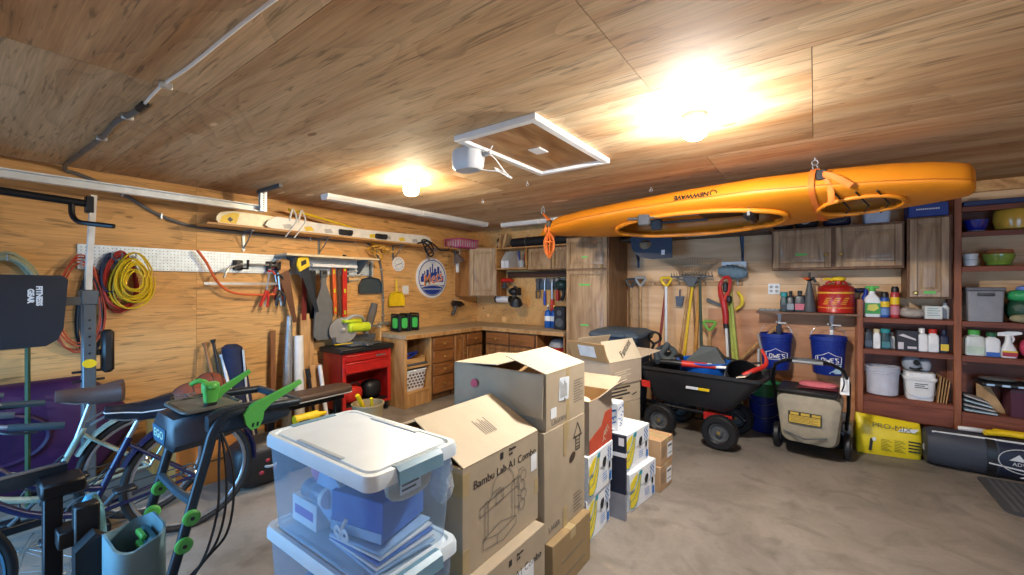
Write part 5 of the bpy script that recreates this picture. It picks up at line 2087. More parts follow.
def bottle(label, x, y, z, w, d, h, m, mc, ml=None, cat='bottle', group=None, neck=.35, round_=False, name=None, capw=.4, lz=(.15, .6)):
    """container with shoulders, cap and a label band"""
    t = thing(name or 'bottle', label, cat, (x, y, z), 0, group)
    hb = h * (1 - neck * .35 - .06)
    hs = h * (1 - neck * .6)
    prof = [(.92, .001), (1, h * .02), (1, hs * .8), (.85, hs * .93), (capw * .8, hs), (capw * .8, hb)]
    ring = (lambda s: [(w / 2 * s * math.cos(2 * PI * k / 18), d / 2 * s * math.sin(2 * PI * k / 18)) for k in range(18)]) if round_ else (lambda s: rrect(w * s, d * max(s, .3), min(w, d) * .22 * s, 3))
    g = G()
    g.loft([[(p[0], p[1], zz) for p in ring(s)] for s, zz in prof])
    g.obj('bottle_body', m, t)
    g = G()
    cw = w * capw * .55
    g.lathe([(cw, hb), (cw, h * .985), (cw * .8, h)], 16)
    g.obj('cap', mc, t)
    if ml is not None:
        g = G()
        a, c = lz
        if round_:
            g.lathe([(w / 2 + .0008, hs * .8 * a), (w / 2 + .0008, hs * .8 * c)], 18, TR() @ Matrix.Diagonal((1, d / w, 1, 1)), caps=(False, False))
        else:
            g.bb((-w * .42, -d / 2 - .0012, hs * .8 * a), (w * .42, -d / 2 + .0005, hs * .8 * c))
        g.obj('label_panel', ml, t)
    return t


m_oil = mat('oil_bottle', '20242a', .35)
m_teal = mat('teal_plastic', '2a8f95', .4)
bottle('teal-capped slim bottle at the left of the small bracketed shelf', -.262, 5.17, 1.223, .062, .062, .20, mat('dark_teal', '16424a', .4), m_teal, mat('dark_label', '2b2f38', .5), group='bottles on the small shelf', capw=.95, neck=.5)
bottle('black oil bottle with a grey label on the small bracketed shelf', -.205, 5.20, 1.223, .07, .11, .21, m_oil, m_black, mat('grey_label', '8d949c', .5), group='bottles on the small shelf')
bottle('black oil bottle with a pink and red label left of the funnel', -.125, 5.16, 1.223, .095, .07, .215, m_oil, m_black, mat('pink_label', 'c9697a', .5), group='bottles on the small shelf')
t = thing('funnel', 'black long-necked funnel with an orange top standing on the small shelf', 'funnel', (-.045, 5.15, 1.223))
g = G()
g.lathe([(.055, .001), (.058, .01), (.030, .22), (.016, .30), (.014, .315)], 20)
g.obj('funnel_cone', m_dgrey, t)
g = G()
g.ell((0, 0, .325), (.03, .03, .018), 12, 6)
g.tube([(0, 0, .33), (.03, 0, .345), (.05, 0, .30)], .012, 6)
g.cyl((0, 0, .34), (0, 0, .40), .010, .007, 10)
g.obj('pump_head', m_black, t)
g = G()
g.ell((-.022, -.012, .335), (.032, .026, .014), 12, 6)
g.obj('orange_collar', m_orange, t)
t = thing('tool_tray', 'flat grey tray of small hardware at the left end of the small shelf', 'tray', (-.39, 5.14, 1.223))
g = G()
g.bb((-.09, -.07, 0), (.09, .07, .004))
g.tube([(p[0], p[1], .014) for p in rrect(.18, .14, .02)], .006, 6, loop=True)
g.obj('tray_base', m_grey, t)
rr = random.Random(9)
for k in range(7):
    g = G()
    g.tube([(-.07 + k * .022, rr.uniform(-.04, .0), .010), (-.06 + k * .022, rr.uniform(.01, .05), .018)], .006, 6)
    g.obj('bolt', m_dgrey if k % 2 else m_steel, t)

t = thing('fuel_can', 'round red metal fuel can with a yellow spout cap', 'fuel can', (.165, 5.17, 1.223))
g = G()
g.lathe([(.142, .001), (.148, .008), (.145, .014), (.145, .235), (.149, .242), (.143, .25), (.10, .275), (.03, .285)], 36)
g.obj('can_body', m_red, t)
g = G()
g.lathe([(.1462, .188), (.1462, .205)], 36, caps=(False, False))
g.lathe([(.1462, .05), (.1462, .056)], 36, caps=(False, False))
for k in range(4):
    for s in range(3):
        a = R(235 + s * 28 + k * 4)
        M = frame((.1465 * math.cos(a), .1465 * math.sin(a), .09 + k * .018), (-math.sin(a), math.cos(a), 0), (0, 0, 1))
        g.poly([(-.022, -.004), (.022, -.004), (.022, .004), (-.022, .004)], M)
g.obj('yellow_print', mat('print_yellow', 'e0a534', .4), t)
g = G()
g.tube(curve([(-.08, 0, .26), (-.06, 0, .30), (.05, 0, .315), (.09, 0, .265)]), .010, 8)
g.cyl((.02, -.02, .28), (.02, -.02, .31), .03, n=14)
g.obj('can_handle', m_red, t)
g = G()
g.ell((.02, -.02, .33), (.06, .035, .024), 16, 8)
g.tube([(-.02, -.02, .318), (-.07, -.02, .335), (-.10, -.03, .32)], [.014, .012, .008], 8)
g.obj('spout_cap', m_yellow, t)
t = thing('plastic_tube', 'navy plastic tube lying behind the fuel can to the shelf unit', 'tube', (.33, 5.24, 1.40))
g = G(t)
g.tube([(.30, 5.305, 1.44), (.40, 5.305, 1.445)], .022, 10)
g.obj('tube_body', m_navy, t)

# ------------------------------------------------------------------ open shelf units
m_red_wood = wood('redwood_shelf', '8a4a30', '5e2c1a', 'X', 2.0, 10, .55, .35)
m_red_post = wood('redwood_post', 'a5643f', '7a4226', 'Z', 2.0, 10, .55, .35)
YS = 5.06


def shelf_unit(label, posts, x0, x1, shelves, zt, back=True):
    t = thing('shelf_unit', label, 'shelf unit', ((x0 + x1) / 2, 5.2, 0))
    for (a, c, z) in posts:
        g = G(t)
        g.bb((a, YS - .02, 0), (c, YS + .02, z), .003)
        g.obj('front_post', m_red_post, t)
        g = G(t)
        g.bb((a, YB - .042, 0), (c, YB - .002, z), .003)
        g.obj('rear_post', m_red_post, t)
    for z in shelves:
        g = G(t)
        g.bb((x0, YS, z - .022), (x1, YB - .043, z), .002)
        g.bb((x0, YS - .018, z - .045), (x1, YS - .001, z - .004), .002)
        g.obj('shelf', m_red_wood, t)
    return t


ua = shelf_unit('lower red-brown shelf unit of bottles and white tubs left of the tall post', [(.318, .361, 1.36), (.95, .995, 2.26)], .361, .95, (.475, .905, 1.195), 2.26)
g = G(ua)
g.bb((.361, YS - .015, .28), (.95, YS, .43), .003)
g.obj('apron_board', m_red_wood, ua)
g = G(ua)
g.bb((.361, YB - .02, .30), (.95, YB - .002, 1.18))
g.obj('back_board', m_red_wood, ua)
ub = shelf_unit('tall red-brown shelf unit of bowls and jugs at the right edge', [(2.15, 2.20, 2.26)], .997, 2.15, (.43, .90, 1.19, 1.65, 1.94, 2.15), 2.26)
g = G(ub)
g.bb((.997, YS - .015, .25), (2.15, YS, .384), .003)
g.obj('apron_board', m_red_wood, ub)
g = G(ub)
g.bb((.997, YB - .02, .30), (2.15, YB - .002, 1.18)).cut()
g.bb((.997, YB - .02, 1.95), (2.15, YB - .002, 2.13)).cut()
g.objs('back_board', m_red_wood, ub)

# --- items, shelf by shelf
m_labelw = mat('white_label', 'dfe2e4', .5)
t = thing('spray_jug', 'white hose-end spray jug with green top and lawn label on the top shelf', 'spray bottle', (.432, 5.14, 1.196))
g = G()
g.loft([[(p[0], p[1], z) for p in rrect(w, d, .02, 3)] for w, d, z in ((.115, .07, .001), (.12, .075, .01), (.12, .075, .15), (.10, .07, .18), (.045, .045, .215), (.042, .042, .25))])
g.obj('jug_body', m_whitep, t)
g = G()
g.bb((-.055, -.039, .03), (.055, -.0372, .13))
g.m = 1
g.prism([(-.04, -.02), (.01, -.03), (.045, .0), (.03, .035), (-.03, .03)], .001, frame((0, -.0395, .085), (1, 0, 0), (0, 0, 1)))
g.obj('label_panel', [mat('lawn_green', '3d9a4a', .5), mat('label_yellow', 'd9cf5a', .5)], t)
g = G()
g.cyl((0, 0, .24), (0, 0, .29), .026, n=14)
g.bb((-.05, -.02, .265), (.05, .02, .288), .005)
g.obj('spray_head', m_green, t)
t = thing('bottle', 'blue jug half hidden behind the white spray jug', 'bottle', (.395, 5.24, 1.196))
g = G()
g.loft([[(p[0], p[1], z) for p in rrect(w, .06, .02, 3)] for w, z in ((.06, .001), (.065, .18), (.03, .22), (.03, .26))])
g.obj('bottle_body', m_blue, t)


def aerosol(label, x, y, z, r, h, mb, mc, bands, cap=.18):
    t = thing('aerosol_can', label, 'spray can', (x, y, z), 0, 'spray cans on the right shelves')
    g = G()
    g.lathe([(r * .95, .001), (r, .006), (r, h * (1 - cap) - .02), (r * .8, h * (1 - cap))], 20)
    for k, (a, c) in enumerate(((.12, .45), (.52, .80))):
        g.m = 1 + k
        g.lathe([(r + .0007, h * (1 - cap) * a), (r + .0007, h * (1 - cap) * c)], 20, caps=(False, False))
    g.obj('can_body', [mb] + bands, t)
    g = G()
    g.lathe([(r * .85, h * (1 - cap)), (r * .85, h * .92), (r * .6, h)], 16)
    g.obj('cap', mc, t)


aerosol('blue and yellow spray can next to the white spray jug', .52, 5.13, 1.196, .034, .235, mat('can_blue', '26509c', .35), m_black, [mat('can_lightblue', '6a90c4', .4), m_yellow], .22)
aerosol('taller red and yellow spray can with black cap on the top shelf', .59, 5.13, 1.196, .033, .285, mat('can_red', 'b03238', .35), m_black, [mat('can_pink', 'c98088', .4), m_yellow], .18)
t = thing('plastic_bag', 'crumpled clear plastic bag of parts beside the red spray can', 'bag', (.705, 5.14, 1.196))
g = G()
g.ell((0, 0, .045), (.085, .07, .044), 18, 9, sq=.8)
g.ell((-.04, 0, .07), (.04, .05, .03), 12, 7)
g.obj('bag_film', mat('crumpled_film', 'a59c94', .3, bump=.9, scale=60), t)
t = thing('wood_offcut', 'thin wooden slat slanting across behind the crumpled bag', 'wood slat', (.74, 5.24, 1.196))
g = G()
g.loft([[(-.10, -.005, .11), (-.10, .005, .11), (-.10, .005, .13), (-.10, -.005, .13)], [(.05, -.005, .0), (.05, .005, .0), (.05, .005, .02), (.05, -.005, .02)]])
g.obj('slat', m_lumber, t)
t = thing('carton', 'small white printed carton on the top shelf below the narrow cabinet', 'carton', (.835, 5.16, 1.196))
g = G()
g.box((0, 0, .057), (.11, .14, .112), .002)
g.obj('carton_body', mat('white_card', 'cfd3cf', .6), t)
g = G()
for k in range(4):
    g.bb((-.04, -.0712, .03 + k * .02), (.04 - .012 * (k % 2), -.0703, .036 + k * .02))
g.obj('printed_line', mat('print_teal', '6f9aa0', .5), t)
t = thing('bottle', 'white bottle at the far right of the top shelf by the post', 'bottle', (.925, 5.2, 1.196))
g = G()
g.loft([[(p[0], p[1], z) for p in rrect(w, w, .012, 3)] for w, z in ((.045, .001), (.048, .10), (.025, .12), (.025, .14))])
g.obj('bottle_body', m_whitep, t)

m_dk = mat('dark_label', '2b2f38', .5)
G2 = 'containers on the middle shelf'
bottle('navy rectangular can with a black cap, leftmost on the middle shelf', .405, 5.13, .906, .062, .07, .18, mat('dark_slate', '2a3340', .45), m_black, mat('slate_label', '4d5968', .5), group=G2, capw=.9, neck=.3)
bottle('white rectangular bottle with cream cap between the navy and teal cans', .463, 5.13, .906, .052, .07, .18, m_whitep, mat('cream_plastic', 'd3c39a', .5), m_labelw, group=G2, capw=.8, neck=.35)
bottle('teal-capped dark can right of the white bottle on the middle shelf', .525, 5.13, .906, .066, .07, .185, mat('dark_teal', '16424a', .4), m_teal, mat('teal_label', '3d7c84', .5), group=G2, capw=.95, neck=.4)
bottle('small white bottle wedged left of the dark pictured carton', .578, 5.2, .906, .035, .05, .15, m_whitep, m_whitep, None, group=G2)
t = thing('carton', 'dark printed carton with a white square in the middle of the middle shelf', 'carton', (.668, 5.16, .906))
g = G()
g.box((0, 0, .09), (.14, .15, .178), .002)
g.obj('carton_body', mat('dark_card', '2b2830', .55), t)
g = G()
g.prism([(-.06, .06), (-.03, .075), (.055, .035), (.055, .02), (-.03, .05)], .001, frame((0, -.0755, .075), (1, 0, 0), (0, 0, 1)))
g.bb((-.062, -.0765, .012), (-.025, -.0753, .075))
g.bb((.0, -.0765, .02), (.06, -.0753, .04))
g.obj('carton_print', mat('print_pale', 'c9c3c8', .5), t)
bottle('white jug with a handle right of the dark carton', .768, 5.14, .906, .075, .09, .205, m_whitep, m_whitep, None, group=G2, capw=.5)
bottle('white bottle with red cap on the middle shelf', .838, 5.14, .906, .072, .08, .20, m_whitep, m_redp, m_labelw, group=G2, capw=.7)
bottle('navy bottle with yellow label, rightmost on the middle shelf', .905, 5.13, .906, .058, .06, .20, m_navy, m_navy, m_yellow, group=G2, capw=.6)

# low shelf
m_pail = mat('white_pail', 'c5c9d8', .4)
t = thing('bucket', 'round translucent white pail stack on the lowest shelf', 'bucket', (.505, 5.175, .476))
for k in range(3):
    g = G()
    z0 = .002 + k * .022
    g.lathe([(.098, z0), (.112, z0 + .01), (.118, z0 + .20), (.127, z0 + .205), (.127, z0 + .219), (.121, z0 + .219), (.108, z0 + .014)], 30)
    g.obj('pail', m_pail, t)
t = thing('square_bucket', 'square white bucket with printed label and lid on the lowest shelf', 'bucket', (.752, 5.17, .476))
g = G()
g.loft([[(p[0], p[1], z) for p in rrect(w, w, .03, 4)] for w, z in ((.17, .001), (.175, .01), (.195, .18), (.20, .19))])
g.obj('bucket_body', m_whitep, t)
g = G()
g.loft([[(p[0], p[1], z) for p in rrect(w, w, .03, 4)] for w, z in ((.21, .175), (.215, .18), (.215, .20), (.195, .205), (.195, .24), (.18, .243))])
g.obj('lid', m_whitep, t)
g = G()
g.bb((-.045, -.0985, .10), (.055, -.0955, .16))
g.m = 1
for k in range(3):
    g.bb((-.04, -.0995, .11 + k * .016), (.045 - .02 * (k % 2), -.0986, .118 + k * .016))
g.obj('printed_label', [m_labelw, m_dgrey], t)
g = G()
g.tube(curve([(-.10, 0, .16), (-.09, -.09, .06), (0, -.105, .03), (.09, -.09, .06), (.10, 0, .16)]), .003, 6)
g.obj('wire_handle', m_steel, t)
t = thing('respirator', 'grey and black respirator mask lying on the square bucket lid', 'respirator', (.735, 5.17, .72))
g = G()
g.ell((-.03, 0, .07), (.065, .06, .068), 16, 9, sq=.8)
g.ell((.055, 0, .06), (.045, .05, .058), 14, 8, sq=.8)
g.obj('mask_shell', mat('mask_grey', '9aa2ae', .45), t)
g = G()
g.cyl((-.005, -.05, .085), (-.005, -.075, .08), .022, n=14)
g.tube(curve([(-.05, -.055, .03), (-.01, -.075, .025), (.03, -.06, .04)]), .009, 6)
g.obj('valve', m_black, t)
for k in range(4):
    g = G()
    x = .865 + k * .017
    x2 = .905 + k * .014
    g.loft([[(x, -.10, 0), (x + .006, -.10, 0), (x + .006, .10, 0), (x, .10, 0)], [(x2 - .05 + .02, -.10, .22 + .02 * k), (x2 - .024, -.10, .22 + .02 * k), (x2 - .024, .10, .22 + .02 * k), (x2 - .03, .10, .22 + .02 * k)], ] if False else
           [[(x - .01, -.10, 0), (x - .004, -.10, 0), (x - .004, .10, 0), (x - .01, .10, 0)], [(x + .012, -.10, .23 - .012 * k), (x + .018, -.10, .23 - .012 * k), (x + .018, .10, .23 - .012 * k), (x + .012, .10, .23 - .012 * k)]])
    o = g.obj('cardboard_sheet', mat('cardboard', 'b08a5c', .75, var=.06), loc=(0, 5.17, .4765))
    tag(o, ['bent cardboard sheet leaning leftmost of four beside the square bucket', 'cardboard sheet second of four beside the square bucket', 'cardboard sheet third of four, nearer the post', 'cardboard sheet closest to the tall post on the lowest shelf'][k], 'cardboard', 'cardboard sheets on the lowest shelf')

# tall unit, top to bottom
g = G()
g.bb((0, 0, 0), (1.1, .22, .045), .006)
tag(g.obj('foam_panel', mat('slateblue_foam', '36456a', .7), loc=(1.01, 5.07, 2.151)), 'slate blue panel lying on the very top shelf under the ceiling', 'panel')
m_bowlb = mat('cobalt_glaze', '16268a', .15, coat=.5)


def pot(name, label, cat, x, y, z, prof, m, n=28, extra=None):
    t = thing(name, label, cat, (x, y, z))
    g = G()
    g.lathe(prof, n)
    g.obj('pot_body', m, t)
    if extra:
        extra(t)
    return t


pot('bowl', 'shiny cobalt blue bowl on the upper shelf beside the big yellow pot', 'bowl', 1.10, 5.16, 1.941, [(.05, .001), (.055, .008), (.078, .09), (.080, .10), (.074, .10), (.05, .016)], m_bowlb, extra=lambda t: (lambda g: (g.lathe([(.054, 0), (.058, .006), (.056, .012)], 24), g.obj('bowl_foot', m_grey, t)))(G()))
pot('planter', 'large rounded yellow planter on the upper shelf', 'planter', 1.32, 5.16, 1.941, [(.09, .001), (.11, .01), (.125, .08), (.12, .15), (.11, .165), (.118, .175), (.112, .178), (.10, .165), (.10, .02)], mat('yellow_glaze', 'c9a03a', .25, coat=.4), extra=lambda t: (lambda g: (g.torus((0, 0, .172), .114, .008, 30, 8), g.obj('planter_rim', mat('brown_glaze', '6e5224', .4), t)))(G()))
pot('small_pot', 'small white pot on the shelf left of the green bowl', 'pot', 1.065, 5.15, 1.651, [(.035, .001), (.042, .006), (.046, .09), (.049, .095), (.049, .105), (.044, .105), (.036, .012)], m_whitep, extra=lambda t: (lambda g: (g.torus((0, 0, .055), .0455, .002, 24, 6), g.obj('ridge', m_grey, t)))(G()))
t = pot('planter', 'glossy green planter bowl capped by a terracotta saucer', 'planter', 1.23, 5.16, 1.651, [(.06, .001), (.066, .008), (.09, .07), (.092, .095), (.088, .10), (.08, .10), (.06, .014)], mat('green_glaze', '7f9a3e', .2, coat=.5), extra=lambda t: (lambda g: (g.lathe([(.068, 0), (.076, .006), (.074, .012)], 24), g.obj('saucer', mat('dark_green_glaze', '4c6a30', .3), t)))(G()))
pot('terracotta_saucer', 'terracotta saucer sitting upside down on the green planter', 'saucer', 1.23, 5.16, 1.7515, [(.08, .0), (.084, .006), (.078, .03), (.07, .034)], mat('terracotta', 'a8683f', .7), extra=lambda t: (lambda g: (g.torus((0, 0, .006), .083, .004, 28, 6), g.obj('saucer_rim', mat('terracotta_dark', '98592f', .7), t)))(G()))
g = G()
g.box((0, 0, .035), (.03, .05, .07), .004)
tag(g.obj('wood_block', m_lumber, loc=(1.125, 5.25, 1.651)), 'small wooden block behind the white pot', 'block')

t = thing('storage_box', 'grey lidded storage box with a front handle on the shelf below the bowls', 'storage box', (1.135, 5.16, 1.191))
g = G()
g.loft([[(p[0], p[1], z) for p in rrect(w, .21, .015, 3)] for w, z in ((.195, .001), (.21, .25))])
g.obj('box_body', mat('grey_box', '85858a', .5), t)
g = G()
g.box((0, 0, .268), (.222, .222, .03), .006)
g.obj('lid', mat('grey_box_lid', '5f6066', .5), t)
g = G()
g.tube(curve([(-.04, -.106, .225), (-.03, -.125, .222), (.03, -.125, .222), (.04, -.106, .225)]), .006, 8)
g.bb((-.05, -.108, .21), (.05, -.105, .24), .002)
g.obj('handle', m_dgrey, t)
t = thing('plastic_bag', 'bunched green and blue plastic bags beside the grey storage box', 'plastic bags', (1.39, 5.16, 1.191))
g = G()
g.ell((0, 0, .10), (.13, .10, .10), 18, 10, sq=.8)
g.obj('dark_green_bag', mat('dark_green_bag', '16402c', .45, bump=.6, scale=40), t)
g = G()
g.ell((-.03, -.02, .215), (.10, .09, .05), 16, 8, sq=.8)
g.obj('green_bag', mat('green_film', '2f9a5c', .35, bump=.8, scale=50), t)
g = G()
g.ell((.02, -.01, .272), (.09, .08, .03), 16, 8, sq=.8)
g.obj('blue_bag', mat('blue_film', '6a86d8', .35, bump=.8, scale=50), t)
g = G()
g.ell((-.03, -.11, .035), (.10, .04, .034), 14, 8, sq=.8)
g.obj('tan_bundle', mat('tan_cloth', '8d8768', .8), t)

bottle('white jug with a bright green cap, leftmost of the jugs by the post', 1.085, 5.14, .901, .12, .10, .215, mat('milky_jug', 'cfd6d2', .4), m_green, mat('green_print_label', 'b9cdbb', .5), group='jugs on the right shelf', capw=.55)
bottle('white and blue jug with a dark green cap beside the trigger sprayer', 1.185, 5.14, .901, .09, .08, .20, m_whitep, mat('dark_green_cap', '1e5a34', .5), mat('label_blue', '2f5fb5', .5), group='jugs on the right shelf', capw=.6, lz=(.02, .3))
t = thing('trigger_sprayer', 'white trigger sprayer with a red and yellow base label', 'spray bottle', (1.275, 5.13, .901), 0, 'jugs on the right shelf')
g = G()
g.loft([[(p[0], p[1], z) for p in rrect(w, d, .02, 3)] for w, d, z in ((.085, .07, .001), (.09, .075, .01), (.08, .07, .07), (.045, .045, .12), (.035, .035, .15))])
g.obj('bottle_body', m_whitep, t)
g = G()
g.bb((-.041, -.0385, .012), (.041, -.0368, .055))
g.m = 1
g.bb((-.041, -.039, .045), (.041, -.037, .058))
g.obj('label_panel', [mat('label_red', 'a8263a', .5), m_yellow], t)
g = G()
g.cyl((0, 0, .148), (0, 0, .185), .018, n=12)
g.loft([[(x, -.016, z0), (x, .016, z0), (x, .016, z1), (x, -.016, z1)] for x, z0, z1 in ((-.06, .175, .20), (.0, .175, .215), (.055, .19, .215), (.07, .195, .21))])
g.tube([(.02, 0, .18), (.03, 0, .15), (.022, 0, .125)], .007, 6)
g.obj('spray_trigger', m_whitep, t)
t = thing('snack_bag', 'round pink and yellow foil bag at the right edge of the jug shelf', 'bag', (1.41, 5.13, .901))
g = G()
g.ell((0, 0, .085), (.075, .06, .084), 18, 10, sq=.85)
g.obj('bag_foil', mat('pink_foil', 'c0405e', .35, bump=.4, scale=30), t)
g = G()
g.ell((.0, -.035, .10), (.045, .03, .03), 14, 8)
g.obj('bag_label', mat('label_cream', 'd9c58a', .5), t)

t = thing('slatted_tray', 'black and silver slatted tray jutting across the low right shelf', 'tray', (1.35, 5.13, .65))
g = G(t)
g.bb((1.10, 5.02, .665), (1.75, 5.27, .70), .012)
g.obj('tray_body', m_black, t)
g = G(t)
for k in range(6):
    x = 1.13 + k * .085
    g.bb((x, 5.017, .674), (x + .045, 5.021, .690))
g.obj('front_slots', m_steel, t)
g = G(t)
g.ell((1.22, 5.14, .716), (.11, .09, .018), 16, 6)
g.ell((1.5, 5.14, .716), (.16, .09, .016), 16, 6)
g.obj('foil_cover', mat('foil', 'a9adb0', .25, .7, bump=.8, scale=60), t)
t = thing('wine_carton', 'dark wine-red carton under the silver tray at the right edge', 'carton', (1.42, 5.16, .431))
g = G()
g.bb((-.15, -.10, 0), (.30, .11, .233), .004)
g.obj('carton_body', mat('wine_card', '4a1a30', .6), t)
g = G()
g.bb((-.15, -.1015, .205), (.30, -.0995, .212))
g.obj('carton_seam', m_dk, t)
t = thing('wood_offcut', 'pale triangular plywood offcut leaning under the silver tray', 'wood offcut', (1.18, 5.2, .431))
g = G()
g.loft([[(-.07, -.02, 0), (.10, -.02, 0), (.02, .04, .20), (-.06, .04, .22)], [(-.07, -.008, 0), (.10, -.008, 0), (.02, .052, .20), (-.06, .052, .22)]])
g.obj('offcut_board', m_lumber, t)
t = thing('newspaper_pile', 'crumpled grey newspapers drooping at the left of the low right shelf', 'newspapers', (1.08, 5.12, .431))
for k in range(4):
    g = G()
    z = .004 + k * .022
    g.loft([[(x, y, z + .06 * (1 - (x + .07) / .20) * (k * .3 + .2) + dz) for y, dz in ((-.09, 0), (.10, 0), (.10, .012), (-.09, .012))] for x in (-.07, -.02, .03, .07 + .015 * (3 - k))])
    g.obj('newspaper_sheet', mat('newsprint', 'a3a3a6', .8) if k % 2 else mat('pale_blue_sheet', '9db4c2', .7), t)

# ================================================================== CARDBOARD BOXES
m_card = mat('cardboard_kraft', 'a6977f', .75, var=.07, scale=8)
m_cardp = mat('cardboard_pale', 'c0b298', .75, var=.06, scale=8)
m_cardd = mat('cardboard_brown', '927a54', .75, var=.07, scale=8)
m_cardi = mat('cardboard_inside', 'b08c5e', .8, var=.06, scale=8)
m_ptape = mat('packing_tape', 'a8946c', .3, var=.05)
m_print = mat('black_print', '2a2724', .6, var=.02)
m_printb = mat('grey_print', '6d665c', .6, var=.02)
m_wcard = mat('white_carton', 'dfe3e6', .55, var=.04)
m_yprint = mat('yellow_print_card', 'e2cd2e', .5, var=.05)
m_tprint = mat('teal_print', '1b8a9a', .5)
m_bprint = mat('blue_print', '2f74c0', .5)


def carton(name, label, c, w, d, h, m, rz=0.0, group=None, cat='box', open_top=False, inner=None, seam=True):
    """box standing at c (base centre); open boxes get real walls"""
    t = thing(name, label, cat, c, rz, group)
    g = G()
    if open_top:
        k = .005
        g.loft([[(p * w / 2, q * d / 2, z) for p, q in ((-1, -1), (1, -1), (1, 1), (-1, 1))] for z in (0, h)], (True, False))
        g.m = 1
        g.loft([[(p * (w / 2 - k), q * (d / 2 - k), z) for p, q in ((-1, -1), (1, -1), (1, 1), (-1, 1))] for z in (k, h)], (True, False))
        g.loft([[(p * (w / 2 - k * s), q * (d / 2 - k * s), h) for p, q in ((-1, -1), (1, -1), (1, 1), (-1, 1))] for s in (0, 1)], (False, False))
    else:
        g.box((0, 0, h / 2), (w, d, h), .003)
    g.obj('box_body', [m, inner or m_cardi], t)
    if seam and not open_top:
        g = G()
        g.bb((-w / 2 - .0006, -.028, h * .82), (w / 2 + .0006, .028, h + .0008))
        g.obj('tape_seam', m_ptape, t)
    return t


def flap(t, name, hinge, along, out, length, depth, m, skew=0.0):
    """flap hinged on a box edge: hinge point (middle), edge direction, opening direction"""
    a = Vector(along).normalized() * length / 2
    o = Vector(out).normalized() * depth
    n = a.cross(o).normalized() * .0045
    h = Vector(hinge)
    q = [h - a, h + a, h + a * (1 - skew) + o, h - a * (1 - skew) + o]
    g = G()
    g.loft([q, [p + n for p in q]])
    return g.obj(name, m, t)


# --- two printer cartons nearest the camera
WX, WY, WH = .60, .512, .405
t = carton('printer_box', 'lower kraft printer box under the big open one', (-1.295, 1.365, 0), WX, WY, WH - .002, m_card, group='stacked kraft printer boxes', seam=False)
F = frame((WX / 2 + .0012, 0, 0), (0, 1, 0), (0, 0, 1))
text('Bambu Lab A1 Combo', .044, m_print, t, F @ TR(x=.02, y=.29), bold=-.0006)
g = G()
g.bb((WX / 2 + .0003, -.02, .352), (WX / 2 + .001, .0, .377))
g.obj('printed_emblem', m_print, t)
text('Bambu\nLab', .017, m_print, t, F @ TR(x=.035, y=.364), align='LEFT')
g = G()
g.bb((WX / 2 + .0006, .03, .18), (WX / 2 + .0016, .16, .295))
g.obj('shipping_label', m_labelw, t)

t = carton('printer_box', 'big open kraft printer box with a printed line drawing, beside the clear totes', (-1.345, 1.383, WH), WX, WY, WH, m_card, group='stacked kraft printer boxes', open_top=True)
text('Bambu Lab A1 Combo', .047, m_print, t, F @ TR(x=.02, y=.322), bold=-.0006)
g = G()
g.bb((WX / 2 + .0006, -.03, .366), (WX / 2 + .0013, -.010, .393))
g.obj('printed_emblem', m_print, t)
text('Bambu\nLab', .018, m_print, t, F @ TR(x=.03, y=.38 - .001), align='LEFT')
# line drawing of the machine on the front
g = G()
D = F @ TR(z=.0006, x=-.03, y=.03)
for pts, w in (([(-.11, .06), (-.11, .02), (.02, .0), (.11, .03), (.11, .06), (-.02, .04), (-.11, .06)], .003), ([(-.11, .06), (.0, .085), (.11, .06)], .003), ([(-.10, .06), (-.10, .20), (-.08, .20), (-.08, .065)], .003), ([(.08, .07), (.08, .22), (.10, .22), (.10, .065)], .003),
               ([(-.13, .19), (-.13, .155), (.12, .185), (.12, .22), (-.13, .19)], .003), ([(-.09, .175), (-.05, .22), (.0, .225), (.01, .18)], .003), ([(-.03, .21), (-.03, .165), (.02, .17), (.02, .215), (-.03, .21)], .003), ([(-.02, .04), (-.02, .0)], .003)):
    g.ribbon(pts, w, D)
g.ribbon([(.02 + .075 * math.cos(R(a)), .215 + .075 * math.sin(R(a))) for a in range(-10, 191, 12)], .003, D)
for k in range(4):
    cx, cy = .155 + .012 * (k % 2), .09 + k * .042
    g.ribbon([(cx + .022 * math.cos(R(a)), cy + .022 * math.sin(R(a))) for a in range(0, 361, 30)], .003, D)
    g.ribbon([(cx - .05, cy + .01), (cx - .02, cy)], .003, D)
g.ribbon([(.13, .06), (.13, .25), (.17, .25)], .003, D)
g.obj('printed_drawing', m_printb, t, smooth=0)
g = G()
for z0, z1 in ((.30, .385), (.02, .10)):
    g.bb((WX / 2 - .06, -WY / 2 - .001, z0), (WX / 2 + .0012, -WY / 2 + .035, z1)).cut()
g.bb((WX / 2 - .001, WY / 2 - .03, .12), (WX / 2 + .0012, WY / 2 + .001, .19)).cut()
g.objs('tape_patch', m_ptape, t)
g = G()
g.bb((WX / 2 + .0005, WY / 2 - .06, .235), (WX / 2 + .0016, WY / 2 - .012, .31))
g.obj('shipping_label', m_labelw, t)
fl = flap(t, 'front_flap', (WX / 2, 0, WH), (0, 1, 0), (-.90, 0, .43), WY - .008, .305, m_cardp)
fl.data.materials.append(m_print)
g = G()
ux = Vector((-.90, 0, .43)).normalized()
FM = frame(Vector((WX / 2, 0, WH)) + ux * .14 + Vector((.43, 0, .90)).normalized() * .0058, (0, 1, 0), ux)
for k in range(7):
    g.ribbon([(-.02 + k * .012, -.045), (-.02 + k * .012, -.045 + .09 * (1 - .15 * (k % 3)))], .005, FM)
g.obj('printed_marks', m_printb, t, smooth=0)
flap(t, 'rear_flap', (-WX / 2, 0, WH), (0, 1, 0), (.93, 0, .36), WY - .008, .30, m_card)
flap(t, 'side_flap', (0, WY / 2, WH), (1, 0, 0), (0, -.75, -.62), WX - .02, .20, m_cardi)
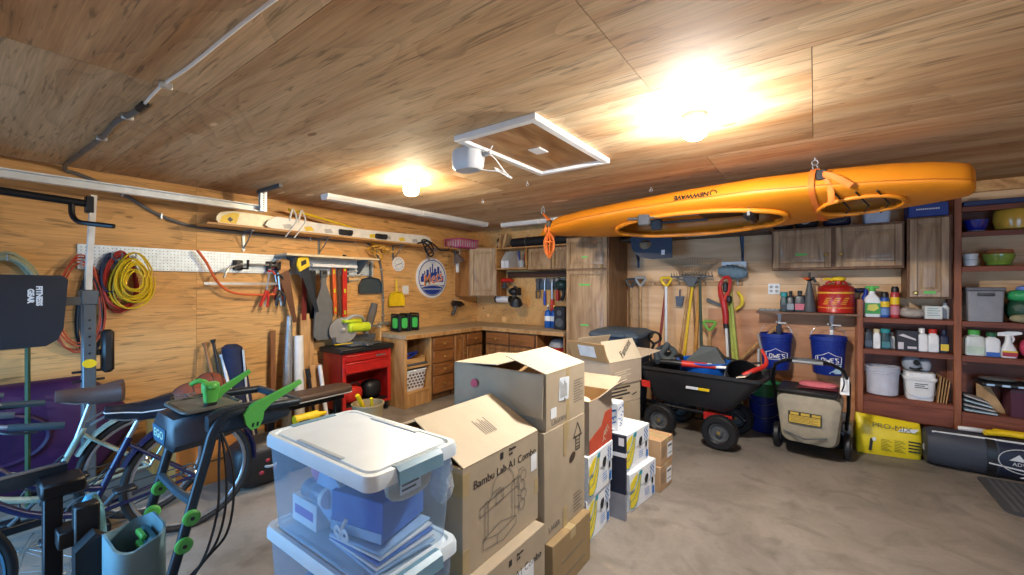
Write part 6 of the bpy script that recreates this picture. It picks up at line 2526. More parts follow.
flap(t, 'side_flap', (0, -WY / 2, WH), (1, 0, 0), (0, .85, -.5), WX - .02, .20, m_cardi)

# crumpled clear film by its near corner
t = thing('plastic_film', 'crumpled clear film tucked between the tote lid and the big printer box', 'film', (-1.10, 1.07, .82))
g = G()
rr = random.Random(12)
rings = []
for k in range(7):
    s = [.3, .8, 1, .9, 1.0, .7, .25][k]
    rings.append([(.055 * s * math.cos(2 * PI * j / 14) * (1 + rr.uniform(-.25, .2)), .03 * s * math.sin(2 * PI * j / 14) * (1 + rr.uniform(-.25, .2)), -.12 + k * .035) for j in range(14)])
g.loft(rings)
g.obj('film_wad', mat('clear_film', 'd8dcdf', .15, trans=.55, bump=.8, scale=60), t)

# --- brown box on the floor, tall box and label box stacked behind them
t = carton('cardboard_box', 'brown box on the floor under the tall box with the hand hole', (-1.28, 1.885, 0), .58, .40, .262, m_cardd)
g = G()
for z in (.06, .14):
    g.bb((.2902, -.12, z), (.2910, .13, z + .006))
g.obj('printed_line', m_printb, t)
t = carton('cardboard_box', 'tall kraft box with hand hole and black up-arrow, under the labelled open box', (-1.31, 1.885, .263), .56, .425, .525, m_card)
F = frame((.2812, 0, 0), (0, 1, 0), (0, 0, 1))
g = G()
g.prism([(.035 * math.cos(2 * PI * k / 18), .022 * math.sin(2 * PI * k / 18)) for k in range(18)], .0015, F @ TR(x=.065, y=.325, z=-.0005, rz=R(25)))
g.obj('hand_hole', mat('hole_dark', '3b2c1d', .9), t)
g = G()
q = F @ TR(x=.125, y=.42)
g.ribbon([(-.045, .0), (0, .07), (.045, 0), (-.045, 0)], .008, q)
g.ribbon([(-.022, 0), (-.022, -.07), (.022, -.07), (.022, 0)], .007, q)
for k in range(3):
    g.ribbon([(-.014, -.02 - k * .018), (.014, -.02 - k * .018)], .006, q)
g.obj('up_arrow', m_print, t, smooth=0)
g = G()
g.bb((.2806, -.03, .36), (.2817, .005, .5255)).cut()
g.bb((.2806, -.035, .0), (.2817, .01, .10)).cut()
g.objs('tape_strip', m_ptape, t)
g = G()
for k in range(6):
    g.ribbon([(.08, .03 + k * .018), (.17 - .02 * (k % 2), .03 + k * .018)], .006, F)
g.obj('small_print', m_printb, t, smooth=0)
text('LAGER', .036, m_printb, t, F @ TR(x=-.12, y=.05), name='stencil_letters')
BW, BD, BH = .60, .405, .272
BC = Vector((-1.333, 1.897, .789))
t = carton('cardboard_box', 'open kraft box with white shipping labels on top of the tall box', BC, BW, BD, BH, m_card, open_top=True)
F = frame((BW / 2 + .0008, 0, 0), (0, 1, 0), (0, 0, 1))
g = G()
g.prism(rrect(.10, .115, .004, 1), .0012, F @ TR(x=-.03, y=.175, rz=R(-4)))
g.m = 1
for k in range(6):
    g.ribbon([(-.065 + k * .012, .135), (-.065 + k * .012, .215 - .01 * (k % 3))], .0055, F @ TR(z=.0018))
g.prism([(-.025 + .008 * math.cos(R(a)), .118 + .011 * math.sin(R(a))) for a in range(0, 360, 30)], .0005, F @ TR(z=.0014))
g.obj('shipping_label', [mat('pale_label', 'd5dde2', .5), m_printb], t, smooth=0)
g = G()
g.prism(rrect(.055, .05, .003, 1), .0012, F @ TR(x=-.135, y=.075))
g.obj('small_label', m_labelw, t)
g = G()
g.bb((BW / 2 + .0004, -.005, .0), (BW / 2 + .0010, .03, .272))
g.obj('tape_strip', m_ptape, t)
text('LAGERN', .034, m_printb, t, F @ TR(x=-.08, y=.028), name='stencil_letters', space=1.2)
g = G()
for k in range(9):
    g.ribbon([(.075, .08 + k * .014), (.18 - .03 * (k % 3 == 1), .08 + k * .014)], .005, F)
g.obj('small_print', m_printb, t, smooth=0)
flap(t, 'front_flap', (BW / 2, 0, BH), (0, 1, 0), (-.965, 0, .26), BD, .25, m_cardp)
flap(t, 'rear_flap', (-BW / 2, 0, BH), (0, 1, 0), (.99, 0, .06), BD, .30, m_cardp)
flap(t, 'side_flap', (0, BD / 2, BH), (1, 0, 0), (0, -.9, -.43), BW - .02, .18, m_cardi)
g = G()
M = frame((-.11, -BD / 2 - .026, .17), (1, 0, 0), (0, -.12, -1)) @ TR(rx=PI)
M = frame((-.11, -BD / 2 - .0285, .17), (1, 0, 0), (0, .12, 1))
g.prism([(.024 * math.cos(2 * PI * k / 20) - .02, .022 * math.sin(2 * PI * k / 20) + .01) for k in range(20)], .001, M)
g.obj('red_dot', mat('red_sticker', 'c83a4a', .5), t)
# grey flap hanging off its near end
flap(t, 'end_flap', (.01, -BD / 2 - .008, BH - .004), (1, 0, 0), (.03, -.12, -1), BW - .04, .20, m_card, skew=.0)

# --- banana boxes
def banana_box(label, c, w, d, h):
    t = carton('banana_box', label, c, w, d, h, m_wcard, group='white banana boxes', seam=False)
    g = G()
    g.bb((-w / 2 - .004, -d / 2 - .004, h * .55), (w / 2 + .004, d / 2 + .004, h + .003), .003)
    g.obj('box_lid', m_wcard, t)
    for F, L in ((frame((w / 2 + .005, 0, 0), (0, 1, 0), (0, 0, 1)), d), (frame((0, -d / 2 - .005, 0), (1, 0, 0), (0, 0, 1)), w)):
        g = G()
        x0 = -L / 2
        k = L / .37
        for a, bnd in (((.04, .20), (.14, .01)), ((.02, .11), (.11, .0))):
            pass
        g.prism([(x0 + .002, .03), (x0 + .05 * k, .02), (x0 + .10 * k, .05), (x0 + .135 * k, .13), (x0 + .15 * k, .215), (x0 + .125 * k, .225), (x0 + .10 * k, .17), (x0 + .05 * k, .125), (x0 + .002, .12)], .0008, F)
        g.prism([(x0 + .002, .14), (x0 + .05 * k, .15), (x0 + .09 * k, .19), (x0 + .11 * k, .232), (x0 + .06 * k, .225), (x0 + .002, .19)], .0008, F)
        g.obj('banana_print', m_yprint, t, smooth=0)
        g = G()
        g.ribbon([(x0 + .004, .03), (x0 + .05 * k, .02), (x0 + .10 * k, .05), (x0 + .135 * k, .13), (x0 + .15 * k, .215)], .006, F @ TR(z=.0012))
        g.ribbon([(x0 + .004, .075), (x0 + .06 * k, .085), (x0 + .105 * k, .14), (x0 + .13 * k, .22)], .006, F @ TR(z=.0012))
        g.ribbon([(x0 + .004, .125), (x0 + .05 * k, .13), (x0 + .10 * k, .18), (x0 + .122 * k, .228)], .006, F @ TR(z=.0012))
        g.prism([(x0 + .12 * k, .215), (x0 + .16 * k, .21), (x0 + .165 * k, .245 - .006), (x0 + .13 * k, .245 - .006)], .0014, F)
        g.obj('banana_outline', m_tprint, t, smooth=0)
        g = G()
        g.prism([(.02, .135), (.05, .125), (.07, .165), (.06, .19), (.03, .185), (.015, .16)], .0012, F)
        g.prism([(L * .36 + .012 * math.cos(R(a)), .115 + .022 * math.sin(R(a))) for a in range(0, 360, 24)], .0012, F)
        g.obj('vent_hole', mat('hole_black', '15161a', .9), t, smooth=0)
        g = G()
        for j in range(2):
            X = L * (.28 + .09 * j)
            g.ribbon([(X, .15), (X + .015, .168), (X, .185), (X + .018, .20), (X, .215), (X + .016, .23)], .009, F)
        for j in range(4):
            g.ribbon([(.02, .09 - j * .014), (.085, .09 - j * .014)], .004, F)
        g.ribbon([(L * .40, .03), (L * .40, .06)], .03, F)
        g.obj('blue_print', m_bprint, t, smooth=0)
    return t


banana_box('lower banana box behind the tall kraft box, below its twin', (-1.255, 2.335, 0), .40, .33, .25)
banana_box('upper banana box of the inner stack, under the open box with the orange print', (-1.245, 2.345, .2535), .40, .34, .25)
t = banana_box('lower banana box on the floor nearest the small brown boxes', (-1.14, 2.855, 0), .38, .37, .25)
t.rotation_euler = (0, 0, R(-8))
t = banana_box('upper banana box with its lid ajar, topmost of the outer stack', (-1.165, 2.83, .2535), .36, .37, .245)
t.rotation_euler = (0, 0, R(-6))
flap(t, 'lid_tab', (-.05, -.10, .25), (1, 0, 0), (0, -.9, .3), .26, .10, m_wcard)

# dark flattened box standing between the two stacks
t = thing('flattened_box', 'dark navy flattened carton standing on edge between the banana box stacks', 'flattened box', (-1.15, 2.55, 0))
g = G()
g.bb((-.20, -.010, .0), (.185, .012, .165), .001)
g.m = 1
g.bb((-.20, -.010, .165), (.185, .012, .535), .001)
g.obj('carton_sheet', [mat('grey_card', '8b8b90', .7), mat('navy_card', '151b30', .6)], t)
g = G()
g.bb((.1853, -.009, .40), (.1862, .011, .425))
g.bb((.10, -.0115, .40), (.185, -.0102, .425))
g.bb((.14, -.0115, .47), (.175, -.0102, .52))
g.obj('white_print', m_whitep, t)

# open box with orange print on the inner stack
NC = Vector((-1.25, 2.36, .507))
t = carton('cardboard_box', 'open shaded box with an orange printed corner, on the inner banana boxes', NC, .40, .33, .31, mat('cardboard_shaded', 'a0917f', .75, var=.05), open_top=True)  # kraft greyed in its colour to stand for the shade on this box
F = frame((.2008, 0, 0), (0, 1, 0), (0, 0, 1))
g = G()
g.prism([(-.163, .0), (.163, .0), (.163, .20), (.06, .20), (.0, .13), (-.163, .085)], .001, F)
g.obj('orange_print', mat('orange_print', 'b5452a', .55), t, smooth=0)
g = G()
for k in range(3):
    g.ribbon([(.03 + k * .02, .05 + k * .012), (.05 + k * .02, .09 + k * .012), (.07 + k * .02, .06 + k * .012)], .007, F @ TR(z=.0014))
g.ribbon([(.02, .03), (.04, .045), (.06, .03)], .007, F @ TR(z=.0014))
g.obj('white_print', m_cardp, t, smooth=0)
flap(t, 'open_flap', (.2, .06, .31), (0, 1, 0), (.25, .75, .30), .20, .16, m_card)
flap(t, 'open_flap', (0, .165, .31), (1, 0, 0), (0, .95, .32), .40, .17, m_card)
flap(t, 'open_flap', (-.2, 0, .31), (0, 1, 0), (-.6, 0, .8), .31, .15, m_cardi)
t = thing('packing_paper', 'cream packing paper and a black item inside the open orange-printed box', 'packing paper', NC + Vector((0, .02, .01)))
g = G()
g.ell((0, 0, .14), (.15, .12, .135), 16, 9, sq=.8)
g.obj('paper_heap', mat('cream_paper', 'd2c4ac', .8, bump=.6, scale=25), t)
t = thing('carton', 'slim white carton with blue print standing on the outer banana boxes', 'carton', (-1.135, 2.74, .502))
g = G()
g.box((0, 0, .095), (.12, .11, .185), .002)
g.obj('carton_body', m_wcard, t)
g = G()
rr = random.Random(2)
for F2 in (frame((.0606, 0, 0), (0, 1, 0), (0, 0, 1)), frame((0, -.0556, 0), (1, 0, 0), (0, 0, 1))):
    for k in range(12):
        x, y = rr.uniform(-.045, .03), rr.uniform(.01, .17)
        g.ribbon([(x, y), (x + .022, y + rr.uniform(-.015, .015))], .008, F2)
g.obj('blue_print', m_bprint, t, smooth=0)

# farther stack of kraft boxes, turned a little
RA = R(-16.3)
m_card_shaded = mat('cardboard_shaded', 'a0917f')  # same kraft with shade put into its colour
BX = Vector((-1.276, 3.347, 0))       # middle of the visible face
off = Vector((math.cos(RA), math.sin(RA), 0)) * -.20
for k, (z, h, lab) in enumerate(((0, .27, 'kraft box at the bottom of the far stack beside the dump cart'), (.271, .245, 'kraft box second from the floor in the far stack'), (.517, .16, 'flat kraft box with black printing, third in the far stack'))):
    t = carton('cardboard_box', lab, BX + off + Vector((0, 0, z)), .40, .42, h, m_card, RA, group='far stack of kraft boxes')
    if k == 2:
        F = frame((.2012, 0, 0), (0, 1, 0), (0, 0, 1))
        g = G()
        for j in range(4):
            g.ribbon([(-.17, .13 - j * .028), (.06 - .04 * (j % 2) - .06 * (j == 3), .13 - j * .028)], .014, F)
        g.ribbon([(.10, .05), (.15, .065)], .01, F)
        g.obj('black_print', m_print, t, smooth=0)
t = carton('cardboard_box', 'open shaded box with faint print on top of the far stack, flaps splayed', BX + off + Vector((0, 0, .678)), .42, .42, .19, m_card_shaded, RA, open_top=True, group='far stack of kraft boxes')
F = frame((.2110, 0, 0), (0, 1, 0), (0, 0, 1))
g = G()
for j in range(4):
    g.ribbon([(-.14, .10 - j * .02), (.06 - .06 * (j % 2), .115 - j * .02)], .009, F)
g.obj('faint_print', m_cardp, t, smooth=0)
flap(t, 'side_flap', (.0, .21, .19), (1, 0, 0), (.25, .93, .22), .42, .22, m_card_shaded)
flap(t, 'front_flap', (.21, 0, .19), (0, 1, 0), (-.55, .05, .83), .42, .19, m_cardp)
flap(t, 'rear_flap', (-.21, 0, .19), (0, 1, 0), (.45, 0, .88), .42, .19, m_cardp)
flap(t, 'near_flap', (0, -.21, .19), (1, 0, 0), (0, -.35, .93), .40, .16, m_cardi)
Wt = frame((.213, 0, .19), (0, 1, 0), (-.55, .05, .83))
text('Fantons', .075, m_print, t, frame((.213, .02, .19), (0, 1, 0), (-.55, .05, .83)) @ TR(x=.03, y=.10, z=.006, rz=R(32)), name='script_print', shear=.4)
g = G()
g.bb((-.10, -.2105, .205), (.06, -.2095, .30))
g.M = Matrix()
gg = G()
nf = frame((-.0, -.215, .19), (1, 0, 0), (0, -.35, .93))
gg.prism([(-.09, .03), (.09, .03), (.09, .13), (-.09, .13)], .001, nf @ TR(z=.001))
gg.obj('paper_label', m_labelw, t, smooth=0)

# small brown boxes at the end of the row
for k, (z, lab) in enumerate(((0, 'small brown box on the floor at the end of the box row'), (.181, 'small brown box with a white label, upper of the last pair'))):
    t = carton('small_box', lab, (-1.05, 3.175 + .02 * k - .012, z), .33, .225, .18, mat('cardboard_warm', 'ab8a66', .75, var=.06), R(-6), group='small brown boxes')
    F = frame((.1658, 0, 0), (0, 1, 0), (0, 0, 1))
    g = G()
    g.prism([(.005, .03), (.095, .03), (.095, .14), (.005, .14)], .001, F)
    g.m = 1
    g.ribbon([(.02, .115), (.08, .115)], .014, F @ TR(z=.0012))
    g.ribbon([(.02, .06), (.08, .06)], .006, F @ TR(z=.0012))
    g.obj('paper_label', [m_labelw, m_print], t, smooth=0)
    g = G()
    for j in range(5):
        g.ribbon([(-.09, .06 + j * .016), (-.03, .06 + j * .016)], .006, F)
    g.obj('small_print', m_printb, t, smooth=0)

# ================================================================== CLEAR LATCH TOTES
def tote_plastic():
    m, nt, b = base('tote_plastic')
    b.inputs['Base Color'].default_value = (.50, .70, .90, 1)
    b.inputs['Roughness'].default_value = .22
    b.inputs['IOR'].default_value = 1.45
    tr = node(nt, 'ShaderNodeBsdfTransparent')
    tr.inputs['Color'].default_value = (.86, .93, .99, 1)
    mx = node(nt, 'ShaderNodeMixShader')
    lw = node(nt, 'ShaderNodeLayerWeight', Blend=.25)
    rp = node(nt, 'ShaderNodeMapRange')
    rp.inputs['To Min'].default_value = .15
    rp.inputs['To Max'].default_value = .5
    nt.links.new(lw.outputs['Facing'], rp.inputs['Value'])
    nt.links.new(rp.outputs['Result'], mx.inputs[0])
    nt.links.new(tr.outputs[0], mx.inputs[1])
    nt.links.new(b.outputs[0], mx.inputs[2])
    nt.links.new(mx.outputs[0], nt.nodes['Material Output'].inputs['Surface'])
    return m


m_tote = tote_plastic()
m_totelid = mat('tote_lid_white', 'd3e0e8', .35, var=.03)
m_latch = mat('tote_latch_blue', '6b93a8', .35)
TX, TY, TH = .618, .355, .327


def tote(label, z):
    t = thing('storage_tote', label, 'storage tote', (-1.268, .848, z), 0, 'clear latch totes stacked')
    g = G()
    R0 = lambda sx, sy, z: [(p[0], p[1], z) for p in rrect(TX * sx, TY * sy, .035, 5)]
    g.loft([R0(.86, .86, .002), R0(.88, .88, .012), R0(.955, .945, TH - .055), R0(.965, .955, TH - .032)], (True, False))
    g.obj('tote_body', m_tote, t)
    g = G()
    g.loft([R0(.97, .96, TH - .05), R0(1.0, 1.0, TH - .045), R0(1.0, 1.0, TH - .018), R0(.985, .975, TH - .004), R0(.93, .90, TH - .004), R0(.915, .88, TH - .012), R0(.90, .86, TH - .012), R0(.89, .84, TH - .003)], (False, True))
    g.obj('lid', m_totelid, t)
    g = G()
    for s in (-1, 1):
        x = s * TX / 2
        pts = [(x - s * .025, TH - .0025), (x - s * .006, TH - .0005), (x + s * .010, TH - .012), (x + s * .013, TH - .05), (x + s * .007, TH - .052), (x + s * .002, TH - .02), (x - s * .025, TH - .006)]
        g.loft([[(a, y, b) for a, b in pts] for y in (-.085, .085)]).cut()
    g.objs('latch', m_latch, t)
    g = G()
    for s in (-1, 1):
        g.bb((-.13, s * .142 - .008, TH - .006), (.13, s * .142 + .008, TH + .001), .002).cut()
    g.objs('lid_groove', mat('tote_groove', 'a9b8c2', .4), t)
    return t


TZ = (0, .322, .644)
tote('clear tote with a white lid at the bottom of the tote stack', TZ[0])
tote('clear latch tote in the middle of the stack, under the topmost', TZ[1])
tt = tote('topmost clear latch tote with a pale lid, full of papers and small boxes', TZ[2])
m_bluebox = mat('blue_carton', '3b6fc4', .45)
m_paleblue = mat('pale_blue_carton', '9fc0e4', .5)
m_pinkc = mat('pink_cloth', 'c47aa0', .85)
for z0, suffix, grp in ((TZ[2] + .012, 'in the topmost tote', 'things in the topmost tote'), (TZ[1] + .012, 'in the middle tote', 'things in the middle tote')):
    top = z0 > .6
    t = thing('carton', 'blue carton lying ' + suffix, 'carton', (-1.16, .85, z0 + .06))
    g = G()
    g.box((0, 0, .062), (.21, .20, .12), .003, TR(rz=R(12)))
    g.obj('carton_body', m_bluebox, t)
    g = G()
    g.bb((-.105, -.1035, .0), (.10, -.1015, .03), 0, TR(rz=R(12)))
    g.obj('carton_band', m_paleblue, t)
    t = thing('carton', 'pale tilted carton leaning ' + suffix, 'carton', (-1.33, .83, z0 + .10))
    g = G()
    g.box((0, 0, .05), (.12, .16, .15), .003, TR(ry=R(24)))
    g.obj('carton_body', m_paleblue, t)
    g = G()
    g.box((0, 0, .127), (.10, .10, .002), 0, TR(ry=R(24)))
    g.obj('carton_seam', m_whitep, t)
    for k in range(5):
        g = G()
        g.box((0, 0, .005), (.27 - .012 * k, .22, .009), .002, TR(rz=R(-4 + 3 * k)))
        tag(g.obj('notebook', [m_paleblue, m_whitep, m_bluebox, m_whitep, m_paleblue][k], loc=(-1.14, .845, z0 + .0108 * k)), ['lowest', 'second', 'middle', 'fourth', 'top'][k] + ' notebook of the flat pile ' + suffix, 'notebook', 'notebooks ' + suffix)
    t = thing('folded_cloth', 'pink folded cloth at the far side ' + suffix, 'cloth', (-1.42, .86, z0 + .12))
    g = G()
    g.ell((0, .02, .05), (.11, .10, .06), 16, 8, sq=.8)
    g.ell((.10, .07, .07), (.10, .05, .045), 14, 8)
    g.obj('cloth_fold', m_pinkc, t)
    t = thing('envelope_stack', 'white box of envelopes at the left end ' + suffix, 'box', (-1.43, .85, z0))
    g = G()
    g.box((0, 0, .045), (.16, .22, .09), .002)
    g.obj('box_body', m_wcard, t)
    g = G()
    g.bb((-.06, -.1112, .03), (.06, -.1102, .06))
    g.obj('printed_label', mat('violet_print', '8a6ab5', .5), t)
    t = thing('bottle', 'clear round jar lying ' + suffix, 'jar', (-1.35, .755, z0 + .10))
    g = G()
    g.cyl((-.07, 0, .03), (.04, 0, .03), .032, n=18)
    g.obj('jar_body', mat('clear_jar', 'cfdcea', .1, trans=.7), t)
    g = G()
    g.cyl((.04, 0, .03), (.06, 0, .03), .034, n=18)
    g.obj('jar_lid', m_whitep, t)
    t = thing('gift_ribbon', 'white ribbon bow against the front side ' + suffix, 'ribbon', (-1.18, .725, z0 + .035))
    g = G()
    for s in (-1, 1):
        g.tube(curve([(0, 0, .03), (s * .02, 0, .045), (s * .035, 0, .03), (s * .015, 0, .018), (0, 0, .03)]), .007, 6, flat=.35)
    g.tube(curve([(0, 0, .03), (.012, 0, .06), (.03, 0, .085)]), .006, 6, flat=.4)
    g.obj('ribbon_loops', m_whitep, t)
    t = thing('parts_bag', 'small clear bag with a white tag at the latch end ' + suffix, 'bag', (-1.035, .87, z0 + .17))
    g = G()
    g.ell((0, 0, .05), (.03, .09, .055), 14, 8, sq=.8)
    g.obj('bag_film', mat('beige_film', 'b9b3a4', .3, bump=.6, scale=50), t)
    g = G()
    g.bb((.0305, -.06, .03), (.0325, .02, .075))
    g.m = 1
    g.bb((.0326, -.055, .04), (.0332, .0, .046))
    g.bb((.0326, -.055, .055), (.0332, .01, .061))
    g.obj('paper_tag', [m_whitep, m_print], t)

# ================================================================== FLOOR, BACK HALF
# rubbish bin behind the boxes
t = thing('wheeled_bin', 'dark slate wheeled bin with a domed lid behind the cardboard boxes', 'rubbish bin', (-1.73, 4.44, 0))
g = G()
Rb = lambda w, d, z, y=0: [(p[0], p[1] + y, z) for p in rrect(w, d, .06, 4)]
g.loft([Rb(.40, .42, .04), Rb(.44, .46, .3), Rb(.50, .52, .90), Rb(.54, .56, .905), Rb(.54, .56, .94)])
g.obj('bin_body', mat('slate_bin', '222b38', .5), t)
g = G()
g.loft([Rb(.56, .58, .941), Rb(.57, .59, .955), Rb(.55, .56, .985), Rb(.44, .44, 1.015), Rb(.2, .2, 1.025)])
g.box((0, -.29, .965), (.30, .05, .03), .008)
g.obj('bin_lid', mat('slate_lid', '3c4a58', .5), t)
for s in (-1, 1):
    g = G()
    g.cyl((s * .21, .2, .09), (s * .26, .2, .09), .09, n=18)
    g.obj('wheel', m_black, t)

# black poly dump cart
CR = R(-14)
t = thing('dump_cart', 'black poly garden dump cart on four pneumatic wheels, loaded with tubs', 'garden cart', (-.885, 4.47, 0), R(-6))
g = G()
def cart_ring(z, x0, x1, w, r=.06):
    return [((x0 + x1) / 2 + p[0], p[1], z) for p in rrect(x1 - x0, w, r, 5)]
g.loft([cart_ring(.33, -.42, .26, .44, .05), cart_ring(.36, -.44, .30, .47, .06), cart_ring(.56, -.53, .47, .60, .07), cart_ring(.645, -.55, .54, .63, .08), cart_ring(.65, -.58, .57, .67, .09), cart_ring(.675, -.58, .57, .67, .09), cart_ring(.675, -.545, .535, .62, .08), cart_ring(.56, -.50, .44, .56, .07), cart_ring(.38, -.42, .28, .44, .05)])
g.obj('tub', mat('cart_poly', '1a1c20', .55, bump=.15, scale=60), t)
Ft = frame((-.02, -.312, .555), (1, 0, 0), (0, -.10, 1))
g = G()
g.prism([(-.11, -.013), (.0, -.013), (.005, .013), (-.105, .013)], .002, frame((.03, -.297, .525), (1, 0, 0), (0, -.16, 1)) @ TR(z=.006))
g.m = 1
g.prism([(.0, -.013), (.10, -.013), (.105, .013), (.005, .013)], .002, frame((.03, -.297, .525), (1, 0, 0), (0, -.16, 1)) @ TR(z=.006))
g.obj('side_decal', [m_whitep, m_yellow], t, smooth=0)
g = G()
g.prism([(-.06, -.04), (.03, -.04), (.03, .03), (-.06, .03)], .002, frame((-.46, -.298, .50), (1, 0, 0), (0, -.16, 1)) @ TR(z=.006))
g.obj('red_decal', m_redp, t, smooth=0)
g = G()
g.tube([(-.40, -.18, .28), (.28, -.18, .28)], .018, 8)
g.tube([(-.40, .18, .28), (.28, .18, .28)], .018, 8)
for x in (-.32, .20):
    g.tube([(x, -.22, .17), (x, .22, .17)], .014, 8)
    for y in (-.17, .17):
        g.tube([(x, y, .17), (x, y, .33)], .014, 8)
g.tube([(.28, 0, .28), (.36, 0, .22)], .018, 8)
g.obj('undercarriage', m_blackmetal, t)
g = G()
g.bb((.06, -.24, .235), (.30, -.20, .30), .004)
g.obj('red_bracket', m_red, t)


def tyre(parent, x, y, r, w, n=36):
    M = TR(x, y, r, rx=R(90))
    g = G()
    g.lathe([(r * .52, -w * .30), (r * .62, -w * .5), (r * .88, -w * .5), (r * .97, -w * .33), (r, 0), (r * .97, w * .33), (r * .88, w * .5), (r * .62, w * .5), (r * .52, w * .30)], n, M, caps=(False, False))
    for k in range(n):
        a = 2 * PI * k / n
        for s in (-1, 1):
            g.box((r * .975 * math.cos(a + s * .05), r * .975 * math.sin(a + s * .05), s * w * .22), (r * .055, r * .055, w * .34), .003, M)
    wh = g.obj('wheel', m_black, parent)
    g = G()
    g.lathe([(r * .54, -w * .32), (r * .54, w * .32), (r * .48, w * .30), (r * .40, w * .08), (r * .20, w * .06), (r * .18, w * .42), (r * .08, w * .44), (r * .08, -w * .44), (r * .18, -w * .42), (r * .20, -w * .06), (r * .40, -w * .08), (r * .48, -w * .30)], 24, M, caps=(False, False))
    for k in range(5):
        a = 2 * PI * k / 5
        g.cyl((r * .30 * math.cos(a), r * .30 * math.sin(a), w * .04), (r * .30 * math.cos(a), r * .30 * math.sin(a), w * .12), r * .035, n=8, M=M)
    g.obj('rim', m_dgrey, wh)
    g = G()
    g.lathe([(r * .09, .40 * w), (r * .09, .48 * w), (r * .04, .5 * w)], 12, M)
    g.obj('hub_cap', m_brass, wh)
    return wh


for x in (-.335, .215):
    for y in (-.285, .285):
        tyre(t, x, y, .157, .09)
g = G()
g.tube(curve([(-.50, .02, .62), (-.56, 0, .72), (-.52, 0, .86)]), .014, 8)
g.tube(curve([(-.52, 0, .86), (-.56, -.05, .93), (-.52, -.06, .99), (-.46, -.03, .98), (-.46, .03, .91), (-.52, 0, .86)]), .013, 8)
g.obj('pull_handle', m_black, t)

# what the cart carries
t = thing('plastic_tub', 'royal blue plastic tub sitting in the dump cart', 'tub', (-.90, 4.50, .455))
g = G()
g.lathe([(.17, .001), (.20, .02), (.235, .26), (.25, .275), (.25, .29), (.235, .29), (.19, .03)], 32)
g.obj('tub_wall', mat('royal_blue_plastic', '1b62c4', .35), t)
g = G()
g.tube([(.25 * math.cos(2 * PI * k / 32), .25 * math.sin(2 * PI * k / 32), .285) for k in range(32)], .008, 6, loop=True)
g.obj('tub_rim', mat('royal_blue_plastic', '1b62c4'), t)
t = thing('bucket', 'black bucket tipped on its side in the dump cart beside the blue tub', 'bucket', (-.56, 4.36, .60))
M = TR(0, 0, 0, rx=R(38), ry=R(28))
g = G()
g.lathe([(.11, -.16), (.12, -.15), (.15, .10), (.158, .105), (.158, .125), (.148, .125), (.115, -.14)], 30, M)
g.obj('bucket_wall', m_black, t)
g = G()
g.torus((0, 0, .06), .148, .005, 30, 6, M)
g.torus((0, 0, .03), .145, .005, 30, 6, M)
g.obj('bucket_rib', m_dgrey, t)
t = thing('hedge_trimmer', 'red and black hedge trimmer lying across the blue tub', 'trimmer', (-.95, 4.35, .70))
g = G(t)
g.tube(curve([(-1.25, 4.22, .735), (-1.12, 4.24, .735), (-1.05, 4.25, .73)]), [.024, .03, .028], 10)
g.obj('black_grip', m_black, t)
g = G(t)
g.tube([(-1.05, 4.25, .73), (-.85, 4.29, .725), (-.76, 4.31, .72)], [.032, .028, .022], 10)
g.obj('motor_housing', m_redp, t)
g = G(t)
g.tube([(-.76, 4.31, .72), (-.66, 4.33, .72)], .014, 8)
g.bb((-.83, 4.27, .735), (-.79, 4.32, .75), .004)
g.obj('white_collar', m_whitep, t)
t = thing('plastic_scoop', 'dark grey angular plastic scoop leaning at the back of the dump cart', 'scoop', (-.88, 4.68, .66))
g = G()
g.loft([[(-.22, -.08, .04), (.18, -.10, .02), (.20, .06, .02), (-.20, .06, .04)], [(-.08, .0, .20), (.06, .0, .19), (.06, .07, .19), (-.08, .07, .20)]])
g.obj('scoop_shell', mat('slate_plastic', '3b464b'), t)
g = G()
g.tube(curve([(-.02, .04, .17), (.10, -.02, .12), (.34, -.08, .08), (.46, -.06, .09)]), .010, 8)
g.obj('scoop_handle', m_blackmetal, t)
t = thing('hand_tool', 'red-handled tool with a steel tip sticking out of the cart at the right', 'hand tool', (-.42, 4.40, .68))
g = G()
g.tube(curve([(-.11, -.12, .0), (-.03, -.08, .04), (.05, .0, .08), (.06, .03, .14), (.02, .06, .22)]), [.014, .022, .02, .014, .012], 8)
g.obj('tool_handle', m_redp, t)
g = G()
g.loft([[(-.16, -.16, -.03), (-.08, -.17, -.01), (-.08, -.165, .0), (-.16, -.155, -.02)], [(-.10, -.10, .0), (-.04, -.12, .02), (-.04, -.115, .03), (-.10, -.095, .01)]])
g.obj('tool_tip', m_steel, t)
g = G()
g.tube([(.02, .06, .22), (-.01, .08, .36)], .011, 8)
g.obj('tool_shank', m_steel, t)
t = thing('vacuum_hose', 'grey hose and black gear packed at the near corner of the dump cart', 'hose', (-1.28, 4.55, .66))
g = G()
g.tube(curve([(-.05, -.12, .03), (-.10, .0, .12), (-.02, .10, .16), (.08, .02, .12), (.05, -.10, .06), (-.04, -.06, .10), (.0, .06, .20)]), .032, 10)
g.obj('hose_coil', mat('grey_hose', '4b5458', .6), t)
g = G()
g.ell((.05, .02, .06), (.12, .12, .06), 14, 8, sq=.8)
g.obj('gear_bundle', m_black, t)

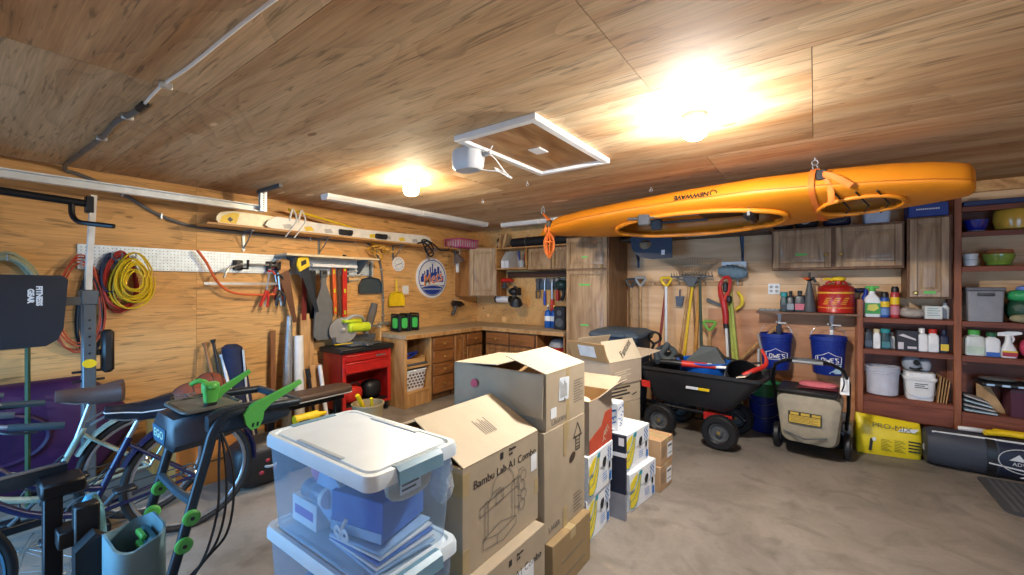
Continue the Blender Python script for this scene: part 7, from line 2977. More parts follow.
# blue and green pails behind the cart
for k, (z, m, lab) in enumerate(((0, m_blue, 'royal blue bucket on the floor behind the cart, holding the green one'), (.13, m_green, 'green bucket nested in the blue one on the floor behind the cart'))):
    t = thing('bucket', lab, 'bucket', (-.42, 5.02, z + .001 * k), 0, 'nested buckets on the floor')
    g = G()
    r = .148 - .003 * k
    q = r - .02 - .006 * k
    g.lathe([(q, .001), (q + .004, .012), (r, .33), (r + .008, .335), (r + .008, .352), (r + .004, .355), (r + .004, .365), (r - .006, .365), (q, .02)], 32)
    g.obj('bucket_wall', mat('pail_green', '2c7a52', .45) if k else mat('pail_blue', '1c2f86', .4), t)
    g = G()
    g.tube(curve([(-r, 0, .30), (-r * .8, -r * .75, .2), (0, -r * 1.15, .16), (r * .8, -r * .75, .2), (r, 0, .30)]), .003, 6)
    g.obj('wire_handle', m_steel, t)

# hanging store buckets
m_storeblue = mat('store_blue', '16308c', .4, var=.06)
for k, (x, lab) in enumerate(((-.332, 'blue bucket with white house-outline lettering hanging under the left shelf bracket'), (.105, 'blue bucket with white house-outline lettering hanging under the fuel can'))):
    t = thing('hanging_bucket', lab, 'bucket', (x, 5.165, .62), R(0), 'blue lettered buckets hanging on the wall')
    tilt = TR(ry=R(3 if k else -2))
    g = G()
    g.lathe([(.118, .001), (.124, .010), (.143, .33), (.153, .335), (.153, .352), (.149, .354), (.149, .372), (.140, .372), (.120, .02)], 36)
    g.obj('bucket_wall', m_storeblue, t)
    g = G()
    for z, r_ in ((.31, .1455), (.285, .144)):
        g.torus((0, 0, z), r_, .003, 36, 6)
    g.obj('bucket_rib', m_storeblue, t)
    # printed mark wrapped on the curved side
    def wrap(px_, pz):
        r_ = .1245 + .0185 * (pz / .32) + .0016
        a = px_ / .135 - PI / 2 + (.0 if k else .05)
        return (r_ * math.cos(a), r_ * math.sin(a), pz)
    g = G()
    outl = [(-.112, .112), (-.112, .178), (-.05, .196), (0, .225), (.05, .196), (.112, .178), (.112, .112), (-.112, .112)]
    dense = []
    for a, c in zip(outl, outl[1:]):
        for q in range(8):
            dense.append((a[0] + (c[0] - a[0]) * q / 8, a[1] + (c[1] - a[1]) * q / 8))
    g.tube([wrap(*p) for p in dense], .0032, 5, loop=True)
    LET = {'L': [[(0, 1), (0, 0), (.7, 0)]], 'O': [[(.1, 0), (0, .2), (0, .8), (.1, 1), (.6, 1), (.7, .8), (.7, .2), (.6, 0), (.1, 0)]], 'W': [[(0, 1), (.22, 0), (.45, .7), (.68, 0), (.9, 1)]], 'E': [[(.65, 1), (0, 1), (0, 0), (.65, 0)], [(0, .52), (.5, .52)]], "'": [[(.1, 1), (.05, .75)]], 'S': [[(.65, .9), (.5, 1), (.1, 1), (0, .85), (0, .62), (.1, .52), (.55, .46), (.65, .36), (.65, .15), (.55, 0), (.1, 0), (0, .1)]]}
    cx = -.090
    for ch, sx_, hh in (('L', .034, .052), ('O', .034, .040), ('W', .040, .040), ('E', .032, .040), ("'", .02, .045), ('S', .034, .040)):
        for st in LET[ch]:
            P = [(cx + p[0] * sx_, .127 + p[1] * hh) for p in st]
            dn = []
            for a, c in zip(P, P[1:]):
                for q in range(4):
                    dn.append((a[0] + (c[0] - a[0]) * q / 4, a[1] + (c[1] - a[1]) * q / 4))
            dn.append(P[-1])
            g.tube([wrap(*p) for p in dn], .0042, 5)
        cx += sx_ * (1.02 if ch == 'W' else (.35 if ch == "'" else .93)) + .002
    g.obj('lettering', m_whitep, t)
    g = G()
    g.tube(curve([(-.15, 0, .345), (-.11, 0, .44), (0, .04, .475), (.11, 0, .44), (.15, 0, .345)]), .003, 6)
    g.obj('wire_handle', m_steel, t)
    if k:
        g = G()
        g.poly([wrap(*p) for p in ((.0, .02), (.07, .02), (.115, .02), (.115, .105), (.09, .10), (.05, .06))])
        g.obj('pale_sticker', mat('pale_sticker', 'b7d9ea', .5), t)
    g = G()
    g.tube(curve([(0, .04, .478), (.0, .08, .49), (.0, .165, .47)]), .006, 6)
    g.obj('hook', m_whitep, t)

# lawn mower with its rear bag
t = thing('lawn_mower', 'push mower parked against the wall with a beige grass bag and black folding handle', 'lawn mower', (-.02, 4.72, 0), R(-4))
m_beige = mat('beige_bag', '8f8776', .75, bump=.2, scale=20)
g = G()
g.loft([[(p[0], p[1] + .12, z) for p in rrect(w, d, .08, 4)] for w, d, z in ((.46, .50, .07), (.48, .52, .09), (.48, .52, .17), (.42, .46, .20))])
g.obj('mower_deck', mat('deck_black', '202226', .45), t)
g = G()
g.lathe([(.13, .20), (.14, .22), (.13, .30), (.09, .33)], 24, TR(0, .16, 0))
g.obj('engine', m_dgrey, t)
for x, y in ((-.255, -.14), (.255, -.14), (-.25, .32), (.25, .32)):
    M = TR(x, y, .11, ry=R(90))
    g = G()
    g.lathe([(.05, -.026), (.10, -.026), (.11, -.014), (.11, .014), (.10, .026), (.05, .026)], 28, M, caps=(False, False))
    w_ = g.obj('wheel', m_black, t)
    g = G()
    g.lathe([(.055, -.022), (.055, .022), (.02, .028), (.02, -.028)], 20, M)
    g.obj('rim', m_grey, w_)
# grass bag
g = G()
def bag_ring(y, w0, w1, z0, z1, r=.05):
    out = []
    for p in rrect(1, 1, .16, 4):
        f = p[1] + .5
        out.append((p[0] * (w0 + (w1 - w0) * f), y - .02 * math.sin(PI * f), z0 + (z1 - z0) * f))
    return out
g.loft([bag_ring(-.06, .36, .44, .16, .56), bag_ring(-.14, .40, .47, .13, .575), bag_ring(-.30, .40, .48, .12, .57), bag_ring(-.40, .36, .46, .15, .55), bag_ring(-.43, .28, .38, .21, .50)])
g.obj('grass_bag', m_beige, t)
g = G()
M = frame((-.02, -.452, .37), (1, 0, 0), (0, -.03, 1))
g.prism([(-.115, -.05), (.115, -.05), (.115, .05), (-.115, .05)], .003, M)
g.m = 1
g.prism([(-.108, -.044), (.108, -.044), (.108, .018), (-.108, .018)], .0012, M @ TR(z=.0025))
for k in range(3):
    g.prism([(-.10 + .075 * k, .024), (-.04 + .075 * k, .024), (-.04 + .075 * k, .044), (-.10 + .075 * k, .044)], .0012, M @ TR(z=.0025))
g.m = 0
for k in range(5):
    g.ribbon([(-.095, .01 - k * .011), (.09 - .03 * (k % 2), .01 - k * .011)], .003, M @ TR(z=.0042))
g.obj('warning_label', [m_print, mat('label_ochre', 'b79a3c', .5)], t, smooth=0)
g = G()
g.bb((-.225, -.43, .565), (.20, -.06, .60), .012)
g.obj('bag_frame', m_black, t)
g = G()
g.tube([(-.17, -.44, .24), (-.02, -.462, .20), (.13, -.44, .23)], .006, 6)
g.obj('bag_seam', m_dgrey, t)
g = G()
P = [(-.245, -.02, .22), (-.262, -.16, .42), (-.268, -.30, .68), (-.235, -.40, .80), (-.16, -.435, .845), (-.07, -.44, .85), (.07, -.44, .85), (.16, -.435, .845), (.235, -.40, .80), (.268, -.30, .68), (.262, -.16, .42), (.245, -.02, .22)]
g.tube(P, .014, 8)
g.obj('handle_tube', m_blackmetal, t)
g = G()
g.tube([(-.105, -.445, .852), (.105, -.445, .852)], .022, 10)
g.obj('grey_grip', m_grey, t)
g = G()
g.tube(curve([(-.16, -.44, .84), (-.10, -.48, .875), (.10, -.48, .875), (.16, -.44, .84)]), .006, 6)
g.tube(curve([(.22, -.40, .80), (.24, -.44, .70), (.21, -.30, .55), (.22, -.10, .33)]), .005, 6)
g.tube(curve([(-.20, -.40, .82), (-.285, -.38, .72), (-.28, -.25, .60)]), .005, 6)
g.obj('bail_cable', m_black, t)
g = G()
g.box((.245, .06, .21), (.09, .12, .14), .02)
g.cyl((.22, .02, .30), (.22, .02, .36), .03, n=12)
g.obj('chrome_cover', m_steel, t)
t = thing('red_cloth', 'pink and dark red cloth lying on top of the mower bag', 'cloth', (.0, 4.47, .607))
g = G()
g.ell((.02, .03, .02), (.14, .09, .026), 16, 7, sq=.8)
g.obj('pink_cloth', mat('rose_cloth', 'c96a74', .85), t)
g = G()
g.bb((-.12, -.10, .0), (.16, -.05, .012), .004)
g.obj('dark_red_edge', mat('dark_red_cloth', '5e1420', .85), t)
t = thing('paper_card', 'white card standing upright at the side of the mower bag', 'card', (.195, 4.32, .60))
g = G()
g.loft([[(-.03, 0, 0), (.03, .01, 0), (.03, .013, 0), (-.03, .003, 0)], [(-.025, .03, .13), (.03, .04, .14), (.03, .043, .14), (-.025, .033, .13)]])
g.obj('card_sheet', m_whitep, t)

# yellow bag of growing mix
t = thing('soil_bag', 'yellow bale of growing mix standing at the foot of the shelf unit', 'soil bag', (.51, 4.92, 0), R(10))
m_bagy = mat('bag_yellow', 'ead024', .4, var=.05, bump=.25, scale=12)
g = G()
rows = []
for k in range(9):
    f = k / 8
    z = .002 + .345 * f
    th = .075 * (math.sin(PI * min(1, f * .9 + .12)) ** .5) + .012
    w = .445 - .02 * abs(f - .5)
    dz = -.03 * f
    rows.append([(p[0] * w, p[1] * th * 2, z + dz * (p[0] + .5) * 1.6) for p in rrect(1, 1, .22, 4)])
g.loft(rows)
g.obj('bag_body', m_bagy, t)
F = frame((0, -.0815, 0), (1, 0, 0), (0, 0, 1))
text('PRO-MIX', .058, mat('print_grey_bag', '6d6a4a', .5), t, F @ TR(x=.01, y=.262, z=.0075, rz=R(-4)), sx=1.15)
g = G()
for X, n_ in ((-.06, 8), (.03, 8)):
    for k in range(n_):
        g.ribbon([(X, .06 + k * .013), (X + .07 - .015 * (k % 3), .06 + k * .013 - .003)], .005, F @ TR(z=.0065))
g.obj('small_print', mat('print_olive', '8d7d1e', .5), t, smooth=0)
g = G()
for k in range(4):
    g.ribbon([(.125, .075 + k * .027), (.195, .072 + k * .027)], .013, F @ TR(z=.0062))
g.ribbon([(-.135, .05), (-.125, .14)], .022, F @ TR(z=.0062))
g.obj('black_print', [m_print], t, smooth=0)
g = G()
g.prism([(.05, .235), (.16, .235), (.19, .27), (.07, .262)], .001, F @ TR(z=.0062))
g.prism([(-.12, .13), (-.095, .13), (-.095, .16), (-.12, .16)], .001, F @ TR(z=.0062))
g.obj('white_print', m_whitep, t, smooth=0)
t2 = thing('black_strip', 'black plastic strip standing against the near end of the yellow bag', 'plastic strip', (.262, 4.86, 0))
g = G()
g.box((0, 0, .10), (.02, .08, .20), .004)
g.obj('strip_body', m_black, t2)

# tent duffel and mat
t = thing('duffel_bag', 'long dark grey and navy duffel bag with white circular print beside the yellow bag', 'duffel bag', (1.35, 4.88, 0))
m_duf = mat('duffel_grey', '343944', .6, bump=.9, scale=5)
m_dufn = mat('duffel_navy', '131c33', .55, bump=.9, scale=5)


def duf(x, s, m=14):
    return [(x, 4.90 + .15 * s * math.copysign(abs(math.cos(2 * PI * j / m)) ** .75, math.cos(2 * PI * j / m)), .003 + .15 * (1 + s * math.copysign(abs(math.sin(2 * PI * j / m)) ** .75, math.sin(2 * PI * j / m)))) for j in range(m)]


g = G(t)
g.loft([duf(x, s, 24) for x, s in ((.735, .62), (.75, .88), (.80, .98), (.95, 1.0), (1.14, .99))], (True, False))
g.m = 1
g.loft([duf(x, s, 24) for x, s in ((1.14, .99), (1.3, 1.0), (1.6, 1.0), (1.9, .97), (1.94, .85), (1.96, .6))], (False, True))
g.obj('bag_body', [m_duf, m_dufn], t, fix=True)
for x in (1.10, 1.65):
    g = G(t)
    rn = duf(x, 1.015, 24)
    g.loft([[(x + dx, 4.90 + (p[1] - 4.90) * s, .153 + (p[2] - .153) * s) for p in rn] for dx, s in ((-.025, 1.0), (-.025, 1.02), (.025, 1.02), (.025, 1.0))], loop=False, caps=(False, False))
    g.obj('webbing_band', m_black, t)
g = G(t)
g.tube([(.78, 4.82, .285), (1.0, 4.815, .292), (1.5, 4.815, .292), (1.9, 4.82, .287)], .008, 6)
g.obj('zip', m_whitegrey, t)
Fd = frame((1.255, 4.745, .15), (1, 0, 0), (0, 0, 1))
Wd = Matrix.Translation(-Vector((1.35, 4.88, 0)))
g = G()
q = Wd @ Fd
g.ribbon([(.125 * math.cos(R(a)), .09 * math.sin(R(a)) + .02) for a in range(0, 361, 12)], .006, q)
g.prism([(-.07, .02), (-.02, .07), (.0, .04), (.02, .075), (.08, .02), (.05, .03), (.02, .02)], .001, q)
g.prism([(-.02, -.10), (.03, -.075), (.08, -.11)], .001, q)
g.ribbon([(-.17, -.025), (.10, -.055)], .010, q)
g.obj('white_print', m_whitegrey, t, smooth=0)
text('ADVANTAGE', .035, m_whitegrey, t, q @ TR(x=.05, y=-.005, z=.001))
g = G(t)
g.prism([(.028 * math.cos(2 * PI * k / 18), .034 * math.sin(2 * PI * k / 18)) for k in range(18)], .002, frame((.748, 4.81, .15), (.6, -.8, 0), (0, 0, 1)) @ TR(z=.006))
g.obj('end_badge', m_grey, t)
t = thing('tent_parts', 'yellow plastic tent parts lying in a fold on top of the duffel', 'tent parts', (1.3, 4.89, .302))
g = G()
g.tube(curve([(-.22, -.05, .03), (-.10, -.02, .035), (.10, -.03, .035), (.22, -.01, .03)]), .022, 8)
g.tube([(-.15, .06, .025), (.15, .07, .025)], .02, 8)
g.obj('yellow_tube', m_yellow, t)
g = G()
g.tube(curve([(-.35, .02, .02), (-.28, .0, .028), (-.20, .03, .02)]), .018, 8)
g.obj('pale_strap', m_whitegrey, t)
t = thing('floor_mat', 'dark ribbed rubber mat on the concrete at the right edge', 'mat', (1.65, 4.4, 0))
g = G(t)
g.prism([(p[0] + 1.72, p[1] + 4.42) for p in rrect(1.42, .66, .05, 4)], .008, TR(z=.0005))
g.obj('mat_base', mat('rubber_mat', '3f4045', .75), t)
g = G(t)
for k in range(34):
    x = 1.06 + k * .04
    g.bb((x, 4.14, .0084), (x + .02, 4.73, .0115))
rb = g.obj('mat_ribs', mat('rubber_rib', '55565c', .75), t)

# ================================================================== LEFT SIDE, FLOOR
# red tool cart with chop saw
t = thing('tool_cart', 'red steel tool cart with a black top, two drawers and an open bay', 'tool cart', (-4.37, 2.90, 0))
X0, X1, Y0, Y1 = -4.56, -4.17, 2.58, 3.22
g = G(t)
g.bb((X0, Y0, .10), (X1, Y0 + .02, .735), .003)
g.bb((X0, Y1 - .02, .10), (X1, Y1, .735), .003)
g.bb((X0 + .001, Y0 + .004, .102), (X0 + .015, Y1 - .004, .733), .003)
g.bb((X0 + .002, Y0 + .004, .102), (X1 - .004, Y1 - .004, .135), .003)
g.bb((X0 + .002, Y0 + .004, .50), (X1 - .002, Y1 - .004, .732), .003)
g.bb((X1 - .02, Y0, .10), (X1 + .004, Y0 + .045, .735), .003)
g.bb((X1 - .02, Y1 - .045, .10), (X1 + .004, Y1, .735), .003)
g.obj('cart_body', m_red, t)
for z0, z1 in ((.515, .63), (.645, .715)):
    g = G(t)
    g.bb((X1 + .001, Y0 + .03, z0), (X1 + .018, Y1 - .03, z1), .004)
    g.bb((X1 + .012, Y0 + .035, z1 - .016), (X1 + .026, Y1 - .035, z1 - .006), .003)
    dr = g.obj('drawer', m_red, t)
    if z0 > .6:
        g = G(t)
        g.bb((X1 + .018, Y1 - .22, .665), (X1 + .021, Y1 - .09, .685), .001)
        g.obj('name_strip', m_steel, dr)
g = G(t)
g.bb((X0 + .016, Y0 + .022, .137), (X1 - .002, Y1 - .022, .142))
g.obj('bay_liner', m_black, t)
g = G(t)
g.bb((X0 - .02, Y0 - .04, .737), (X1 + .035, Y1 + .03, .795), .012)
g.obj('top_tray', m_black, t)
for x in (X0 + .05, X1 - .04):
    for y in (Y0 + .05, Y1 - .05):
        g = G(t)
        g.cyl((x, y - .014, .045), (x, y + .014, .045), .045, n=16)
        g.tube([(x, y, .06), (x, y, .10)], .02, 8)
        g.obj('caster', m_black, t)
t = thing('tool_bag', 'red cloth tool pouch in the open bay of the red cart', 'tool bag', (-4.33, 2.78, .143))
g = G()
g.ell((0, 0, .10), (.10, .13, .099), 16, 9, sq=.7)
g.obj('bag_cloth', m_redp, t)
g = G()
g.tube(curve([(.05, -.09, .15), (.07, -.04, .23), (.07, .04, .23), (.05, .09, .15)]), .010, 6)
g.obj('bag_handle', m_black, t)
t = thing('tool_bag', 'black tool pouch beside the red one in the cart bay', 'tool bag', (-4.33, 3.05, .143))
g = G()
g.ell((0, 0, .11), (.10, .12, .109), 16, 9, sq=.7)
g.obj('bag_cloth', m_black, t)
g = G()
g.torus((.09, 0, .10), .06, .01, 20, 6, TR(ry=R(90)))
g.obj('bag_ring', m_dgrey, t)

t = thing('chop_saw', 'lime green and grey compound chop saw on the black cart top', 'saw', (-4.37, 2.88, .796))
g = G(t)
g.bb((-4.52, 2.70, .797), (-4.20, 3.12, .825), .008)
g.cyl((-4.33, 2.90, .825), (-4.33, 2.90, .845), .14, n=28)
g.bb((-4.44, 2.62, .825), (-4.41, 3.18, .90), .004)
g.bb((-4.24, 2.85, .80), (-4.12, 2.94, .83), .006)
g.obj('saw_table', m_dgrey, t)
g = G(t)
g.bb((-4.30, 2.56, .83), (-4.27, 2.80, .838), .001)
g.obj('brass_rule', m_yellow, t)
BM = frame((-4.38, 2.72, .975), (.42, .9, 0), (0, 0, 1))
g = G(t)
g.lathe([(.012, -.0012), (.148, -.0012), (.148, .0012), (.012, .0012)], 48, BM)
g.lathe([(.001, .0), (.03, .0), (.03, .008), (.012, .014), (.001, .014)], 20, BM)
g.obj('saw_blade', mat('saw_steel', '9a948c', .4, .5), t)
g = G(t)
pts = [(.15 * math.cos(R(a)), .15 * math.sin(R(a))) for a in range(20, 201, 10)] + [(.06 * math.cos(R(a)), .06 * math.sin(R(a))) for a in range(200, 19, -20)]
g.prism(pts, .03, BM @ TR(z=-.036))
g.prism([(.10, -.02), (.10, -.10), (-.08, -.12), (-.10, .0)], .02, BM @ TR(z=-.030))
g.obj('blade_guard', m_black, t)
g = G(t)
g.bb((-4.42, 2.76, .95), (-4.30, 2.95, 1.06), .02)
g.cyl((-4.34, 2.78, 1.0), (-4.34, 3.02, 1.0), .055, n=18)
g.bb((-4.40, 2.70, 1.06), (-4.30, 2.92, 1.10), .014)
g.obj('motor_housing', m_yelgrn, t)
g = G(t)
g.tube(curve([(-4.34, 2.72, 1.09), (-4.30, 2.80, 1.14), (-4.32, 2.92, 1.12), (-4.38, 3.0, 1.05)]), .018, 8)
g.tube(curve([(-4.42, 3.0, 1.0), (-4.46, 3.06, .95), (-4.46, 3.10, .84)]), .03, 10)
g.cyl((-4.36, 3.02, 1.0), (-4.36, 3.05, 1.0), .045, n=16)
g.obj('arm', m_grey, t)
g = G(t)
g.tube(curve([(-4.40, 3.02, .98), (-4.44, 3.10, 1.02), (-4.47, 3.17, 1.14), (-4.46, 3.20, 1.27)]), [.035, .045, .05, .04], 12)
g.obj('dust_bag', mat('grey_bag_cloth', '5f5a55', .85, bump=.3), t)
g = G(t)
g.tube([(-4.44, 3.05, .99), (-4.42, 3.38, 1.0)], .012, 8)
g.obj('steel_rod', m_steel, t)
t = thing('plywood_panel', 'small upright plywood panel between the red cart and the bench', 'plywood panel', (-4.5, 3.24, 0))
g = G()
g.box((0, .0, .49), (.22, .016, .98), .002)
g.obj('panel_board', m_lwall, t)
g = G()
g.bb((-.11, -.012, .965), (.11, .012, .985), .002)
g.obj('edge_strip', m_galv, t)

# things leaning on the wall left of the cart
t = thing('foil_roll', 'shiny foil insulation roll standing upright against the left wall', 'foil roll', (-4.46, 2.12, 0))
g = G()
g.tube([(0, 0, .001), (-.03, .03, .62), (-.05, .06, 1.17)], [.05, .045, .028], 16)
g.obj('roll_body', mat('foil', 'a9adb0', .25, .7), t)
t = thing('film_roll', 'white plastic film roll leaning beside the foil roll', 'film roll', (-4.44, 2.25, 0))
g = G()
g.tube([(0, 0, .001), (-.07, .02, .95)], .052, 20)
g.m = 1
g.tube([(-.068, .02, .9505), (-.0685, .02, .953)], .03, 14)
g.obj('roll_body', [m_whitep, m_cardd], t)
for k, (y, w, h, xx, lab) in enumerate(((2.34, .10, 1.18, -4.50, 'tallest pale board leaning on the wall right of the white film roll'), (2.43, .05, 1.12, -4.53, 'narrow board leaning next to the tallest pale board'), (2.02, .05, 1.02, -4.53, 'dark narrow board leaning left of the foil roll'), (2.40, .12, .62, -4.40, 'short board leaning low in front of the tall pale board'))):
    g = G()
    tp = -.05
    g.loft([[(-.012, -w / 2, 0), (.012, -w / 2, 0), (.012, w / 2, 0), (-.012, w / 2, 0)], [(-.012 + tp, -w / 2 + .02, h), (.012 + tp, -w / 2 + .02, h), (.012 + tp, w / 2 + .02, h), (-.012 + tp, w / 2 + .02, h)]])
    tag(g.obj('lumber_board', [m_lumber, m_lumber, wood('dark_lumber', '8a5a34', '6a4024', 'Z', 2.5, 10), m_lumber][k], loc=(xx, y, 0)), lab, 'board', 'boards leaning on the left wall')
t = thing('hand_tool', 'black tool handle leaning in front of the short boards', 'tool', (-4.32, 2.36, 0))
g = G()
g.tube([(0, 0, .001), (-.06, -.04, .50)], .018, 8)
g.tube([(-.06, -.04, .50), (-.075, -.05, .60)], .026, 8)
g.obj('tool_shaft', m_black, t)
t = thing('pvc_pipe', 'short white pipe leaning in front of the short boards', 'pipe', (-4.28, 2.47, 0))
g = G()
g.tube([(0, 0, .001), (-.10, -.03, .62)], .022, 12)
g.obj('pipe_wall', m_whitep, t)

# weight bench
t = thing('weight_bench', 'long dark brown padded weight bench in front of the left wall', 'weight bench', (-3.78, 1.97, 0))
g = G(t)
g.loft([[(-3.78 + p[0], y, .452 + p[1] + .03) for p in rrect(w, .058, .025, 4)] for y, w in ((1.55, .18), (1.57, .25), (1.60, .265), (2.33, .265), (2.37, .24), (2.39, .16))])
g.obj('bench_pad', mat('brown_vinyl', '4b3a30', .5, bump=.15, scale=40), t)
g = G(t)
g.tube([(p[0] - 3.78, p[1] + 1.97, .455) for p in rrect(.262, .83, .06, 4)], .006, 6, loop=True)
g.obj('pad_piping', m_grey, t)
g = G(t)
g.bb((-3.81, 1.60, .38), (-3.75, 2.34, .45), .004)
for y in (1.66, 2.28):
    g.bb((-3.81, y - .03, .03), (-3.75, y + .03, .38), .004)
    g.bb((-4.00, y - .03, .0), (-3.56, y + .03, .05), .004)
g.obj('bench_frame', m_blackmetal, t)
t = thing('cordless_drill', 'yellow and black cordless drill lying on a case under the weight bench edge', 'drill', (-3.50, 1.86, .30))
g = G()
g.cyl((-.02, -.12, .06), (-.02, .08, .06), .04, n=12)
g.cyl((-.02, .08, .06), (-.02, .16, .06), .025, .014, 10)
g.obj('drill_body', m_yellow, t)
g = G()
g.tube([(-.02, -.05, .04), (.08, -.08, .03)], .022, 8)
g.box((.11, -.09, .04), (.06, .09, .075), .008)
g.obj('drill_grip', m_black, t)
t = thing('tool_case', 'black tool case on the floor under the weight bench', 'tool case', (-3.46, 1.92, 0))
g = G()
g.box((0, 0, .15), (.20, .56, .298), .02)
g.obj('case_shell', m_black, t)
g = G()
g.tube(curve([(.10, -.09, .20), (.14, -.07, .20), (.14, .07, .20), (.10, .09, .20)]), .012, 8)
g.obj('case_handle', m_dgrey, t)
for y in (-.18, .18):
    g = G()
    g.bb((.099, y - .03, .15), (.11, y + .03, .20), .003)
    g.obj('latch', m_redp, t)
t = thing('plastic_bucket', 'tan bucket of odds and ends beside the far end of the weight bench', 'bucket', (-3.42, 2.38, 0))
g = G()
g.lathe([(.11, .001), (.12, .01), (.14, .36), (.15, .365), (.15, .38), (.14, .38), (.115, .02)], 28)
g.obj('bucket_wall', mat('tan_bucket', '9a8a68', .55), t)
g = G()
g.tube([(-.05, 0, .30), (-.02, -.10, .47)], .02, 8)
g.tube([(.04, .02, .30), (.08, -.02, .44)], .014, 8)
g.obj('tool_handles', m_yellow, t)
t = thing('sports_bag', 'black sports case with red trim and a white wheel near the bicycle wheel', 'case', (-3.42, 1.44, 0))
g = G()
g.ell((0, 0, .17), (.16, .22, .169), 18, 10, sq=.55)
g.obj('case_shell', m_black, t)
g = G()
for y, z in ((-.02, .20), (.03, .13), (-.06, .12)):
    g.ell((.145, y, z), (.02, .022, .018), 10, 6).cut()
g.objs('red_trim', mat('red_trim', 'a02438', .5), t)
g = G()
g.torus((.15, .0, .16), .035, .010, 18, 6, TR(ry=R(0)))
g.tube([(.13, -.10, .27), (.13, .06, .275)], .012, 6)
g.obj('pale_trim', m_grey, t)

# balls on a crate, bats and chair bag
t = thing('wooden_box', 'orange-brown wooden chest against the left wall under the basketballs', 'chest', (-4.03, 1.20, 0))
g = G()
g.bb((-.36, -.22, 0), (.36, .22, .515), .004)
g.obj('chest_body', mat('chest_wood', 'b87434', .55, var=.12), t)
for z in (.17, .34):
    g = G()
    g.bb((.36, -.22, z - .004), (.364, .22, z + .004))
    g.obj('plank_gap', m_shad, t)


def ball(label, c, r):
    t = thing('basketball', label, 'basketball', (c[0], c[1], c[2] - r), 0, 'basketballs on the chest')
    g = G()
    g.ell((0, 0, r), (r, r, r), 28, 16)
    g.obj('ball_skin', mat('basketball_leather', '7d4130', .65, bump=.25, scale=160), t)
    g = G()
    for M in (TR(0, 0, r), TR(0, 0, r, rx=R(90)), TR(0, 0, r, ry=R(90))):
        g.torus((0, 0, 0), r * .995, .0035, 36, 6, M)
    g.tube([(r * .999 * math.cos(R(a)) * .8, r * .6, r + r * .8 * math.sin(R(a))) for a in range(0, 360, 12)], .0035, 6, loop=True)
    g.obj('ball_seam', m_black, t)


ball('nearer, larger-looking basketball beside the saddle', (-3.80, 1.10, .516 + .121), .121)
ball('basketball farther along the chest, in front of the navy chair bag', (-4.12, 1.33, .516 + .121), .121)
for k, (a, b, m, lab) in enumerate((((-4.20, 1.52, 0), (-4.55, 1.43, .96), mat('bat_wood', '9c6b3c', .4), 'brown wooden bat leaning on the wall left of the navy chair bag'), ((-4.22, 1.56, 0), (-4.56, 1.50, .98), m_black, 'black bat leaning between the brown bat and the white one'), ((-4.15, 1.60, 0), (-4.50, 1.55, .84), m_whitep, 'white bat leaning in front of the navy chair bag'))):
    t = thing('baseball_bat', lab, 'bat', a, 0, 'bats leaning on the left wall')
    A, B_ = Vector(a), Vector(b)
    g = G(t)
    g.tube([A, A + (B_ - A) * .03, A + (B_ - A) * .4, A + (B_ - A) * .7, B_ - (B_ - A) * .02], [.026, .033, .031, .015, .013], 12)
    g.obj('bat_barrel', m, t)
    g = G(t)
    g.tube([B_ - (B_ - A) * .03, B_], [.016, .024], 12)
    g.obj('bat_knob', m, t)
t = thing('chair_bag', 'navy blue folded camp chair in its bag leaning on the wall by the bats', 'folding chair bag', (-4.36, 1.72, 0))
g = G()
rings = []
for z, s in ((.001, .6), (.02, .95), (.4, 1.0), (.75, .95), (.90, .9), (.93, .5)):
    rings.append([(.085 * s * math.cos(2 * PI * j / 16) - .14 * z, .095 * s * math.sin(2 * PI * j / 16) - .10 * z, z) for j in range(16)])
g.loft(rings)
g.obj('bag_cloth', mat('navy_cloth', '1f2a4c', .8, bump=.3, scale=20), t)
g = G()
g.tube([(.088, .02, .05), (.03, -.02, .45), (-.03, -.03, .88)], .010, 6)
g.obj('white_piping', m_whitegrey, t)

# purple kayak hull leaning on its side along the wall
t = thing('kayak', 'purple plastic kayak lying on its side along the left wall behind the bicycles', 'kayak', (-4.42, -.06, 0))
g = G()
rings = []
for k in range(22):
    y = -.88 + 1.84 * k / 21
    f = (y + .88) / 1.84
    s = max(.05, min(1, (1 - f) * 7)) ** .6
    s *= max(.1, min(1, f * 6 + .3)) ** .5
    h = .39 * s
    d = .155 * s
    rings.append([(d * math.copysign(abs(math.cos(2 * PI * j / 24)) ** .7, math.cos(2 * PI * j / 24)), y, .40 + h * math.copysign(abs(math.sin(2 * PI * j / 24)) ** .7, math.sin(2 * PI * j / 24))) for j in range(24)])
rings = [[(p[0], p[1], p[2] + .03) for p in r] for r in rings]
g.loft(rings)
g.obj('hull', mat('purple_plastic', '351040', .5), t)
g = G()
g.torus((0, 0, 0), .20, .02, 36, 8, frame((.152, .28, .47), (0, 1, 0), (0, 0, 1)), sx=1.1, sy=.8)
g.obj('cockpit_rim', mat('purple_dark', '2a1038', .4), t)
g = G()
g.prism([(.21 * math.cos(2 * PI * k / 32), .145 * math.sin(2 * PI * k / 32)) for k in range(32)], .004, frame((.156, .28, .47), (0, 1, 0), (0, 0, 1)))
g.obj('cockpit_cover', mat('purple_dark', '2a1038'), t)
g = G()
g.bb((-.15, -.6, 0), (.15, -.5, .06), .004)
g.bb((-.15, .0, 0), (.15, .1, .06), .004)
g.obj('cradle', m_lumber, t)

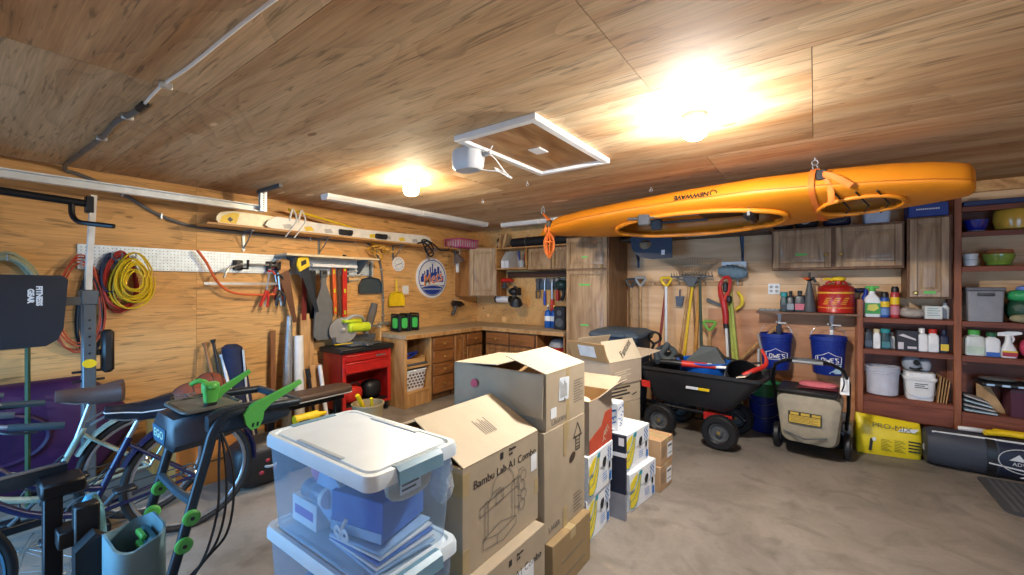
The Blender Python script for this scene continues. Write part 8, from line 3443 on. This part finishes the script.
# exercise tower
t = thing('exercise_tower', 'exercise tower with white post, black pull-up bar and lettered back pad', 'exercise machine', (-3.9, .57, 0))
g = G(t)
g.loft([[(x + a * .05, y + b * .03, z) for a, b in ((-.5, -.5), (.5, -.5), (.5, .5), (-.5, .5))] for x, y, z in ((-3.9, .577, 1.30), (-3.9, .577, 1.55), (-3.9, .60, 2.09))])
g.obj('upper_post', mat('bone_white', 'd6d2c8', .4), t)
g = G(t)
g.bb((-3.945, .535, 1.36), (-3.855, .62, 1.46), .008)
g.bb((-3.935, .545, .05), (-3.865, .61, 1.40), .006)
g.obj('grey_sleeve', mat('sleeve_grey', '565d62', .4, .2), t)
g = G(t)
for k in range(5):
    g.prism([(.007 * math.cos(2 * PI * j / 12), .007 * math.sin(2 * PI * j / 12)) for j in range(12)], .002, frame((-3.8648, .577, 1.04 + k * .055), (0, 1, 0), (0, 0, 1)))
g.obj('pin_holes', m_black, t)
g = G(t)
g.prism([(.034 * math.cos(2 * PI * j / 20), .028 * math.sin(2 * PI * j / 20)) for j in range(20)], .018, frame((-3.8645, .575, .975), (0, 1, 0), (0, 0, 1)))
g.obj('yellow_knob', m_yellow, t)
g = G(t)
for z in (.86, .92, .80, .74):
    g.tube([(-3.90, .50, z), (-3.90, .655, z)], .008, 8)
g.obj('adjust_pins', m_black, t)
g = G(t)
g.tube([(-3.9, -.88, 2.06), (-3.9, .20, 2.05), (-3.9, .58, 2.03)], .024, 10)
g.bb((-3.93, .56, 1.97), (-3.87, .60, 2.08), .005)
for y in (.50, -.6):
    g.tube(curve([(-3.9, y, 2.03), (-3.885, y, 1.95), (-3.86, y + .02, 1.905), (-3.80, y + .06, 1.89), (-3.70, y + .165, 1.875)]), .016, 8)
g.obj('pull_up_bar', m_blackmetal, t)
g = G(t)
M = frame((-3.88, .0, 0), (0, 1, 0), (0, 0, 1))
g.prism([(-.55, 1.56), (.45, 1.55), (.475, 1.525), (.455, 1.22), (.43, 1.15), (.38, 1.115), (-.5, 1.10), (-.56, 1.18)], .06, M)
g.obj('back_pad', mat('pad_vinyl', '131b25', .45), t)
Wm = Matrix.Translation(-Vector((-3.9, .57, 0)))
text('FITNESS\nGEAR', .034, m_whitegrey, t, Wm @ M @ TR(x=.335, y=1.425, z=.0605, rz=R(-90)), bold=.002)
g = G(t)
g.bb((-3.89, .43, 1.36), (-3.86, .54, 1.415), .004)
g.obj('pad_bracket', m_dgrey, t)
g = G(t)
g.bb((-3.93, .635, .90), (-3.86, .70, 1.19), .018)
g.bb((-3.92, .61, 1.02), (-3.89, .67, 1.06), .004)
g.obj('grip_pad', m_black, t)
g = G(t)
g.bb((-4.20, .545, 0), (-3.45, .61, .05), .006)
g.bb((-3.93, -.88, 0), (-3.87, .55, .05), .006)
g.bb((-3.93, -.90, .05), (-3.87, -.84, 2.07), .006)
g.obj('base_frame', m_blackmetal, t)
t = thing('green_stake', 'dark green metal stake standing left of the exercise tower', 'stake', (-4.10, .33, 0))
g = G()
g.tube([(0, 0, .001), (-.02, .0, 1.22)], .013, 8)
g.obj('stake_shaft', mat('dark_green_paint', '33492a', .5), t)
g = G()
g.tube([(-.02, -.05, 1.22), (-.02, .05, 1.22)], .02, 8)
g.obj('cross_grip', mat('dark_green_paint', '33492a'), t)
t = thing('trowel', 'small blue-handled trowel hanging on the wall below the hose', 'trowel', (XL, .41, 1.1))
g = G(t)
g.tube([(-4.585, .41, 1.20), (-4.585, .385, 1.06)], [.016, .02], 8)
g.obj('trowel_handle', mat('slate_blue', '4a6478', .5), t)
g = G(t)
g.prism([(-.03, 0), (.03, 0), (.012, .09), (-.012, .09)], .003, frame((-4.585, .415, 1.19), (0, 1, 0), (0, 0, 1)))
g.tube([(XL, .415, 1.27), (-4.575, .415, 1.27)], .004, 6)
g.obj('trowel_blade', m_steel, t)


# ------------------------------------------------------------------ bicycles
m_tyre = mat('tyre_rubber', '1c1d1f', .7)
m_alloy = mat('alloy', 'a9adb2', .3, .85)


def wheel(parent, name, x, r=.335, y=0.0, wall=None):
    M = TR(x, y, r, rx=R(90))
    g = G()
    g.torus((0, 0, 0), r - .018, .018, 56, 10, M)
    w = g.obj(name, wall or m_tyre, parent)
    g = G()
    g.torus((0, 0, 0), r - .044, .011, 56, 8, M)
    g.obj('rim', m_alloy, w)
    g = G()
    for k in range(32):
        a = 2 * PI * k / 32
        b_ = a + (.32 if k % 2 else -.32)
        s = .03 if (k // 2) % 2 else -.03
        g.tube([(.022 * math.cos(b_), .022 * math.sin(b_), s), ((r - .05) * math.cos(a), (r - .05) * math.sin(a), 0)], .0013, 4)
    g.obj('spokes', m_alloy, w)
    g = G()
    g.lathe([(.010, -.06), (.026, -.04), (.016, -.03), (.016, .03), (.026, .04), (.010, .06)], 14, M)
    g.obj('hub', m_alloy, w)
    return w


def bicycle(label, loc, rz, mf, ms, sz, low=False, rack=False, mgrip=None, saddle_y=-.285, strip=None, post=None):
    t = thing('bicycle', label, 'bicycle', loc, rz, 'bicycles by the left wall')
    r = .335
    RA_, FA = Vector((-.52, 0, r)), Vector((.56, 0, r))
    BB_ = Vector((-.07, 0, .28))
    ST = Vector((-.23, 0, .64))
    HT, HB = Vector((.33, 0, .80)), Vector((.385, 0, .62))
    wheel(t, 'rear_wheel', -.52, r)
    wheel(t, 'front_wheel', .56, r)
    g = G()
    g.tube([BB_, ST], .017, 10)
    if low:
        g.tube(curve([HT + Vector((.01, 0, -.05)), Vector((.12, 0, .50)), Vector((-.12, 0, .40))]), .017, 10)
        g.tube(curve([HB, Vector((.15, 0, .38)), BB_]), .018, 10)
    else:
        g.tube([HT + Vector((.01, 0, -.04)), ST], .016, 10)
        g.tube([HB, BB_], .019, 10)
    g.tube([HT, HB], .021, 10)
    for s in (-1, 1):
        g.tube([BB_ + Vector((0, s * .03, 0)), RA_ + Vector((0, s * .06, 0))], .010, 8)
        g.tube([ST + Vector((0, s * .02, -.04)), RA_ + Vector((0, s * .06, 0))], .009, 8)
    g.obj('frame', mf, t)
    g = G()
    for s in (-1, 1):
        g.tube(curve([HB + Vector((0, s * .035, 0)), HB + Vector((.05, s * .055, -.12)), FA + Vector((0, s * .055, 0))]), .012, 8)
    g.box(HB + Vector((.003, 0, 0)), (.05, .09, .03), .006)
    g.obj('fork', mf, t)
    sx = saddle_y
    g = G()
    g.tube([ST - Vector((-.03, 0, .06)), Vector((sx + .01, 0, sz - .075))], .0135, 10)
    g.tube(curve([(sx + .14, 0, sz - .05), (sx + .05, .02, sz - .075), (sx - .08, .03, sz - .06)]), .005, 6)
    g.tube(curve([(sx + .14, 0, sz - .05), (sx + .05, -.02, sz - .075), (sx - .08, -.03, sz - .06)]), .005, 6)
    g.obj('seat_post', m_alloy, t)
    g = G()
    rings = []
    for k in range(13):
        f = k / 12
        x = sx + .155 - .29 * f
        w = .024 + .085 * (max(0, f - .25) / .75) ** 1.3 if f > .25 else .022
        w *= (1 if 0 < k < 12 else .55)
        zt = sz + .010 + .008 * math.cos(f * PI) + (.034 * max(0, f - .5) / .5)
        hh = .034 + .034 * f
        rings.append([(x, w * math.cos(2 * PI * j / 14), zt - hh + hh * math.copysign(abs(math.sin(2 * PI * j / 14)) ** .8, math.sin(2 * PI * j / 14))) for j in range(14)])
    g.loft(rings)
    sd = g.obj('saddle', ms, t)
    if strip:
        g = G()
        pl_ = [(rg[0][0], rg[0][1] * 1.01, rg[0][2] + .000) for rg in rings] + [(rg[7][0], rg[7][1] * 1.01, rg[7][2]) for rg in reversed(rings)]
        g.tube(pl_, .0035, 6, loop=True)
        g.obj('saddle_piping', strip, sd)
    g = G()
    g.tube([HT, HT + Vector((-.02, 0, .06)), HT + Vector((.03, 0, .08))], .015, 8)
    for s in (-1, 1):
        g.tube(curve([HT + Vector((.03, 0, .08)), Vector((.37, s * .13, .90)), Vector((.28, s * .25, .885)), Vector((.15, s * .30, .86)), Vector((.08, s * .31, .85))]), .011, 8)
    g.obj('handlebar', m_alloy, t)
    for s in (-1, 1):
        g = G()
        g.tube([(.22, s * .285, .872), (.13, s * .304, .857), (.055, s * .312, .846)], [.015, .0175, .016], 10)
        g.obj('grip', mgrip or m_dgrey, t)
        g = G()
        g.tube(curve([(.27, s * .25, .87), (.22, s * .30, .85), (.14, s * .325, .84)]), .006, 6)
        g.box((.28, s * .24, .885), (.04, .03, .04), .006)
        g.obj('brake_lever', m_black, t)
    g = G()
    g.torus((0, 0, 0), .085, .005, 30, 6, TR(BB_.x, -.05, BB_.z, rx=R(90)))
    g.tube([(BB_.x, -.065, BB_.z), (BB_.x + .12, -.07, BB_.z - .12)], .011, 8)
    g.tube([(BB_.x, .065, BB_.z), (BB_.x - .12, .07, BB_.z + .12)], .011, 8)
    g.cyl(BB_ + Vector((0, -.06, 0)), BB_ + Vector((0, .06, 0)), .022, n=12)
    g.tube([(BB_.x, -.05, BB_.z + .085), (-.52, -.05, r + .04)], .004, 6)
    g.tube([(BB_.x, -.05, BB_.z - .085), (-.52, -.05, r - .04)], .004, 6)
    g.torus((0, 0, 0), .04, .006, 20, 6, TR(-.52, -.05, r, rx=R(90)))
    g.obj('crankset', m_dgrey, t)
    for s, x, z in ((-1, BB_.x + .12, BB_.z - .12), (1, BB_.x - .12, BB_.z + .12)):
        g = G()
        g.box((x, s * .12, z), (.09, .08, .02), .006)
        g.obj('pedal', m_black, t)
    if rack:
        g = G()
        for s in (-1, 1):
            g.tube(curve([(-.25, s * .05, .66), (-.40, s * .06, .72), (-.80, s * .06, .72)]), .007, 6)
            g.tube([(-.75, s * .06, .72), (-.52, s * .07, r)], .006, 6)
        for x in (-.45, -.6, -.75):
            g.tube([(x, -.06, .72), (x, .06, .72)], .006, 6)
        g.obj('rear_rack', m_alloy, t)
    g = G()
    rr_ = r + .025
    g.loft([[(-.52 + (rr_ + dr) * math.cos(R(a)), y, r + (rr_ + dr) * math.sin(R(a))) for y, dr in ((-.028, -.015), (-.02, 0), (.02, 0), (.028, -.015))] for a in range(25, 186, 8)], closed=False)
    fe = g.obj('rear_fender', mf, t)
    g = G()
    for s in (-1, 1):
        g.tube(curve([(.28, s * .22, .87), (.36, s * .10, .78), (.30, s * .03, .62), (0, s * .02, .42), (-.15, s * .02, .5)]), .0035, 5)
    g.obj('cable', m_black, t)
    return t


m_bikeblue = mat('bike_blue', '0f153f', .35, coat=.1)
m_cream = mat('bike_cream', '8f9a8a', .35, coat=.3)
bicycle('deep blue bicycle with a black white-edged saddle, nearer of the two bikes', (-3.10, .39, 0), R(-90), m_bikeblue, mat('black_saddle', '161a24', .4), .815, strip=m_whitegrey, mgrip=mat('grip_slate', '2c3e46', .6), low=True)
bicycle('cream step-through bicycle with a brown saddle behind the blue bike', (-3.52, .27, 0), R(-90), m_cream, mat('brown_saddle', '54403a', .35), .865, low=True, rack=True, saddle_y=-.27)
t = thing('bicycle', 'third bicycle, only its black front wheel showing low at the left edge', 'bicycle', (-2.62, -.14, 0), R(-86))
wheel(t, 'front_wheel', 0, .33)
g = G()
g.tube([(0, .05, .33), (.02, .06, .66), (.04, 0, .72)], .012, 8)
g.tube([(0, -.05, .33), (.02, -.06, .66), (.04, 0, .72)], .012, 8)
g.obj('fork', m_black, t)

# black upright bike rack
t = thing('bike_rack', 'black steel folding bike rack mast with a square arm at the left edge', 'bike rack', (-2.32, .25, 0))
g = G(t)
g.bb((-2.345, .222, .0), (-2.295, .272, .71), .004)
g.bb((-2.62, .20, 0), (-2.295, .29, .04), .004)
g.obj('mast', m_blackmetal, t)
g = G(t)
g.M = Matrix()
g.loft([[(x, y, z + dz) for dz, x in ((-.026, -2.48), (.026, -2.48), (.026, -2.43), (-.026, -2.43))] for y, z in ((-.55, .725), (.30, .745))])
g.obj('square_arm', mat('rack_arm_grey', '2f3d47', .35, .3), t)
g = G(t)
g.bb((-2.43, .215, .69), (-2.29, .335, .745), .008)
g.obj('arm_bracket', m_blackmetal, t)
g = G(t)
g.bb((-2.27, .29, .34), (-2.21, .36, .66), .006)
g.bb((-2.33, .25, .52), (-2.22, .31, .58), .004)
g.prism([(.06 * math.cos(R(a)), .095 * math.sin(R(a))) for a in range(30, 391, 60)], .06, frame((-2.20, .335, .48), (0, 1, 0), (0, 0, 1)))
g.obj('clamp_block', m_black, t)
g = G(t)
g.tube([(-2.43, -.55, .755), (-2.43, .28, .776)], .006, 6)
g.obj('steel_strip', m_alloy, t)
t = thing('plastic_wrap', 'crumpled blue-green plastic wrap stuffed behind the rack mast', 'plastic wrap', (-2.46, .37, .0))
g = G()
rr = random.Random(21)
g.loft([[(.055 * s * math.cos(2 * PI * j / 14) * (1 + rr.uniform(-.2, .2)), .045 * s * math.sin(2 * PI * j / 14) * (1 + rr.uniform(-.2, .2)), z) for j in range(14)] for z, s in ((.001, .8), (.2, 1.1), (.35, .9), (.42, 1.1), (.54, .9), (.61, .35))])
g.obj('wrap_film', mat('teal_film', '5fa0b8', .2, bump=.9, scale=30, var=.35), t)

# ------------------------------------------------------------------ battery mower with green controls
t = thing('battery_mower', 'dark battery lawn mower with green levers and green knobs on its upright handle', 'lawn mower', (-2.04, .45, 0))
m_mow = mat('mower_slate', '202b36', .35, var=.08)
m_mowt = mat('mower_tube', '1b2730', .35, .3)
m_lev = mat('lever_green', '57b04a', .45)
g = G(t)
g.loft([[(-2.04 + p[0], -.05 + p[1], z) for p in rrect(w, d, .09, 4)] for w, d, z in ((.38, .66, .06), (.42, .70, .10), (.40, .68, .20), (.34, .50, .27), (.30, .42, .30))])
g.obj('mower_deck', m_mow, t)
for x in (-2.262, -1.815):
    for y, r in ((-.30, .09), (.21, .115)):
        M = TR(x - t.location.x, y - t.location.y, r, ry=R(90))
        g = G()
        g.lathe([(r * .5, -.025), (r * .92, -.025), (r, -.012), (r, .012), (r * .92, .025), (r * .5, .025)], 24, M, caps=(False, False))
        w_ = g.obj('wheel', m_tyre, t)
        g = G()
        g.lathe([(r * .52, -.02), (r * .52, .02), (r * .2, .026), (r * .2, -.026)], 18, M)
        g.obj('wheel_disc', m_dgrey, w_)
for x in (-1.852, -2.228):
    g = G(t)
    g.tube(curve([(x, .40, .15), (x, .455, .35), (x, .505, .53), (x, .55, .70), (x, .59, .85), (x, .612, .93), (x, .65, .975), (x, .72, .985), (x, .93, .975)], 5), .0175, 12)
    g.obj('handle_tube', m_mowt, t)
    for y, z in ((.512, .555), (.535, .645)):
        s = 1 if x > -2 else -1
        M = frame((x + .0165, y, z), (0, 1, 0), (0, 0, 1))
        g = G(t)
        g.lathe([(.024, 0), (.027, .004), (.027, .015), (.021, .020)], 22, M)
        g.m = 1
        g.prism([(.007 * math.cos(2 * PI * j / 10), .007 * math.sin(2 * PI * j / 10)) for j in range(10)], .0015, M @ TR(z=.0198))
        g.obj('green_knob', [m_lev, m_black], t)
g = G(t)
g.tube([(-2.228, .545, .69), (-2.04, .555, .665), (-1.852, .545, .69)], .015, 8).cut()
g.tube([(-2.228, .93, .975), (-1.852, .93, .975)], .017, 10).cut()
g.objs('cross_bar', mat('mower_brace', '3a5260', .35, .4), t)
# control console
g = G(t)
def con(y, x0, x1, z0, z1, ch=.03):
    return [(x0, y, z0 + ch), (x0 + ch, y, z0), (x1 - ch, y, z0), (x1, y, z0 + ch), (x1, y, z1 - ch), (x1 - ch * .8, y, z1), (x0 + ch * .8, y, z1), (x0, y, z1 - ch)]
g.loft([con(.505, -2.165, -1.985, .865, .94, .02), con(.522, -2.195, -1.955, .845, .972), con(.62, -2.195, -1.90, .865, .992), con(.76, -2.18, -1.88, .90, .985)])
g.obj('console', m_mow, t)
Wc = Matrix.Translation(-Vector((-2.04, .45, 0)))
Fc = frame((-2.075, .5035, .905), (1, 0, 0), (0, 0, 1))
g = G(t)
g.prism([(-.080, .02), (-.06, -.03), (.06, -.03), (.08, .02), (.075, .03), (-.075, .03)], .004, Fc @ TR(z=-.002))
g.obj('front_badge', mat('badge_blue', '3c6d8c', .3, .2), t)
text('EGO', .044, mat('pale_green_print', 'c9e6c4', .4), t, Wc @ Fc @ TR(x=0, y=.001, z=.0028), bold=.0004, sx=1.2, space=1.12)
g = G(t)
g.bb((-2.165, .55, .992), (-1.93, .73, 1.002), .004)
g.tube([(p[0] - 2.045, p[1] + .64, 1.002) for p in rrect(.25, .20, .03, 4)], .006, 6, loop=True)
g.obj('console_top', mat('console_grey', '5a5a54', .45), t)
g = G(t)
g.loft([[(-1.885 + a * w, y, .955 + b * h) for a, b in rrect(2, 2, .6, 4)] for y, w, h in ((.60, .02, .03), (.64, .028, .048), (.84, .03, .052), (.90, .022, .04))])
g.obj('side_housing', m_mow, t)
# green levers
g = G(t)
M = frame((-1.845, .735, .912), (0, 1, 0), (.10, 0, 1))
g.prism([(-.03, .065), (-.018, .02), (.0, -.005), (.028, .0), (.042, .03), (.045, .062), (.07, .088), (.195, .150), (.19, .165), (.055, .118), (.0, .10)], .016, M)
g.m = 1
for k in (-.012, .005):
    g.prism([(k + .012, .008), (k + .019, .008), (k + .021, .024), (k + .014, .024)], .001, M @ TR(z=.0165))
g.obj('bail_lever', [m_lev, m_black], t)
g = G(t)
M = frame((-2.08, .70, 1.02), (0, 1, 0), (.10, 0, 1))
g.prism([(-.03, -.02), (.0, -.03), (.02, .0), (.125, .075), (.12, .09), (.0, .025), (-.03, .01)], .014, M)
g.obj('bail_lever', m_lev, t)
g = G(t)
g.loft([[(-1.985 + a, .645 + b, z) for a, b in rrect(w, w * 1.2, .012, 3)] for z, w in ((1.015, .036), (1.05, .040), (1.058, .046), (1.088, .048), (1.094, .038))])
g.bb((-2.018, .63, 1.068), (-1.952, .66, 1.09), .007)
g.obj('start_lever', m_lev, t)
g = G(t)
g.box((-1.985, .645, 1.008), (.034, .04, .022), .006)
g.obj('lever_stem', m_black, t)
g = G(t)
g.tube(curve([(-2.10, .68, 1.0), (-2.11, .675, 1.06), (-2.125, .65, 1.08), (-2.145, .625, 1.065)]), .010, 8)
g.obj('safety_hook', m_lev, t)
for k in range(3):
    g = G(t)
    d = .02 * k
    g.tube(curve([(-1.87, .64, .93), (-1.855 + d * .3, .63 + d, .80), (-1.83 + d * .2, .62 + d * 1.2, .66), (-1.80, .585 + d * 1.3, .55), (-1.80 - d, .55 + d, .47), (-1.85 - d, .50, .36), (-1.9, .45, .28)]), .0048, 6)
    g.obj('control_cable', m_black, t)
# grass bag with a green carry handle, sitting on the deck
t = thing('catcher_bag', 'grey and teal catcher bag with green handle slots, standing before the green-knobbed handle', 'bag', (-2.03, .42, 0))
g = G()
k_ = .006
q1 = [[(p[0] * s, p[1] * s2, z) for p in rrect(.235, .15, .05, 4)] for z, s, s2 in ((.001, .85, .85), (.30, 1.0, 1.0), (.56, 1.0, 1.0))]
q1[-1] = [(x, y, z + .035 * math.cos(x * 14) + .02 * (y > 0)) for x, y, z in q1[-1]]
q2 = [[(p[0] * .94, p[1] * .9, z) for p in rrect(.235, .15, .05, 4)] for z in (.56, .30)]
q2[0] = [(x, y, z + .035 * math.cos(x * 14) + .02 * (y > 0)) for x, y, z in q2[0]]
g.loft(q1 + q2)
g.obj('bag_wall', mat('bag_greyteal', '6d8c93', .6, var=.18, scale=9), t)
g = G()
g.bb((-.08, .028, .46), (.08, .058, .56), .01)
g.obj('inner_panel', mat('teal_shade', '2c5a5f', .6), t)
g = G()
for z in (.505, .548):
    g.bb((-.045, .012, z), (.035, .029, z + .020), .004).cut()
g.objs('green_slot', m_lev, t)

# ------------------------------------------------------------------ printed words become plain meshes
bpy.context.view_layer.update()
deps = bpy.context.evaluated_depsgraph_get()
for o in [o for o in SC.objects if o.type == 'FONT']:
    me = bpy.data.meshes.new_from_object(o.evaluated_get(deps))
    me.name = 'lettering'
    n = bpy.data.objects.new('lettering_mesh', me)
    COL.objects.link(n)
    n.parent = o.parent
    n.matrix_local = o.matrix_local.copy()
    nm = o.name
    bpy.data.objects.remove(o)
    n.name = nm.split('.')[0]
